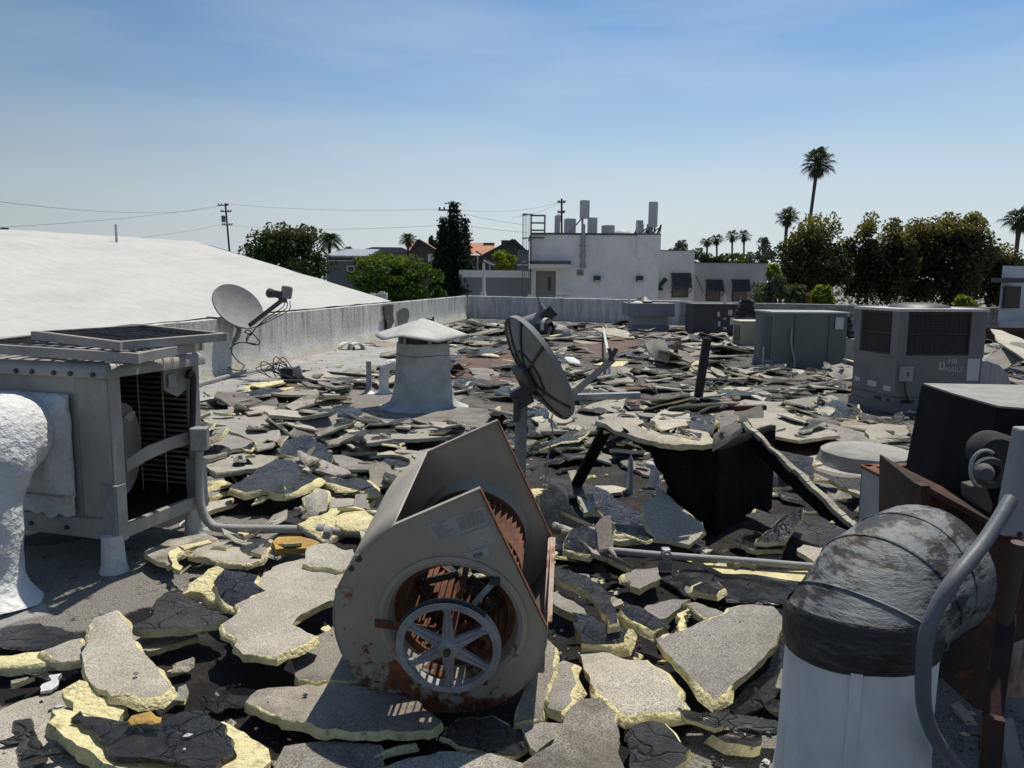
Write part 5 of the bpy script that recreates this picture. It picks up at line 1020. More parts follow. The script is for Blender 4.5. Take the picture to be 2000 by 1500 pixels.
b = MB(); b.lathe(D(1937, 925, 2.44), [(.03, 0), (.05, 0), (.05, .03), (.03, .03)], 20, (.3, .95, 0), closed=True); build(b, 'motor_pulley', DKMET, mtr)
b = MB(); q = D(1922, 915, 2.42); b.tube([q+Vector((math.cos(a)*.044, 0, math.sin(a)*.06)) for a in np.linspace(1.0, 4.6, 16)], .006, 6); build(b, 'wire_guard', GALV, mtr)
b = MB(); b.prism([D(*p, 2.44) for p in ((1896, 950), (1925, 945), (1940, 985), (1936, 1005), (1915, 990), (1897, 975))], (0, .06, 0)); build(b, 'motor_mount', mat('tan_mount', (.09, .08, .065), .7), ef, bevel=.005)
b = MB(); b.tube(arc([D(1975, 975, 2.0), D(1925, 1055, 1.93), D(1865, 1130, 1.86), D(1828, 1190, 1.84), D(1808, 1250, 1.83), D(1803, 1320, 1.83), D(1806, 1385, 1.84), D(1826, 1440, 1.88), D(1862, 1490, 1.95), D(1930, 1560, 2.0)], 8), .019, 12)
tag(build(b, 'flexible_conduit', mat('grey_flex_conduit', (.13, .14, .155), .5, var=.06), smooth=1), 'grey flexible conduit drooping in front of the tarred elbow from the fan panel', 'conduit')
# open metal bin behind
zt = .80; A_ = G(1683, 911, zt); B_ = G(1790, 967, zt); C_ = G(1815, 907, zt); E_ = B_+C_-A_; bn = thing('metal_bin', 'open white metal box with a rusty rim left of the hooded fan', 'box', ((A_+E_)/2*1).xy.to_3d())
WB = mat('dull_white_box', (.36, .36, .37), .7, col2=(.28, .28, .29), vs=3, var=.08, col3=(.16, .06, .035), vs3=9, lo3=.72, hi3=.76)
cen = (A_+B_+C_+E_)/4
for a, c in ((A_, B_), (B_, E_), (E_, C_), (C_, A_)):
    i_ = (cen-(a+c)/2); i_.z = 0; i_.normalize(); b = MB(); b.prism([a, c, c-UP*.78, a-UP*.78], i_*.012); build(b, 'side_panel', WB, bn)
    b = MB(); b.bar(a+i_*.02+UP*.002, c+i_*.02+UP*.002, .055, .016); build(b, 'rim', RUST, bn, bevel=.003)
def resample_px(P, res=.04, amp=.014):
    out = []; rng_ = random.Random(8)
    for i in range(len(P)):
        a, c = P[i], P[(i+1) % len(P)]; k = max(1, int((c-a).length/res))
        for j in range(k): q = a.lerp(c, j/k); out.append(q+Vector((rng_.uniform(-1, 1)*amp, 0, rng_.uniform(-1, 1)*amp)))
    return out
# ---------------------------------------------------------------- burnt lifted curb
bc = thing('burnt_curb', 'black burnt hollow curb with a grey roof slab sagging over it', 'roof curb', G(1400, 1035, 0))
def py_(px): return 5.05 if px <= 1392 else 5.05+(px-1392)/120*.62
fpx = [(1217, 838), (1240, 864), (1262, 880), (1278, 890), (1287, 913), (1299, 932), (1307, 953), (1301, 987), (1297, 1017), (1306, 1046), (1345, 1060), (1392, 1050), (1392, 868), (1355, 872), (1320, 866), (1265, 848)]
P2 = resample_px([D(*p, 5.05) for p in fpx]); o2_ = [(p.x, p.z) for p in P2]; gx_ = [(x, z) for x in np.arange(min(p[0] for p in o2_), max(p[0] for p in o2_), .05) for z in np.arange(0, .75, .05) if inpoly((x, z), o2_)]
vo, fo, _ = cdt(o2_, (), gx_); b = MB(); wy = lambda p: 5.05+.05*mnoise.noise(Vector((p.x*4, p.y*3, 1)))+.03*mnoise.noise(Vector((p.x*11, p.y*5, 4)))
b.add([(p.x, wy(p), p.y) for p in vo], fo); build(b, 'front_panel', CHAR, bc, smooth=50, solid=.045, norm=False)
b = MB(); b.sheet(lambda u_, v_: (lambda x, y: D(x, y, py_(x)+.12*math.sin(u_*math.pi)*.6))(1392+118*u_-8*v_*u_*(u_ > .8), (868-38*u_+20*max(0, u_-.5)*2*0)+(1052-868-(52 if u_ < 2 else 0)*u_**1.6+38*u_-30*max(0, u_-.7))*v_), 16, 10); build(b, 'side_panel', CHAR, bc, smooth=1, solid=.05, norm=False)
b = MB(); q0 = D(1186, 833, 5.3); q1 = G(1118, 962, 0); b.bar(q0, q1, .085, .05, (0, 1, 0)); build(b, 'leaning_strip', CHAR, bc, bevel=.008)
b = MB(); b.bar(q0+Vector((0, 0, .0)), q0+(q1-q0)*.03+Vector((0, 0, .02)), .10, .055, (0, 1, 0)); build(b, 'foam_end', FOAM, bc)
# small spike and stub inside
p = G(1230, 962, 0); b = MB(); b.lathe(p-UP*.02, [(.05, 0), (.03, .06), (.024, .2), (.02, .30), (0, .34)], 10); tag(build(b, 'spike', GALV, smooth=1), 'slim pale spike of a pipe standing on the roof beside the burnt curb', 'pipe')
p = G(1278, 950, 0); b = MB(); b.tube(arc([p-UP*.02, p+UP*.1, p+UP*.17+Vector((0, 0, 0)), p+UP*.19+Vector((-.08, 0, 0))], 4), [.05, .045, .045, .045, .043, .04, .04, .04, .038, .03, .03, .03, .02][:13], 9); tag(build(b, 'pipe_stub', SPF, smooth=1), 'short bent white pipe stub behind the spike', 'pipe')
# black post
p = G(1362, 784, 0); q = D(1381, 661, p.y); b = MB(); b.bar(p-UP*.03, q, .115, .08, (0, 1, 0)); tag(build(b, 'post', mat('black_post', (.012, .012, .012), .6), bevel=.006), 'black leaning post standing upright in the debris field', 'post')
# ---------------------------------------------------------------- air conditioners
def acbox(t_, name, m, o, ang_, L_, W_, z0, z1, bev=.012):
    b = MB(); R_ = rotz(ang_); b.box(Vector((o.x, o.y, 0))+R_ @ Vector((L_/2, W_/2, (z0+z1)/2)), (L_, W_, z1-z0), R_); return build(b, name, m, t_, bevel=bev)
ACG = mat('grey_cabinet_paint', (.175, .168, .17), .6, col2=(.14, .135, .137), vs=2.5, var=.07, bst=.05); ACT = mat('pale_cabinet_top', (.52, .50, .50), .6, var=.06)
o = G(1742, 806, 0); ang_ = rad(7.5); LL, WW = 1.27, 1.0; R_ = rotz(ang_); O = Vector((o.x, o.y, 0))
ac = thing('air_conditioner', 'big grey air conditioner with finger written lettering and two coil grilles', 'air conditioner', o)
def A(x, y, z): return O+R_ @ Vector((x, y, z))
def abx(name, x0, x1, y0, y1, z0, z1, m, par=ac, bev=.006):
    b = MB(); b.box(A((x0+x1)/2, (y0+y1)/2, (z0+z1)/2), (x1-x0, y1-y0, z1-z0), R_); return build(b, name, m, par, bevel=bev)
abx('base_rail', -.02, LL+.02, -.03, WW+.02, -.02, .10, ACG); abx('base_rail', .0, LL, -.012, WW, .10, .20, ACG); abx('lower_cabinet', .01, LL-.01, .0, WW, .205, .74, ACG)
abx('top_cover', -.02, LL+.02, -.02, WW+.02, 1.345, 1.385, ACT)
for (x0, x1, y0, y1) in ((0, .14, -.004, .14), (LL-.22, LL, -.004, .2), (0, .14, WW-.14, WW), (LL-.2, LL, WW-.2, WW)): abx('corner_post', x0, x1, y0, y1, .74, 1.345, ACG)
abx('sill', .0, LL, -.006, WW, .735, .765, ACG); abx('coil_core', .10, LL-.1, .05, WW-.1, .76, 1.34, mat('dark_coil', (.045, .04, .04), .8, var=.2))
z0, z1 = .78, 1.325
for k in range(26):
    z = z0+(z1-z0)*(k+.5)/26; b = MB(); b.bar(A(.15, .035, z), A(LL-.23, .035, z), .02, .0075); build(b, 'grille_bar', mat('coil_fin', (.075, .07, .068), .6) if k == 0 else bpy.data.materials['coil_fin'], ac)
for k in range(14):
    x = .15+(LL-.38)*k/13; b = MB(); b.bar(A(x, .022, z0), A(x, .022, z1), .006, .006); build(b, 'grille_wire', DKMET, ac)
for z in (z0, 1.05, z1): b = MB(); b.bar(A(.14, .015, z), A(LL-.22, .015, z), .014, .012); build(b, 'grille_frame', DKMET, ac)
for x in (.145, LL-.225): b = MB(); b.bar(A(x, .015, z0), A(x, .015, z1), .014, .012); build(b, 'grille_frame', DKMET, ac)
for k in range(20):
    y = .15+(WW-.3)*k/19; b = MB(); b.bar(A(.035, y, z0), A(.035, y, z1), .012, .012); build(b, 'side_bar', bpy.data.materials['coil_fin'], ac)
for z in (z0, 1.05, z1): b = MB(); b.bar(A(.02, .14, z), A(.02, WW-.14, z), .014, .012); build(b, 'grille_frame', DKMET, ac)
b = MB(); b.lathe(A(LL*.52, WW*.55, 1.385), [(.40, 0), (.36, .035), (.2, .065), (0, .07)], 24); build(b, 'fan_cover', DKMET, ac, smooth=1)
sw = abx('disconnect_box', .055, .205, -.085, -.004, .43, .62, mat('pale_grey_box', (.36, .36, .37), .6)); abx('disconnect_lid', .05, .21, -.10, -.085, .60, .63, bpy.data.materials['pale_grey_box'], sw); abx('switch', .12, .14, -.092, -.086, .49, .56, DKMET, sw)
b = MB(); b.tube(arc([A(.12, -.05, .43), A(.125, -.06, .33), A(.17, -.055, .2), A(.24, -.05, .14)], 5), .016, 8); build(b, 'whip', DKMET, ac, smooth=1)
for (x0, x1) in ((.10, .30),): abx('rail_slot', x0, x1, -.0165, -.011, .125, .175, BLACKR)
for (y0, y1) in ((.06, .09), (.11, .14), (.25, .42)): abx('rail_slot', -.006, .01, y0, y1, .125, .18, BLACKR)
abx('white_plate', LL-.23, LL-.05, -.008, .0, .42, .72, mat('white_plate', (.50, .51, .53), .6, var=.03)); st = abx('sticker', .63, .705, -.008, .0, .575, .675, bpy.data.materials['white_plate']); abx('sticker_print', .65, .685, -.0105, -.008, .595, .665, INK, st)
for (y0, y1, z0_, z1_) in ((.08, .24, .27, .34), (.4, .6, .29, .37), (.8, .93, .32, .38)): abx('sticker', .002, .012, y0, y1, z0_, z1_, bpy.data.materials['white_plate'])
WRT = mat('finger_writing', (.50, .49, .49), .8, var=.2)
xd = R_ @ Vector((1, 0, 0))
b = text_mb('MB', .095, A(.755, -.001, .655), xd, UP); build(b, 'writing', WRT, ac); b = text_mb('NAILS', .095, A(.72, -.001, .545), xd, UP); build(b, 'writing', WRT, ac)
# curved galvanised duct behind it
q = A(LL+.08, .35, 0); b = MB(); pr = [A(LL+.02, .3, 0), A(LL+.02, .3, .66), A(LL+.3, .3, .66), A(LL+.5, .3, .6), A(LL+.64, .3, .48), A(LL+.72, .3, .3), A(LL+.74, .3, 0)]
b.prism(pr, R_ @ Vector((0, .55, 0))); tag(build(b, 'curved_duct', mat('dull_galvanised_duct', (.34, .36, .375), .5, .2, col2=(.26, .28, .30), vs=4, var=.1, stretch=(5, 5, .5)), bevel=.008), 'quarter round pale metal duct at the right side of the big grey air conditioner', 'duct')
# green grey unit
o = G(1507, 716, 0); ACN = mat('green_grey_cabinet', (.135, .16, .15), .6, col2=(.11, .135, .125), vs=2, var=.06, bst=.05); ang_ = rad(2)
ag = thing('air_conditioner', 'plain green grey boxy air conditioner in the middle right of the roof', 'air conditioner', o); wd_ = (D(1650, 700, o.y)-D(1505, 700, o.y)).x; hz = D(1560, 610, o.y).z
acbox(ag, 'cabinet', ACN, o, ang_, wd_, 1.1, .07, hz-.03); acbox(ag, 'base_rail', ACN, o+Vector((-.02, -.02, 0)), ang_, wd_+.04, 1.14, -.03, .08)
acbox(ag, 'top_cover', mat('pale_green_top', (.36, .37, .355), .6), o+Vector((-.03, -.03, 0)), ang_, wd_+.06, 1.16, hz-.03, hz+.01)
for x in (.42, 1.12): acbox(ag, 'panel_seam', mat('seam_shadow_gap', (.05, .06, .055), .8), o+Vector((x, -.008, 0)), ang_, .014, .008, .1, hz-.05, 0)
for k in range(10): acbox(ag, 'side_louvre', ACN, o+Vector((-.03, .12+.08*k, 0)), ang_, .03, .03, .15, hz-.08, .004)
acbox(ag, 'notice', bpy.data.materials['white_plate'], o+Vector((wd_-.27, -.006, 0)), ang_, .17, .006, hz-.34, hz-.09, 0)
b = MB(); b.tube(arc([o+Vector((.36, -.04, .8)), o+Vector((.36, -.05, .5)), o+Vector((.42, -.08, .2)), o+Vector((.44, -.1, 0))], 4), .02, 6); b.tube([o+Vector((-.2, -.05, .05)), o+Vector((-.2, -.05, .4))], .02, 6); b.tube([o+Vector((-.2, -.05, .12)), o+Vector((.0, -.02, .10))], .02, 6); build(b, 'pipework', GALV, ag)
# cream, dark and duct units
o = G(1446, 673, 0); CRM = mat('aged_cream_cabinet', (.36, .345, .26), .7, col2=(.27, .25, .18), vs=2, var=.08); a3 = thing('air_conditioner', 'small low cream coloured air conditioner between the dark unit and the green grey unit', 'air conditioner', o); wd_ = (D(1487, 670, o.y)-D(1446, 670, o.y)).x*1.1; hz = D(1460, 626, o.y).z-.05
acbox(a3, 'cabinet', CRM, o, .0, wd_, .8, -.03, hz); acbox(a3, 'top_cover', mat('cream_top', (.58, .55, .46), .7), o+Vector((-.03, -.03, 0)), 0, wd_+.06, .86, hz, hz+.04); acbox(a3, 'side_grille', DKMET, o+Vector((-.012, .1, 0)), 0, .015, .55, .1, hz-.1, 0)
for k in range(6): acbox(a3, 'side_bar', CRM, o+Vector((-.025, .12+.09*k, 0)), 0, .02, .02, .1, hz-.1, 0)
o = G(1352, 655, 0); ACD = mat('charcoal_cabinet', (.045, .045, .052), .6, col2=(.06, .058, .065), vs=2, var=.08); a4 = thing('air_conditioner', 'charcoal air conditioner with white stickers in front of the block wall', 'air conditioner', o); wd_ = (D(1438, 650, o.y)-D(1352, 650, o.y)).x; hz = D(1390, 595, o.y).z
acbox(a4, 'cabinet', ACD, o, 0, wd_, 1.1, .08, hz); acbox(a4, 'base_rail', ACD, o+Vector((.04, .04, 0)), 0, wd_-.08, 1.0, -.03, .08); acbox(a4, 'top_cover', mat('charcoal_top', (.12, .12, .125), .6), o+Vector((-.03, -.03, 0)), 0, wd_+.06, 1.16, hz, hz+.03)
for (x, z, w_, h_) in ((.80, .62, .08, .15), (1.15, .66, .14, .18), (1.22, .36, .16, .24), (.83, .3, .08, .16), (1.0, .52, .09, .06), (1.0, .2, .12, .08)): acbox(a4, 'sticker', bpy.data.materials['white_plate'], o+Vector((x*wd_/1.45, -.006, 0)), 0, w_, .006, z*hz/1.0, (z+h_)*hz, 0)
o = G(1236, 645, 0); a5 = thing('duct_box', 'blue grey roof duct with an overhanging top slab by the far parapet', 'duct', o); wd_ = (D(1303, 640, o.y)-D(1234, 640, o.y)).x; hz = D(1260, 618, o.y).z; h2_ = D(1260, 592, o.y).z
BGM = mat('blue_grey_metal', (.20, .215, .24), .6, col2=(.16, .175, .2), vs=3, var=.08); acbox(a5, 'plenum', mat('pale_plenum', (.33, .335, .34), .7, var=.06), o, 0, wd_, 1.0, .38*hz, hz); acbox(a5, 'curb', BGM, o+Vector((-.03, -.03, 0)), 0, wd_+.06, 1.06, -.03, .38*hz)
x0 = D(1225, 600, o.y).x; x1 = D(1316, 600, o.y).x; acbox(a5, 'top_slab', BGM, Vector((x0, o.y-.2, 0)), 0, x1-x0, 1.4, hz, h2_)
p = Vector((D(1262, 585, o.y).x, o.y+.3, h2_)); b = MB(); b.lathe(p-UP*.02, [(.32, 0), (.34, .08), (.2, .2), (.06, .27), (0, .28)], 10, wob=.5); tag(build(b, 'bin_bag', BLACKR, smooth=40), 'small black crumpled bag lying on the overhanging duct slab', 'bag')
for px, lab in ((1229, 'left small white bottle standing on the duct slab'), (1246, 'white rag heap lying on the duct slab beside the bag')):
    p = Vector((D(px, 587, o.y).x, o.y, h2_)); b = MB(); b.lathe(p-UP*.005, [(.05, 0), (.06, .08), (.03, .14), (.025, .2), (0, .2)] if px == 1229 else [(.2, 0), (.14, .06), (0, .09)], 10, wob=.15); tag(build(b, 'bottle' if px == 1229 else 'rag', CREAM, smooth=1), lab, 'bottle' if px == 1229 else 'rag')
p = Vector((D(1423, 585, 25).x, G(1352, 655, 0).y+.4, D(1390, 595, G(1352, 655, 0).y).z+.03)); b = MB(); b.lathe(p, [(.05, 0), (.06, .1), (.03, .2), (.02, .26), (0, .26)], 10); tag(build(b, 'bottle', CREAM, smooth=1), 'small white bottle standing on the charcoal air conditioner', 'bottle')
o = G(1652, 716, 0)+Vector((0, .6, 0)); b = MB(); b.box(o+Vector((.25, .3, .26)), (.5, .6, .55)); tag(build(b, 'curb_box', mat('off_white_curb', (.42, .42, .40), .8), bevel=.01), 'low off white curb between the green grey unit and the big grey unit', 'roof curb')
for (px, py, Yq, r_, lab) in ((1458, 606, 24, .34, 'tangled black hose heaped on the block wall behind the cream unit'), (1660, 640, 17.0, .26, 'black tangled hose heap on the off white curb')):
    c = D(px, py, Yq) if px < 1600 else o+Vector((.25, .3, .72)); b = MB()
    for k in range(9): ph = random.random()*6; b.tube([c+Vector((math.cos(t*.5+ph)*r_*(1-.06*k), math.sin(t*.5+ph)*r_*.6, -.14+.05*k+.09*math.sin(t+k)*r_*2)) for t in range(13)], .05, 6)
    tag(build(b, 'hose_coil', BLACKR, smooth=1), lab, 'hose')
# round foam curb
p = G(1690, 908, 0); b = MB(); b.lathe(p-UP*.02, [(.62, 0), (.44, .03), (.41, .10), (.40, .15), (.36, .175), (0, .18)], 36, wob=.06); tag(build(b, 'round_curb', grain('coated_curb', (.44, .44, .43), (.25, .25, .24)), smooth=1), 'low round grey coated curb lid behind the open metal box', 'roof curb')
# fallen black duct fitting near the far wall
p = G(1045, 655, 0); fd = thing('fallen_duct', 'toppled grey Y shaped duct with black hose mouths near the far parapet', 'duct', p); Yq = p.y
b = MB(); b.tube(arc([D(1008, 640, Yq), D(1040, 632, Yq), D(1060, 615, Yq), D(1055, 595, Yq), D(1050, 578, Yq)], 5), [.24, .26, .28, .3, .3, .3, .28, .27, .25, .22, .2, .18, .15, .12, .1, .08, .06, .05, .04, .03, .02][:21], 14); build(b, 'branch', mat('dull_grey_duct', (.20, .21, .225), .6), fd, smooth=1)
b = MB(); b.tube([D(1062, 622, Yq-.1), D(1083, 604, Yq-.2)], .2, 16); build(b, 'hose_mouth', BLACKR, fd, smooth=40); b = MB(); b.tube([D(1004, 640, Yq-.1), D(1016, 634, Yq)], .25, 16); build(b, 'hose_mouth', BLACKR, fd, smooth=40)
b = MB(); b.lathe(D(1052, 640, Yq-.5), [(.14, 0), (.22, 0), (.24, .1), (.24, .4), (.2, .44)], 18, (.75, -.5, .0)); build(b, 'ring_mouth', mat('black_white_ring', (.03, .03, .03), .5), fd, smooth=40)
b = MB(); b.lathe(D(1064, 637, Yq-.62), [(.235, 0), (.26, 0), (.26, .12), (.235, .12)], 20, (.75, -.5, .0), closed=True); build(b, 'ring', WHITE, fd, smooth=40)
b = MB(); b.lathe(D(1092, 655, Yq-.2), [(.3, -.3), (.34, 0), (.3, .2), (.15, .33), (0, .35)], 12, wob=.3); build(b, 'wrapped_end', mat('grey_wrap', (.33, .33, .33), .7), fd, smooth=1)
# long boards by the far wall and beam on the right
for (a, c, m_, lab) in ((G(945, 637, .12), G(1030, 648, .1), BLACKR, 'long black plank lying in front of the far left corner'), (G(912, 628, .35), G(952, 640, .06), FOAMW, 'pale board leaning in the far left corner of the parapet')):
    b = MB(); b.bar(a, c, .3, .1); tag(build(b, 'board', m_, bevel=.01), lab, 'board')
a = G(1918, 668, 0); c = G(2100, 672, 0); b = MB(); b.bar(a+UP*.40, c+UP*.40, .2, .12); b.bar(a+Vector((0, .1, .2)), c+Vector((0, .1, .2)), .12, .5); tag(build(b, 'low_wall', mat('dark_timber_curb', (.06, .04, .033), .9, col2=(.12, .06, .04), vs=3)), 'low dark timber curb at the right edge behind tilted slabs', 'curb')
a = D(1250, 770, 8.8); a = G(1115, 776, .08); c = G(1250, 772, .12); b = MB(); b.bar(a, c, .12, .09); tag(build(b, 'metal_angle', GALV, bevel=.004), 'straight grey metal angle lying behind the centre dish', 'metal angle')
a = G(1330, 800, .1); c = G(1495, 796, .12); b = MB(); b.bar(a, c, .09, .07); tag(build(b, 'timber', RUST, bevel=.004), 'rusty brown timber strip lying between slabs right of the black post', 'timber')
a = G(1195, 690, .05); b = MB(); b.tube([G(1190, 735, .05), G(1188, 690, .45), G(1183, 665, .4), G(1178, 640, .1)], .03, 6); tag(build(b, 'pipe', SPF, smooth=1), 'thin white pipe rising from the debris above the dish feed arm', 'pipe')
# diagonal foam edged plank from the burnt curb
a = D(1447, 838, 5.6); c = G(1682, 1062, .05); dv = (c-a).normalized(); t_ = thing('foam_plank', 'long black plank with yellow foam edge slanting down from the burnt curb to the right', 'plank', (a+c)/2)
b = MB(); n_ = 18; pts = [a.lerp(c, k/n_)+Vector((0, 0, .02*mnoise.noise(Vector((k*.6, 0, 9))))) for k in range(n_+1)]
for k in range(n_): b.bar(pts[k], pts[k+1]+dv*.004, .045, .10+.025*mnoise.noise(Vector((k*1.3, 3, 0))), UP)
build(b, 'core', CHAR, t_)
b = MB(); up2 = dv.cross(UP).cross(dv).normalized()
for k in range(n_): b.bar(pts[k]+up2*(.055+.012*mnoise.noise(Vector((k*2.3, 1, 0)))), pts[k+1]+up2*(.055+.012*mnoise.noise(Vector((k*2.3, 1, 0)))), .05+.03*mnoise.noise(Vector((k*1.9, 7, 0))), .03, UP)
build(b, 'foam_edge', FOAMW, t_)
# ================================================================ TORN FOAM ROOFING
HM = np.zeros((300, 400)); BLK_ = np.zeros((300, 400), bool); HX0, HY0, HS = -10.0, -1.0, .1     # height map of the heap, blocked cells
def cell(x, y): return int((x-HX0)/HS), int((y-HY0)/HS)
def block(x, y, r):
    for i in range(int(-r/HS)-1, int(r/HS)+2):
        for j in range(int(-r/HS)-1, int(r/HS)+2):
            a, c = cell(x+i*HS, y+j*HS)
            if 0 <= a < 300 and 0 <= c < 400 and math.hypot(i*HS, j*HS) <= r: BLK_[a, c] = True
def blockrect(x0, x1, y0, y1):
    a, c = cell(x0, y0); e, f = cell(x1, y1); BLK_[max(0, a):e+1, max(0, c):f+1] = True
def hat(x, y):
    a, c = cell(x, y); return HM[a, c] if 0 <= a < 300 and 0 <= c < 400 else 0
def blocked(x, y):
    a, c = cell(x, y); return BLK_[a, c] if 0 <= a < 300 and 0 <= c < 400 else True
def resample(P, res, jit, rng, closed=True):
    out = []; n = len(P)
    for i in range(n):
        a, c = P[i], P[(i+1) % n]; L_ = (c-a).length; k = max(1, int(L_/res)); d = (c-a); nn = Vector((d.y, -d.x, 0)); nn = nn.normalized() if nn.length > 1e-6 else Vector((1, 0, 0)); ph = rng.random()*50
        for j in range(k):
            t = j/k; q = a.lerp(c, t); w_ = math.sin(math.pi*t) if j else .4
            q = q+nn*(jit*(1.6*mnoise.noise(Vector((ph+t*L_*6, 0, 1)))*w_+1.1*mnoise.noise(Vector((ph+t*L_*24, 4, 1)))+.9*(rng.random()-.5)))
            out.append(q)
    return out
def slabgeo(P3, th, flare, res, jit, rng, warp=.012, inner=None):
    """broken slab from its top outline (3D): crumbled top, torn foam rim, underside. returns verts, faces, material ids"""
    R = resample(P3, res, jit, rng); n = len(R); A = 0
    for i in range(n): A += R[i].x*R[(i+1) % n].y-R[(i+1) % n].x*R[i].y
    if A < 0: R = R[::-1]
    o2 = [(p.x, p.y) for p in R]; xs = [p[0] for p in o2]; ys = [p[1] for p in o2]; st = inner or res*2.2; pts = []
    y = min(ys)+st/2; row = 0
    while y < max(ys):
        x = min(xs)+st/2*(1+row % 2)
        while x < max(xs):
            q = (x+rng.uniform(-.3, .3)*st, y+rng.uniform(-.3, .3)*st)
            if inpoly(q, o2) and min((q[0]-p[0])**2+(q[1]-p[1])**2 for p in o2) > (st*.5)**2: pts.append(q)
            x += st
        y += st*.87; row += 1
    try: vo, fo, orig = cdt(o2, (), pts)
    except Exception: return None
    ar = np.array([(p.x, p.y) for p in R]); az = np.array([p.z for p in R]); sd = rng.random()*90
    top = []; bid = {}
    for i, p in enumerate(vo):
        k = [q for q in orig[i] if q < n] if i < len(orig) else []
        if k: z = R[k[0]].z; bid[k[0]] = i
        else:
            w_ = 1/(((ar-np.array((p.x, p.y)))**2).sum(1)+1e-5)**1.25; z = float((w_*az).sum()/w_.sum())
        z += warp*mnoise.noise(Vector((p.x*2.6+sd, p.y*2.6, 0)))+warp*.35*mnoise.noise(Vector((p.x*11+sd, p.y*11, 0)))
        top.append(Vector((p.x, p.y, z)))
    if len(bid) < n:
        keep = [k for k in range(n) if k in bid]; 
        if len(keep) < 3: return None
        R = [R[k] for k in keep]; bid = {i: bid[k] for i, k in enumerate(keep)}; n = len(keep)
    V = list(top); F = [tuple(f) for f in fo]; M_ = [0]*len(fo)
    rings = [[bid[k] for k in range(n)]]
    nor = []
    for k in range(n):
        d = R[(k+1) % n]-R[k-1]; nn = Vector((d.y, -d.x, 0)); nor.append(nn.normalized() if nn.length > 1e-6 else Vector((0, 0, 0)))
    fl = [flare*max(-.12, min(1.4, .28+2.5*mnoise.noise(Vector((R[k].x*2.7+sd, R[k].y*2.7, 5)))+.8*mnoise.noise(Vector((R[k].x*9+sd, R[k].y*9, 2))))) for k in range(n)]
    for (zf, of, jj) in ((.22, .42, .010), (.6, .8, .018), (1.0, 1.0, .012)):
        ring = []
        for k in range(n):
            t = top[bid[k]]; o = fl[k]*of+jj*mnoise.noise(Vector((R[k].x*14+sd, R[k].y*14, zf*7)))*(th/.05)
            V.append(t+nor[k]*o-UP*(th*zf*(1+.25*mnoise.noise(Vector((R[k].x*8, R[k].y*8, sd)))))); ring.append(len(V)-1)
        rings.append(ring)
    for a, c in zip(rings, rings[1:]):
        for k in range(n): F.append((a[k], c[k], c[(k+1) % n], a[(k+1) % n])); M_.append(1)
    bo = len(V); mp_ = {bid[k]: rings[-1][k] for k in range(n)}
    for i, t in enumerate(top):
        if i not in mp_: mp_[i] = len(V); V.append(t-UP*th)
    for f in fo: F.append(tuple(mp_[i] for i in reversed(f))); M_.append(2)
    return V, F, M_
TOPM = {'g': SLABT[0], 'p': SLABT[1], 'd': SLABT[2], 't': TAR, 'u': TARD, 'y': FOAM, 'o': FOAMO, 'w': SPF}
def stamp(P3):
    o2 = [(p.x, p.y) for p in P3]; zs = sum(p.z for p in P3)/len(P3); x0, x1 = min(p[0] for p in o2), max(p[0] for p in o2); y0, y1 = min(p[1] for p in o2), max(p[1] for p in o2); a, c = cell(x0, y0); e, f = cell(x1, y1)
    for i in range(max(0, a), min(299, e)+1):
        for j in range(max(0, c), min(399, f)+1):
            if inpoly((HX0+(i+.5)*HS, HY0+(j+.5)*HS), o2): HM[i, j] = max(HM[i, j], zs)
ALL = []    # (screen size, verts, faces, mats, material list, name, label, category, group)
def scr(V):
    q = [PX(v) for v in V]
    if any(p is None for p in q): return 4e5
    xs = [min(2000, max(0, p[0])) for p in q]; ys = [min(1500, max(0, p[1])) for p in q]; return (max(xs)-min(xs))*(max(ys)-min(ys))
def hand(kind, lab, z, pts, th=.05, flare=.02, side=None, jit=.015, res=.035, warp=.010, name='roof_slab', cat='roof slab', group=None, zx=0):
    """z = height of the top face, or (far end, near end); zx = extra height from left to right"""
    th *= .66; flare *= .85
    za, zb_ = z if hasattr(z, '__len__') else (z, z); yl, yh = min(p[1] for p in pts), max(p[1] for p in pts); xa, xb_ = min(p[0] for p in pts), max(p[0] for p in pts); P3 = []
    for p in pts:
        zz = za+(zb_-za)*((p[1]-yl)/max(1, yh-yl))+zx*((p[0]-xa)/max(1, xb_-xa)-.5); P3.append(G(p[0], p[1], zz))
    rng = random.Random(int(pts[0][0]*31+pts[0][1])); g = slabgeo(P3, th, flare, res*max(1, P3[0].y/3.2), jit, rng, warp)
    if g is None: print('slab failed', lab); return
    sd_ = side or (FOAM if kind in 'tuyo' else FOAM if P3[0].y < 6 else FOAMW)
    ALL.append((1e9, *g, [TOPM[kind], sd_, TARD if kind in 'gpd' else FOAM], name, lab, cat, group)); stamp(P3)
H = hand
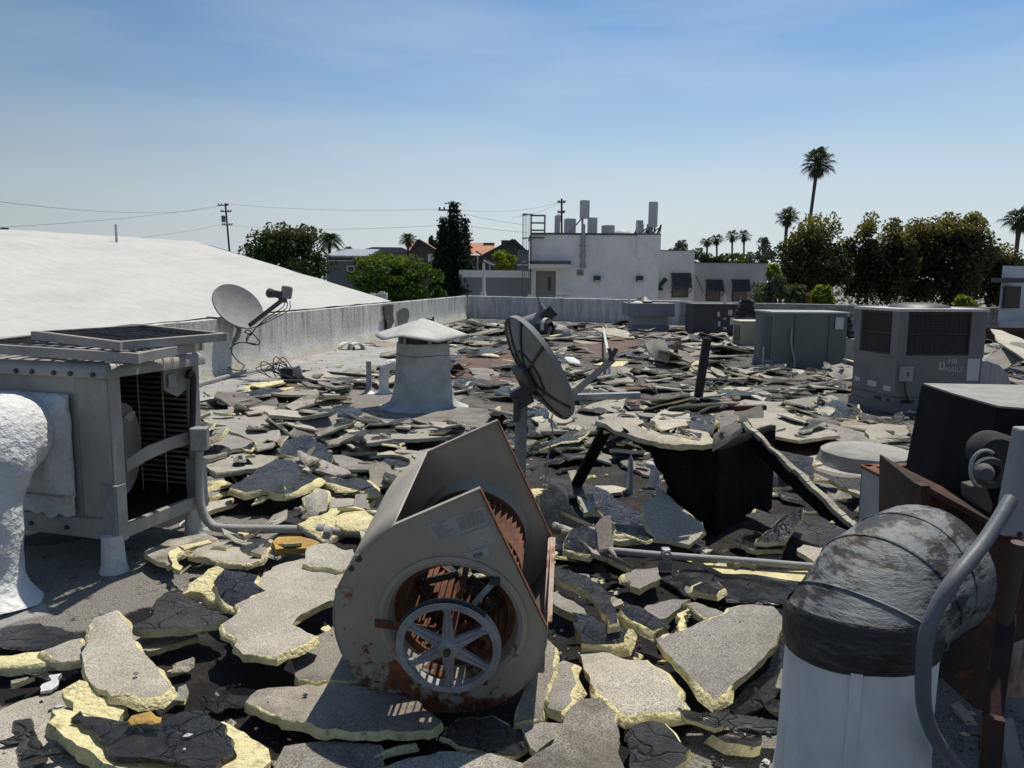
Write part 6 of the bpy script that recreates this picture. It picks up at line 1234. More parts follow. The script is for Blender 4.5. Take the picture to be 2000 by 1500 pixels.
# --- lower left
H('g', 'pointed light grey slab with torn yellow left edge, standing out in the lower left', (.20, .10), [(185, 1209), (231, 1192), (252, 1230), (276, 1269), (297, 1300), (336, 1341), (315, 1360), (280, 1365), (252, 1356), (217, 1358), (182, 1339), (164, 1307), (161, 1276), (175, 1237)], flare=.045, jit=.01)
H('u', 'dark triangular slab with pale foam front edge right behind the pointed grey slab', .13, [(252, 1222), (290, 1206), (308, 1181), (318, 1164), (336, 1152), (360, 1164), (402, 1188), (448, 1211), (430, 1218), (371, 1225), (315, 1229), (266, 1225)], flare=.008)
H('g', 'grey slab half hidden under the dark triangular slab', .05, [(255, 1240), (300, 1225), (380, 1232), (388, 1246), (345, 1258), (288, 1273), (268, 1262)], th=.045)
H('y', 'bright yellow foam face of a tipped slab above the dark triangular slab', (.20, .12), [(354, 1159), (371, 1136), (396, 1122), (425, 1105), (436, 1112), (424, 1129), (421, 1147), (430, 1170), (416, 1168), (371, 1152)], th=.06, warp=.02)
H('t', 'glossy black slab piece tucked against the bright yellow foam face', (.19, .12), [(424, 1128), (438, 1113), (469, 1115), (504, 1122), (497, 1136), (518, 1154), (490, 1166), (462, 1192), (438, 1178), (421, 1150)], th=.05, warp=.02)
H('g', 'very large ragged light grey slab left of the blower housing', (.14, .17), [(496, 1134), (542, 1101), (590, 1090), (690, 1073), (700, 1120), (668, 1162), (612, 1185), (578, 1206), (570, 1220), (588, 1227), (616, 1241), (578, 1266), (542, 1283), (480, 1276), (458, 1259), (466, 1248), (438, 1234), (434, 1220), (455, 1210), (469, 1196), (462, 1182), (518, 1155)], th=.05, flare=.02, jit=.012)
H('g', 'smaller grey slab with rounded top behind the very large ragged slab', .17, [(592, 1100), (600, 1068), (640, 1060), (682, 1078), (700, 1105), (660, 1112)], th=.04)
H('d', 'brownish grey slab partly under the left foot of the blower housing', .08, [(567, 1287), (592, 1262), (650, 1226), (690, 1240), (720, 1290), (735, 1322), (692, 1326), (580, 1327)], th=.05)
H('d', 'long slab in front of the blower, half in its shadow', (.07, .10), [(480, 1370), (503, 1347), (560, 1341), (640, 1338), (720, 1342), (800, 1362), (862, 1408), (840, 1425), (780, 1428), (690, 1428), (620, 1418), (555, 1404), (510, 1387)], th=.055, flare=.012)
H('d', 'shaded slab cut by the bottom edge below the long slab', .05, [(540, 1490), (555, 1458), (640, 1448), (748, 1455), (745, 1500), (720, 1540), (530, 1540)])
H('g', 'shaded round edged slab at the bottom edge, right of the centre line of the pulley', .06, [(745, 1505), (800, 1483), (880, 1468), (960, 1474), (1010, 1492), (1030, 1530), (740, 1540)])
H('t', 'black shiny scrap slab between the long slab and the bottom edge', .05, [(858, 1440), (900, 1405), (960, 1400), (1046, 1432), (1030, 1460), (1005, 1478), (920, 1462)], th=.03)
H('y', 'big yellow foam slab at the bottom left with a black tar skin on it', .10, [(98, 1416), (101, 1391), (122, 1386), (200, 1404), (300, 1412), (440, 1412), (480, 1430), (522, 1460), (526, 1482), (505, 1510), (400, 1535), (290, 1535), (220, 1500), (180, 1478), (140, 1452), (115, 1436)], th=.09, flare=.02, warp=.02)
H('t', 'lumpy black tar skin lying on the big yellow foam slab', (.135, .13), [(135, 1402), (154, 1391), (196, 1405), (224, 1409), (252, 1411), (315, 1404), (350, 1388), (385, 1381), (430, 1402), (455, 1447), (437, 1475), (416, 1500), (378, 1507), (315, 1489), (259, 1480), (217, 1463), (205, 1445), (186, 1428), (166, 1414)], th=.028, side=TAR, warp=.028)
H('y', 'yellow foam wedge lying just below the pointed grey slab', (.10, .06), [(122, 1353), (154, 1334), (175, 1339), (186, 1352), (248, 1374), (228, 1409), (196, 1402), (168, 1392), (143, 1388)], th=.06, warp=.02)
H('o', 'small triangular tan foam shard lying on the black tar skin', .17, [(250, 1408), (276, 1393), (312, 1404), (308, 1410), (270, 1411)], th=.012, res=.02, side=FOAMO)
H('u', 'short dark tar strip at the bottom left corner', .035, [(33, 1412), (55, 1406), (75, 1440), (92, 1478), (80, 1502), (45, 1500)], th=.02, side=TAR)
H('t', 'flat black tar sheet left of the pointed grey slab', .02, [(-30, 1240), (18, 1223), (70, 1220), (115, 1227), (154, 1244), (105, 1262), (18, 1262), (-30, 1262)], th=.012, side=TAR)
H('g', 'grey slab end with thick yellow edge at the left beside the pointed slab', .09, [(84, 1272), (120, 1256), (158, 1246), (172, 1276), (160, 1288), (112, 1293)], th=.05, flare=.02)
H('y', 'long thin yellow foam bar at the left edge', .07, [(-40, 1282), (0, 1277), (50, 1274), (88, 1270), (110, 1290), (60, 1296), (-40, 1300)], th=.06)
H('w', 'small white oval scrap on the black tar at the left edge', .05, [(78, 1335), (95, 1318), (112, 1316), (116, 1328), (100, 1344), (82, 1348)], th=.02, res=.02, side=SPF, name='foam_chunk', cat='foam chunk')
H('g', 'broad grey slab lying flat at the bottom left corner', .025, [(-60, 1420), (40, 1370), (130, 1345), (150, 1400), (190, 1470), (260, 1540), (-60, 1545)], th=.03)
# --- left middle
H('g', 'pale slab with curled foam at the right foot of the cooler', .07, [(281, 1077), (330, 1055), (400, 1043), (425, 1055), (372, 1072), (348, 1088), (328, 1104), (300, 1092)], flare=.02)
H('g', 'grey slab with crumbly yellow front edge below the ground conduit', .07, [(372, 1082), (400, 1063), (480, 1053), (530, 1060), (515, 1092), (480, 1100), (430, 1094)], flare=.045, th=.055)
H('y', 'curled strip of yellow foam beside the cooler foot', .09, [(332, 1075), (350, 1067), (352, 1080), (345, 1092), (360, 1104), (352, 1112), (336, 1104), (330, 1090)], th=.05, res=.025, name='foam_chunk', cat='foam chunk')
H('y', 'thin yellow foam strip pointing right behind the curled strip', .08, [(352, 1068), (410, 1053), (414, 1058), (360, 1074)], th=.03, res=.025, name='foam_chunk', cat='foam chunk')
H('o', 'tan foam strip lying along the front of the ground conduit', .10, [(530, 1057), (543, 1048), (583, 1047), (623, 1058), (610, 1069), (537, 1072)], th=.05, side=FOAMO)
H('y', 'round yellow foam cake beside the left edge of the blower housing', .09, [(657, 1015), (670, 1002), (703, 1002), (724, 1010), (718, 1030), (677, 1032), (660, 1025)], th=.05, warp=.02)
H('u', 'black slab lying behind the round yellow foam cake', .06, [(537, 1013), (557, 997), (617, 995), (657, 1010), (650, 1026), (617, 1030)], side=TAR)
H('g', 'grey slab with a pale foam front left of the blower top', .12, [(583, 990), (623, 970), (663, 972), (720, 977), (717, 984), (637, 991), (600, 994)], th=.06)
H('t', 'black slab with a thick wavy yellow rim left of the blower top', (.20, .16), [(448, 953), (487, 927), (517, 910), (537, 900), (570, 900), (603, 920), (623, 933), (583, 960), (557, 970), (513, 957), (480, 962)], th=.07, flare=.05, warp=.02)
H('t', 'black slab with yellow rim touching the left side of the blower', .15, [(623, 933), (647, 920), (717, 937), (742, 960), (723, 964), (670, 950), (627, 940)], th=.06, flare=.05)
H('p', 'pale foam bar under the black slab beside the blower', .06, [(640, 955), (680, 955), (730, 975), (722, 985), (690, 980)], side=FOAM)
H('p', 'small pale slab perched above the wavy rimmed black slab', .20, [(577, 893), (597, 888), (617, 892), (620, 908), (610, 914), (585, 910)], flare=.03)
H('t', 'shiny black curved slab in the left middle field', (.24, .10), [(547, 883), (557, 860), (597, 852), (633, 867), (650, 893), (640, 920), (617, 918), (577, 893)], th=.05, warp=.03)
H('g', 'tapering grey slab lying right of the shiny black curved slab', .12, [(650, 887), (670, 889), (730, 906), (738, 914), (670, 914), (653, 901)], th=.045)
H('p', 'broad two tone grey slab right behind the junction box', (.22, .17), [(380, 813), (410, 802), (453, 800), (500, 802), (527, 813), (547, 837), (543, 853), (533, 870), (503, 877), (490, 858), (447, 842), (403, 847)], th=.045)
H('p', 'grey slab with pale foam edge just right of the junction box', .17, [(388, 898), (388, 867), (420, 847), (477, 850), (508, 858), (503, 868), (457, 877), (420, 892)], th=.055)
H('g', 'pale grey slab with thick foam edge lying below the one by the junction box', .12, [(395, 907), (430, 890), (487, 883), (543, 892), (537, 904), (500, 914), (423, 924)], th=.06, flare=.015)
H('g', 'grey slab with dark stain low behind the vertical conduit', .08, [(395, 967), (400, 930), (437, 931), (445, 960), (410, 972)])
H('g', 'grey strip slab just right of the vertical conduit', .06, [(382, 985), (453, 972), (452, 984), (385, 1004)], flare=.015)
H('t', 'large black tilted slab with pale edge in front of the chimney pipes', (.26, .12), [(547, 847), (563, 815), (603, 800), (703, 796), (710, 808), (680, 823), (603, 842)], th=.06, flare=.012, warp=.02)
H('p', 'long pale slab with a dark joint right in front of the chimney', .16, [(707, 837), (730, 829), (770, 830), (870, 829), (925, 845), (870, 853), (803, 858), (770, 857), (717, 866)], th=.05)
H('d', 'flat dark brown slab lying in front of the chimney foot', .035, [(803, 818), (887, 794), (980, 800), (985, 813), (960, 832), (837, 828)], th=.03, side=FOAMW)
H('g', 'grey slab at the edge of the red patch near the cooler', .10, [(397, 765), (480, 757), (492, 780), (437, 788)], side=FOAMW)
H('d', 'grey slab leaning beside the red patch', (.2, .06), [(483, 797), (540, 776), (545, 788), (517, 802)])
H('g', 'pale edged grey slab leaning right of the red patch', (.22, .05), [(557, 793), (587, 777), (623, 762), (613, 787), (573, 801)], flare=.02)
H('y', 'yellow foam strip along the left edge of the red patch', .06, [(455, 762), (500, 748), (560, 741), (562, 746), (510, 757), (470, 768)], th=.05, name='foam_chunk', cat='foam chunk')
H('g', 'thin pale slab lying across the red patch', .10, [(505, 762), (560, 758), (620, 762), (610, 772), (540, 770)], side=FOAM)
H('t', 'black slab lying under the shiny black curved slab', .05, [(590, 940), (650, 915), (720, 920), (760, 930), (700, 950)], side=TAR)
H('t', 'cracked black slab behind the blower top near the chimney', .05, [(690, 905), (640, 850), (700, 838), (800, 875), (860, 870), (850, 905), (770, 925)], th=.04, side=TAR)
# --- right foreground
H('g', 'biggest light grey slab with a pointed near corner right of the blower', (.16, .12), [(1282, 1248), (1342, 1230), (1417, 1197), (1426, 1186), (1450, 1180), (1510, 1183), (1528, 1203), (1525, 1233), (1504, 1272), (1459, 1314), (1399, 1366), (1375, 1348), (1342, 1314), (1300, 1272)], th=.055, flare=.03, jit=.01)
H('g', 'large light grey slab with fluted yellow front edge, below the biggest slab', (.10, .09), [(1129, 1272), (1170, 1268), (1220, 1288), (1261, 1290), (1300, 1314), (1318, 1338), (1324, 1359), (1342, 1374), (1332, 1390), (1270, 1390), (1225, 1397), (1192, 1371), (1168, 1356), (1150, 1326)], th=.06, flare=.04, jit=.01)
H('d', 'stained brown grey slab at the bottom edge right of the blower', (.14, .10), [(1114, 1383), (1135, 1368), (1177, 1366), (1192, 1380), (1204, 1425), (1213, 1470), (1218, 1540), (1010, 1540), (1022, 1485), (1075, 1452), (1093, 1425)], th=.055)
H('g', 'pale grey slab under the stained brown grey slab', .07, [(1021, 1413), (1098, 1413), (1096, 1440), (1040, 1470)])
H('u', 'round black tar cake with yellow foam showing at its right side', (.10, .08), [(1225, 1419), (1255, 1407), (1300, 1407), (1318, 1425), (1348, 1455), (1342, 1482), (1285, 1510), (1228, 1495)], th=.06, flare=.05, warp=.02)
H('u', 'flat dark slab with a foam fringe left of the white riser pipe', .09, [(1378, 1404), (1402, 1393), (1432, 1395), (1492, 1404), (1518, 1407), (1512, 1430), (1480, 1430), (1414, 1418)], th=.03, side=TAR)
H('t', 'black scrap with a broad yellow foam rim near the bottom right', .07, [(1392, 1431), (1420, 1437), (1468, 1442), (1488, 1434), (1492, 1446), (1471, 1462), (1420, 1448)], th=.06, flare=.05)
H('g', 'grey slab corner jutting up behind the biggest slab', .08, [(1255, 1188), (1300, 1172), (1345, 1168), (1322, 1190), (1300, 1208), (1285, 1210)])
H('g', 'narrow grey slab tucked behind the biggest slab', .08, [(1342, 1178), (1356, 1175), (1411, 1196), (1420, 1206), (1387, 1213), (1360, 1196)])
H('y', 'curved yellow foam stick standing beside the biggest slab', .12, [(1327, 1200), (1342, 1186), (1345, 1192), (1337, 1208), (1342, 1228), (1330, 1234), (1323, 1216)], th=.06, res=.02, name='foam_chunk', cat='foam chunk')
H('t', 'black slab with yellow fringe between the blower and the biggest slab', (.18, .12), [(1210, 1191), (1228, 1182), (1249, 1185), (1280, 1203), (1309, 1224), (1276, 1236), (1228, 1212)], th=.06, flare=.055, warp=.015)
H('g', 'grey chunk with bright yellow end lying below the conduit clamp', .10, [(1220, 1122), (1240, 1112), (1282, 1108), (1288, 1128), (1264, 1143), (1249, 1150), (1231, 1143)], th=.05, flare=.035)
H('t', 'small black slab with a yellow foam end right of the grey chunk', .09, [(1352, 1152), (1372, 1137), (1399, 1138), (1417, 1149), (1399, 1162), (1381, 1158)], th=.05, flare=.05)
H('g', 'grey slab with pale side just right of the rusty strip', .10, [(1076, 1158), (1096, 1156), (1141, 1182), (1146, 1197), (1114, 1197), (1079, 1182)], th=.06)
H('t', 'curving black tar strip running down right of the rusty strip', (.15, .20), [(1081, 1107), (1144, 1125), (1186, 1156), (1209, 1218), (1193, 1220), (1168, 1181), (1135, 1151), (1081, 1127)], th=.05)
H('t', 'thick black tar lump with yellow foam underneath in front of the curving strip', (.18, .13), [(1117, 1200), (1156, 1204), (1198, 1222), (1225, 1228), (1219, 1256), (1138, 1260)], th=.07, flare=.05, warp=.025)
H('g', 'grey block with a torn yellow right side beside the lower right of the blower', .11, [(1070, 1380), (1078, 1310), (1100, 1290), (1122, 1296), (1124, 1335), (1114, 1378), (1095, 1388)], th=.06, flare=.035)
H('d', 'dark shaded slab leaning on the right side of the blower housing', (.20, .04), [(1064, 1240), (1086, 1262), (1082, 1310), (1062, 1400), (1005, 1412), (1030, 1340)], th=.04)
H('t', 'black curled slab with yellow right end behind the rusty strip', (.22, .12), [(1098, 1073), (1115, 1034), (1140, 1026), (1163, 1036), (1170, 1056), (1150, 1082)], th=.06, flare=.05, warp=.02)
H('g', 'steep grey slab propped up between the blower and the burnt curb', (.40, .10), [(1053, 968), (1083, 947), (1107, 960), (1117, 993), (1148, 1023), (1123, 1036), (1080, 1045), (1060, 1010)], th=.045)
H('g', 'grey slab with foam front behind the conduit clamp', .09, [(1187, 1050), (1213, 1032), (1253, 1036), (1258, 1050), (1207, 1058)], flare=.02)
H('g', 'little grey slab corner right behind the steep propped slab', .14, [(1128, 970), (1166, 982), (1160, 998), (1140, 1002)])
H('y', 'long torn yellow foam slab lying under the thin conduit', .06, [(1373, 1100), (1407, 1103), (1493, 1112), (1590, 1116), (1573, 1140), (1493, 1125), (1413, 1119)], th=.05, side=FOAMW)
H('g', 'shaded grey slab end beside the tarred elbow at the conduit', .12, [(1558, 1078), (1573, 1060), (1640, 1058), (1650, 1105), (1600, 1104)])
H('u', 'thick dark rolled slab right of the burnt curb', (.20, .15), [(1455, 1012), (1480, 1002), (1597, 1006), (1662, 1040), (1600, 1062), (1500, 1032)], th=.10, side=TAR, warp=.03)
H('t', 'dark slab in the shade at the near foot of the burnt curb', .07, [(1417, 1048), (1473, 1037), (1533, 1063), (1530, 1075), (1477, 1075)])
H('t', 'curled black slab with foam edge lying inside the opening of the burnt curb', (.16, .05), [(1142, 966), (1165, 962), (1195, 970), (1220, 986), (1262, 1008), (1302, 1016), (1296, 1042), (1230, 1036), (1180, 1010)], th=.03, flare=.02)
H('g', 'thin grey slab piece bridging from the leaning strip to the burnt curb front', (.76, .68), [(1163, 826), (1200, 840), (1240, 853), (1268, 860), (1276, 846), (1238, 832), (1212, 818)], th=.045, side=FOAMW, warp=.03, flare=.0)
H('p', 'sagging middle slab piece with pale edge along the burnt curb front', (.73, .645), [(1258, 858), (1290, 866), (1330, 871), (1372, 874), (1398, 871), (1384, 850), (1340, 836), (1290, 842), (1270, 836)], th=.05, side=FOAM, warp=.04, flare=.01)
H('d', 'dark upturned slab end at the right corner of the burnt curb', (.80, .66), [(1390, 873), (1420, 858), (1448, 838), (1438, 822), (1412, 832), (1394, 850)], th=.05, side=FOAMW, warp=.03, flare=.0)
H('t', 'black torn strip lying over the sagging middle piece of the burnt curb', (.76, .70), [(1288, 846), (1322, 838), (1372, 848), (1366, 858), (1330, 854)], th=.02, side=FOAM, warp=.03)
H('g', 'grey slab tipped up behind the left end of the burnt curb roof', (.10, .34), [(1172, 812), (1196, 800), (1236, 806), (1258, 826), (1220, 838)], th=.05, side=FOAMW)
H('p', 'pale grey slab leaning on the back of the burnt curb roof', (.12, .40), [(1270, 818), (1300, 797), (1345, 802), (1350, 828), (1300, 840)], th=.05, side=FOAM)
H('t', 'black slab propped behind the middle of the burnt curb roof', (.14, .44), [(1335, 815), (1368, 802), (1400, 812), (1392, 842), (1352, 838)], th=.05)
H('d', 'dark grey pointed slab behind the right end of the burnt curb roof', (.12, .40), [(1390, 806), (1430, 798), (1444, 816), (1412, 838)], th=.05, side=FOAM)
H('t', 'big black slab with cracked skin between the elbow and the biggest slab', .02, [(1530, 1190), (1570, 1160), (1600, 1200), (1560, 1300), (1500, 1380), (1440, 1400), (1420, 1380), (1500, 1310)], th=.02, side=TAR)
H('t', 'flat cracked black sheet right of the grey chunk', .03, [(1290, 1130), (1350, 1110), (1450, 1120), (1560, 1140), (1560, 1180), (1450, 1170), (1350, 1165)], th=.025, side=TAR)
H('g', 'pale grey slab lying behind the centre dish post', .10, [(1035, 815), (1100, 800), (1170, 812), (1160, 840), (1060, 842)], side=FOAMW)
H('u', 'dusty black slab with a grey sheen right of the dish post', .10, [(1075, 860), (1120, 838), (1180, 845), (1170, 880), (1110, 895)], side=FOAMW, warp=.03)
H('g', 'broad grey slab lying right of the burnt curb top', .16, [(1455, 812), (1520, 795), (1600, 820), (1640, 850), (1560, 860), (1480, 845)], side=FOAM)
H('p', 'light tilted slab standing half upright in the middle distance', (.55, .12), [(1258, 670), (1275, 661), (1298, 664), (1310, 690), (1304, 706), (1285, 700), (1268, 688)], side=FOAMW)
H('p', 'big tilted grey slab at the right edge behind the curved duct', (.75, .20), [(1935, 642), (1958, 645), (2010, 668), (2060, 700), (2060, 730), (2000, 700), (1950, 668)], side=FOAMW, res=.08)
H('w', 'white broken slab piece under the big tilted slab at the right edge', .14, [(1925, 672), (1940, 671), (1952, 682), (1946, 690), (1928, 684)], side=SPF)
# --- blocked ground for the scattered pieces
block(cb.x, cb.y, .72); block(cb.x+.1, cb.y-.8, .75); block(cb.x+.9, cb.y-.3, .6); block(cb.x-.6, cb.y+.9, .6); blockrect(-3.6, -1.95, 3.3, 5.4); block(BP.x, BP.y+.35, .45); block(ex, ey, .35); block(1.9, 2.9, .6)
o = G(1742, 806, 0); blockrect(o.x-.2, o.x+1.4, o.y-.2, o.y+1.2); o = G(1507, 716, 0); blockrect(o.x-.1, o.x+1.75, o.y-.15, o.y+1.2); o = G(1446, 673, 0); blockrect(o.x-.1, o.x+.9, o.y-.1, o.y+.9); o = G(1352, 655, 0); blockrect(o.x-.1, o.x+1.6, o.y-.1, o.y+1.2); o = G(1236, 645, 0); blockrect(o.x-.1, o.x+1.4, o.y-.1, o.y+1.1)
p = G(1690, 908, 0); block(p.x, p.y, .5); block(*G(721, 766).xy, .2); block(*G(750, 766).xy, .25); q = (G(1683, 911, .8)+G(1790, 967, .8))/2; block(q.x+.2, q.y, .35); p = D(1392, 900, 5.3); block(p.x-.2, p.y, .42); block(p.x+.25, p.y+.2, .4); block(*G(1652, 716).xy, .5)
LM = [('the burnt curb', D(1380, 900, 5.3)), ('the white vent chimney', cb), ('the centre dish post', bC), ('the big grey air conditioner', G(1780, 790)), ('the green grey air conditioner', G(1570, 705)), ('the cream air conditioner', G(1460, 668)), ('the charcoal air conditioner', G(1395, 652)), ('the overhanging duct box', G(1270, 645)), ('the black leaning post', G(1362, 784)), ('the toppled Y shaped duct', G(1045, 655)), ('the half upright light slab', G(1290, 705)), ('the round coated curb', G(1690, 900)), ('the blower housing', BP), ('the evaporative cooler', cp(.4, .3, 0)), ('the tarred elbow', Vector((ex, ey, 0))), ('the conduit clamp', G(1300, 1085)), ('the far left corner of the parapet', WL2), ('the grey metal angle', G(1180, 775)), ('the left dish', bL)]
def where(x, y):
    n_, p = min(LM, key=lambda k: (k[1].x-x)**2+((k[1].y-y)*.6)**2); dx, dy = x-p.x, (y-p.y)*.6
    return ('right of ' if dx > 0 else 'left of ')+n_ if abs(dx) > abs(dy) else ('behind ' if dy > 0 else 'in front of ')+n_
def outline(rng, a, c, irr):
    """irregular broken outline about a by c metres"""
    n = rng.randint(5, 10); P = []
    for k in range(n):
        t = (k+rng.uniform(-.36, .36))*math.tau/n; ex_ = rng.uniform(.55, 1.0)
        x = math.copysign(abs(math.cos(t))**ex_, math.cos(t)); y = math.copysign(abs(math.sin(t))**ex_, math.sin(t)); f = 1-irr*rng.random()
        P.append(Vector((x*a/2*f, y*c/2*f, 0)))
    return P
def scatter(n, xr, yr, size, kinds, zmax, rng, small=False):
    made = 0; tries = 0
    while made < n and tries < n*14:
        tries += 1; y = rng.uniform(*yr); x = rng.uniform(*xr(y))
        if blocked(x, y) or y > yf(x)-.5 or x < xl(y)+(.25 if y < 8 else .9): continue
        if any(inpoly((x, y), W_) for W_ in WHITED) and rng.random() < .9: continue
        if hat(x, y) > zmax or (rng.random() < .62 and any(inpoly((x, y), W_) for W_ in REDD)): continue
        a = rng.uniform(*size); c = a*rng.uniform(.30, .85); an = rng.uniform(0, math.tau); R_ = rotz(an); P = [R_ @ p for p in outline(rng, a, c, .55)]
        if any(blocked(x+p.x*.8, y+p.y*.8) for p in P): continue
        if small and sum(hat(x+p.x*.6, y+p.y*.6) > .02 for p in P) > 1: continue
        th = rng.uniform(.018, .034)*(1 if a > .4 else .75)
        S = [(p.x*.8, p.y*.8, hat(x+p.x*.8, y+p.y*.8)) for p in P]; Am = np.array([(s[0], s[1], 1) for s in S]); co, *_ = np.linalg.lstsq(Am, np.array([s[2] for s in S]), rcond=None)
        gx, gy, z0 = co; gx = max(-.35, min(.35, gx))+rng.gauss(0, .09); gy = max(-.35, min(.35, gy))+rng.gauss(0, .09)
        z0 = max(z0, 0)+th*.75+rng.uniform(0, .03); lowest = min(z0+gx*p.x+gy*p.y for p in P)
        if lowest < th*.35: z0 += th*.35-lowest
        cur = rng.gauss(0, .075 if a > .3 else .03); P3 = [Vector((x+p.x, y+p.y, z0+gx*p.x+gy*p.y+cur*(p.length/(a/2))**2)) for p in P]
        k = rng.choices('gpdtuyw', kinds)[0]; near = max(1, y/4.0)
        g = slabgeo(P3, th, rng.choice((.004, .01, .025)) if k in 'gpd' else rng.uniform(.01, .035), min(.045*near, a/3), (.017+.008*min(3, near)), rng, .022, inner=max(.1, a/3.2))
        if g is None: continue
        stamp([p-UP*.0 for p in P3]); made += 1
        fo_ = FOAM if rng.random() < (.6 if y < 7.5 else .12) else FOAMW
        nm = {'g': 'grey', 'p': 'pale grey', 'd': 'dark grey', 't': 'black', 'u': 'sooty', 'y': 'yellow foam', 'w': 'white'}[k]; sz = 'small' if a < .5 else 'broad' if c/a > .62 else 'long' if c/a < .5 else 'midsized'
        name, cat = ('foam_chunk', 'foam chunk') if k == 'y' else ('roof_slab', 'roof slab')
        ALL.append((scr(P3), *g, [TOPM[k], fo_ if k != 'w' else SPF, TARD if k in 'gpd' else fo_], name, (sz, nm, 'chunk' if k == 'y' else 'slab', where(x, y), (PX((x, y, .1)) or (0, 0))[0]), cat, None))
rng = random.Random(77)
KM = (.31, .15, .22, .16, .15, .01, .0); KN = (.28, .13, .15, .22, .20, .02, 0)
scatter(110, lambda y: (-.72*y, .75*y), (2.1, 5.2), (.07, .26), (.20, .08, .10, .30, .20, .12, 0), .02, rng, True)
scatter(120, lambda y: (max(xl(y), -.75*y), .72*y), (4.3, 8.0), (.30, .85), KN, .16, rng)
scatter(130, lambda y: (max(xl(y), -.75*y), .72*y), (4.3, 8.5), (.12, .4), (.3, .1, .12, .22, .16, .10, 0), .14, rng)
scatter(280, lambda y: (max(xl(y), -.75*y), .72*y), (7.5, 15), (.45, 1.3), KM, .24, rng)
scatter(260, lambda y: (max(xl(y), -.75*y), .72*y), (7, 15), (.15, .5), (.34, .18, .2, .12, .12, .04, 0), .28, rng)
scatter(330, lambda y: (max(xl(y), -.75*y), min(12, .72*y)), (14, 32), (.6, 1.9), KM, .28, rng)
scatter(240, lambda y: (max(xl(y), -.75*y), min(12, .72*y)), (13, 28), (.25, .7), (.34, .2, .16, .1, .1, .08, .02), .32, rng)
scatter(260, lambda y: (max(xl(y), -.75*y), .72*y), (5, 14), (.07, .26), (.3, .16, .16, .16, .14, .08, 0), .30, rng)
# thin curled scraps of black felt
nf0 = len(ALL)
for kk in range(190):
    y = 2.2+rng.random()**1.4*9; x = rng.uniform(max(xl(y)+.5, -.7*y), .72*y)
    if blocked(x, y): continue
    a = rng.uniform(.06, .34)*(1+y*.05); R_ = rotz(rng.uniform(0, 6.28)); P = [R_ @ p for p in outline(rng, a, a*rng.uniform(.25, .7), .6)]; hz_ = max(hat(x+p.x, y+p.y) for p in P) if rng.random() < .4 else hat(x, y); gx, gy = rng.gauss(0, .15), rng.gauss(0, .15); cur = rng.uniform(-.05, .10)
    if hz_ > .25 or (hz_ > .03 and (y < 5 or rng.random() < .7)): continue
    lo_ = min(gx*p.x+gy*p.y+cur*(p.length/(a/2))**2 for p in P); P3 = [Vector((x+p.x, y+p.y, hz_+.012-lo_*.8+gx*p.x+gy*p.y+cur*(p.length/(a/2))**2)) for p in P]
    g = slabgeo(P3, .006, .0, max(.02, a/9), .02, rng, .02, inner=max(.035, a/5))
    if g is None: continue
    ALL.append((scr(P3), *g, [rng.choice((TAR, TARD))]*3, 'felt_scrap', ('curled' if cur > .03 else 'flat', 'black felt', 'scrap', where(x, y), (PX((x, y, .1)) or (0, 0))[0]), 'felt scrap', None))
scatter(60, lambda y: (.74*y, y+1.5), (3.5, 9), (.2, .8), KN, .2, rng); scatter(150, lambda y: (.73*y, y+2), (9, 16), (.3, 1.2), KM, .26, rng); scatter(110, lambda y: (11, 16), (15, 25), (.5, 1.6), KM, .26, rng)
ALL.sort(key=lambda r: -r[0])
from collections import Counter
LIM = {'roof_slab': 280, 'foam_chunk': 50, 'felt_scrap': 60}; ind = []; rest = []
for r in ALL: (ind if LIM[r[5]] > 0 and r[0] > 0 else rest).append(r); LIM[r[5]] -= 1
fam = {}
for i, r in enumerate(ind):
    if not isinstance(r[6], str): fam.setdefault(r[6][:4], []).append((r[6][4], i))
NUM = ['', '', 'two', 'three', 'four', 'five', 'six', 'seven', 'eight', 'nine', 'ten', 'eleven', 'twelve', 'thirteen', 'fourteen', 'fifteen']
ORD = ['', 'second', 'third', 'fourth', 'fifth', 'sixth', 'seventh', 'eighth', 'ninth', 'tenth', 'eleventh', 'twelfth', 'thirteenth', 'fourteenth', 'fifteenth']
LAB = {}
for (sz, nm, w_, wh), q in fam.items():
    q.sort(); n = len(q)
    for k, (x_, i) in enumerate(q):
        if n == 1: LAB[i] = f'{sz} {nm} {w_} lying {wh}'
        else: LAB[i] = f"{'leftmost' if k == 0 else 'rightmost' if k == n-1 else 'middle' if n == 3 else ORD[k]+' from left'} of {NUM[n]} {sz} {nm} {w_}s {wh}"
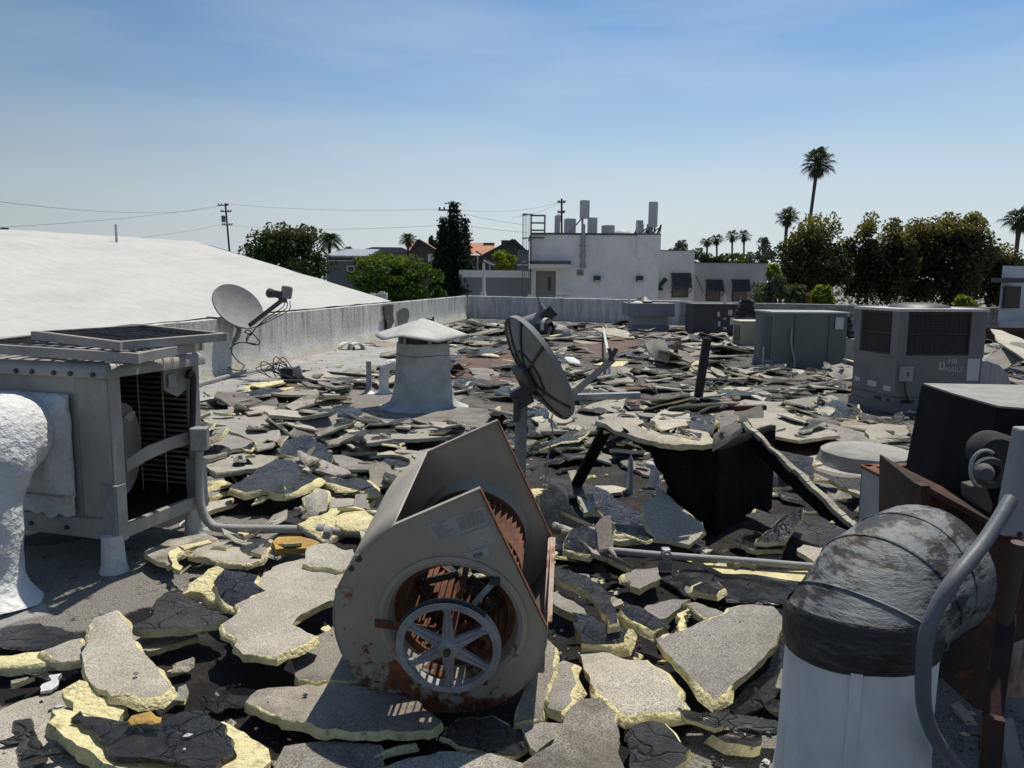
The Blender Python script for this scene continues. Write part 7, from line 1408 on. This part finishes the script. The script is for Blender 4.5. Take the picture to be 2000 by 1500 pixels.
for i, r in enumerate(ind):
    sz, V, F, M_, mats, name, lab, cat, grp = r; b = MB(); b.v = [tuple(v) for v in V]; b.f = F; b.m = M_
    o = build(b, name, mats, norm=False); me = o.data
    me.polygons.foreach_set('use_smooth', [True]*len(F)); me.set_sharp_from_angle(angle=rad(50))
    o['kind'] = 'thing'; tag(o, LAB.get(i, lab), cat, {'roof slab': 'torn roof slabs heaped over the roof', 'foam chunk': 'foam chunks among the slabs', 'felt scrap': 'black felt scraps among the slabs'}[cat])
if rest:
    b = MB(); mats = []
    for r in rest:
        ids = []
        for m_ in r[4]:
            if m_ not in mats: mats.append(m_)
            ids.append(mats.index(m_))
        o0 = len(b.v); b.v += [tuple(v) for v in r[1]]; b.f += [tuple(i+o0 for i in f) for f in r[2]]; b.m += [ids[k] for k in r[3]]
    o = build(b, 'roof_rubble', mats, org=(0, 0, 0), norm=False); o['kind'] = 'stuff'; o['label'] = 'countless small grey slab fragments covering the far part of the roof'
# crumbs of foam and grit
b = MB(); rng = random.Random(3)
for k in range(6500):
    y = 1.9+rng.random()**1.8*17; x = rng.uniform(-.75*y, .75*y)
    if blocked(x, y) or x < xl(y)+.2: continue
    r_ = rng.choice((.004, .005, .007, .009, .013))*(1+.04*y)*rng.uniform(.6, 1.3); z = max(0, hat(x, y))+r_*.3 if rng.random() < .3 else r_*.4; mi = rng.choices((0, 1, 2, 3), (.2, .12, .48, .2))[0]
    if hat(x, y) > .03 and (z < .03 or rng.random() < .75): continue
    an = rng.random()*6; e = rng.uniform(.8, 2.0); q = [Vector((x+math.cos(an+k_*math.pi/2)*r_*(e if k_ % 2 else 1)*rng.uniform(.7, 1.2), y+math.sin(an+k_*math.pi/2)*r_*(e if k_ % 2 else 1)*rng.uniform(.7, 1.2), z+rng.uniform(-.2, .2)*r_)) for k_ in range(4)]+[Vector((x, y, z+r_*.7)), Vector((x, y, z-r_*.7))]
    b.add(q, [(0, 1, 4), (1, 2, 4), (2, 3, 4), (3, 0, 4), (1, 0, 5), (2, 1, 5), (3, 2, 5), (0, 3, 5)], mi)
o = build(b, 'foam_crumbs', [FOAM, SPF, TARD, SLABT[0]], org=(0, 0, 0), norm=False); o['kind'] = 'stuff'; o['label'] = 'crumbs of yellow foam and tar grit scattered over the roof'
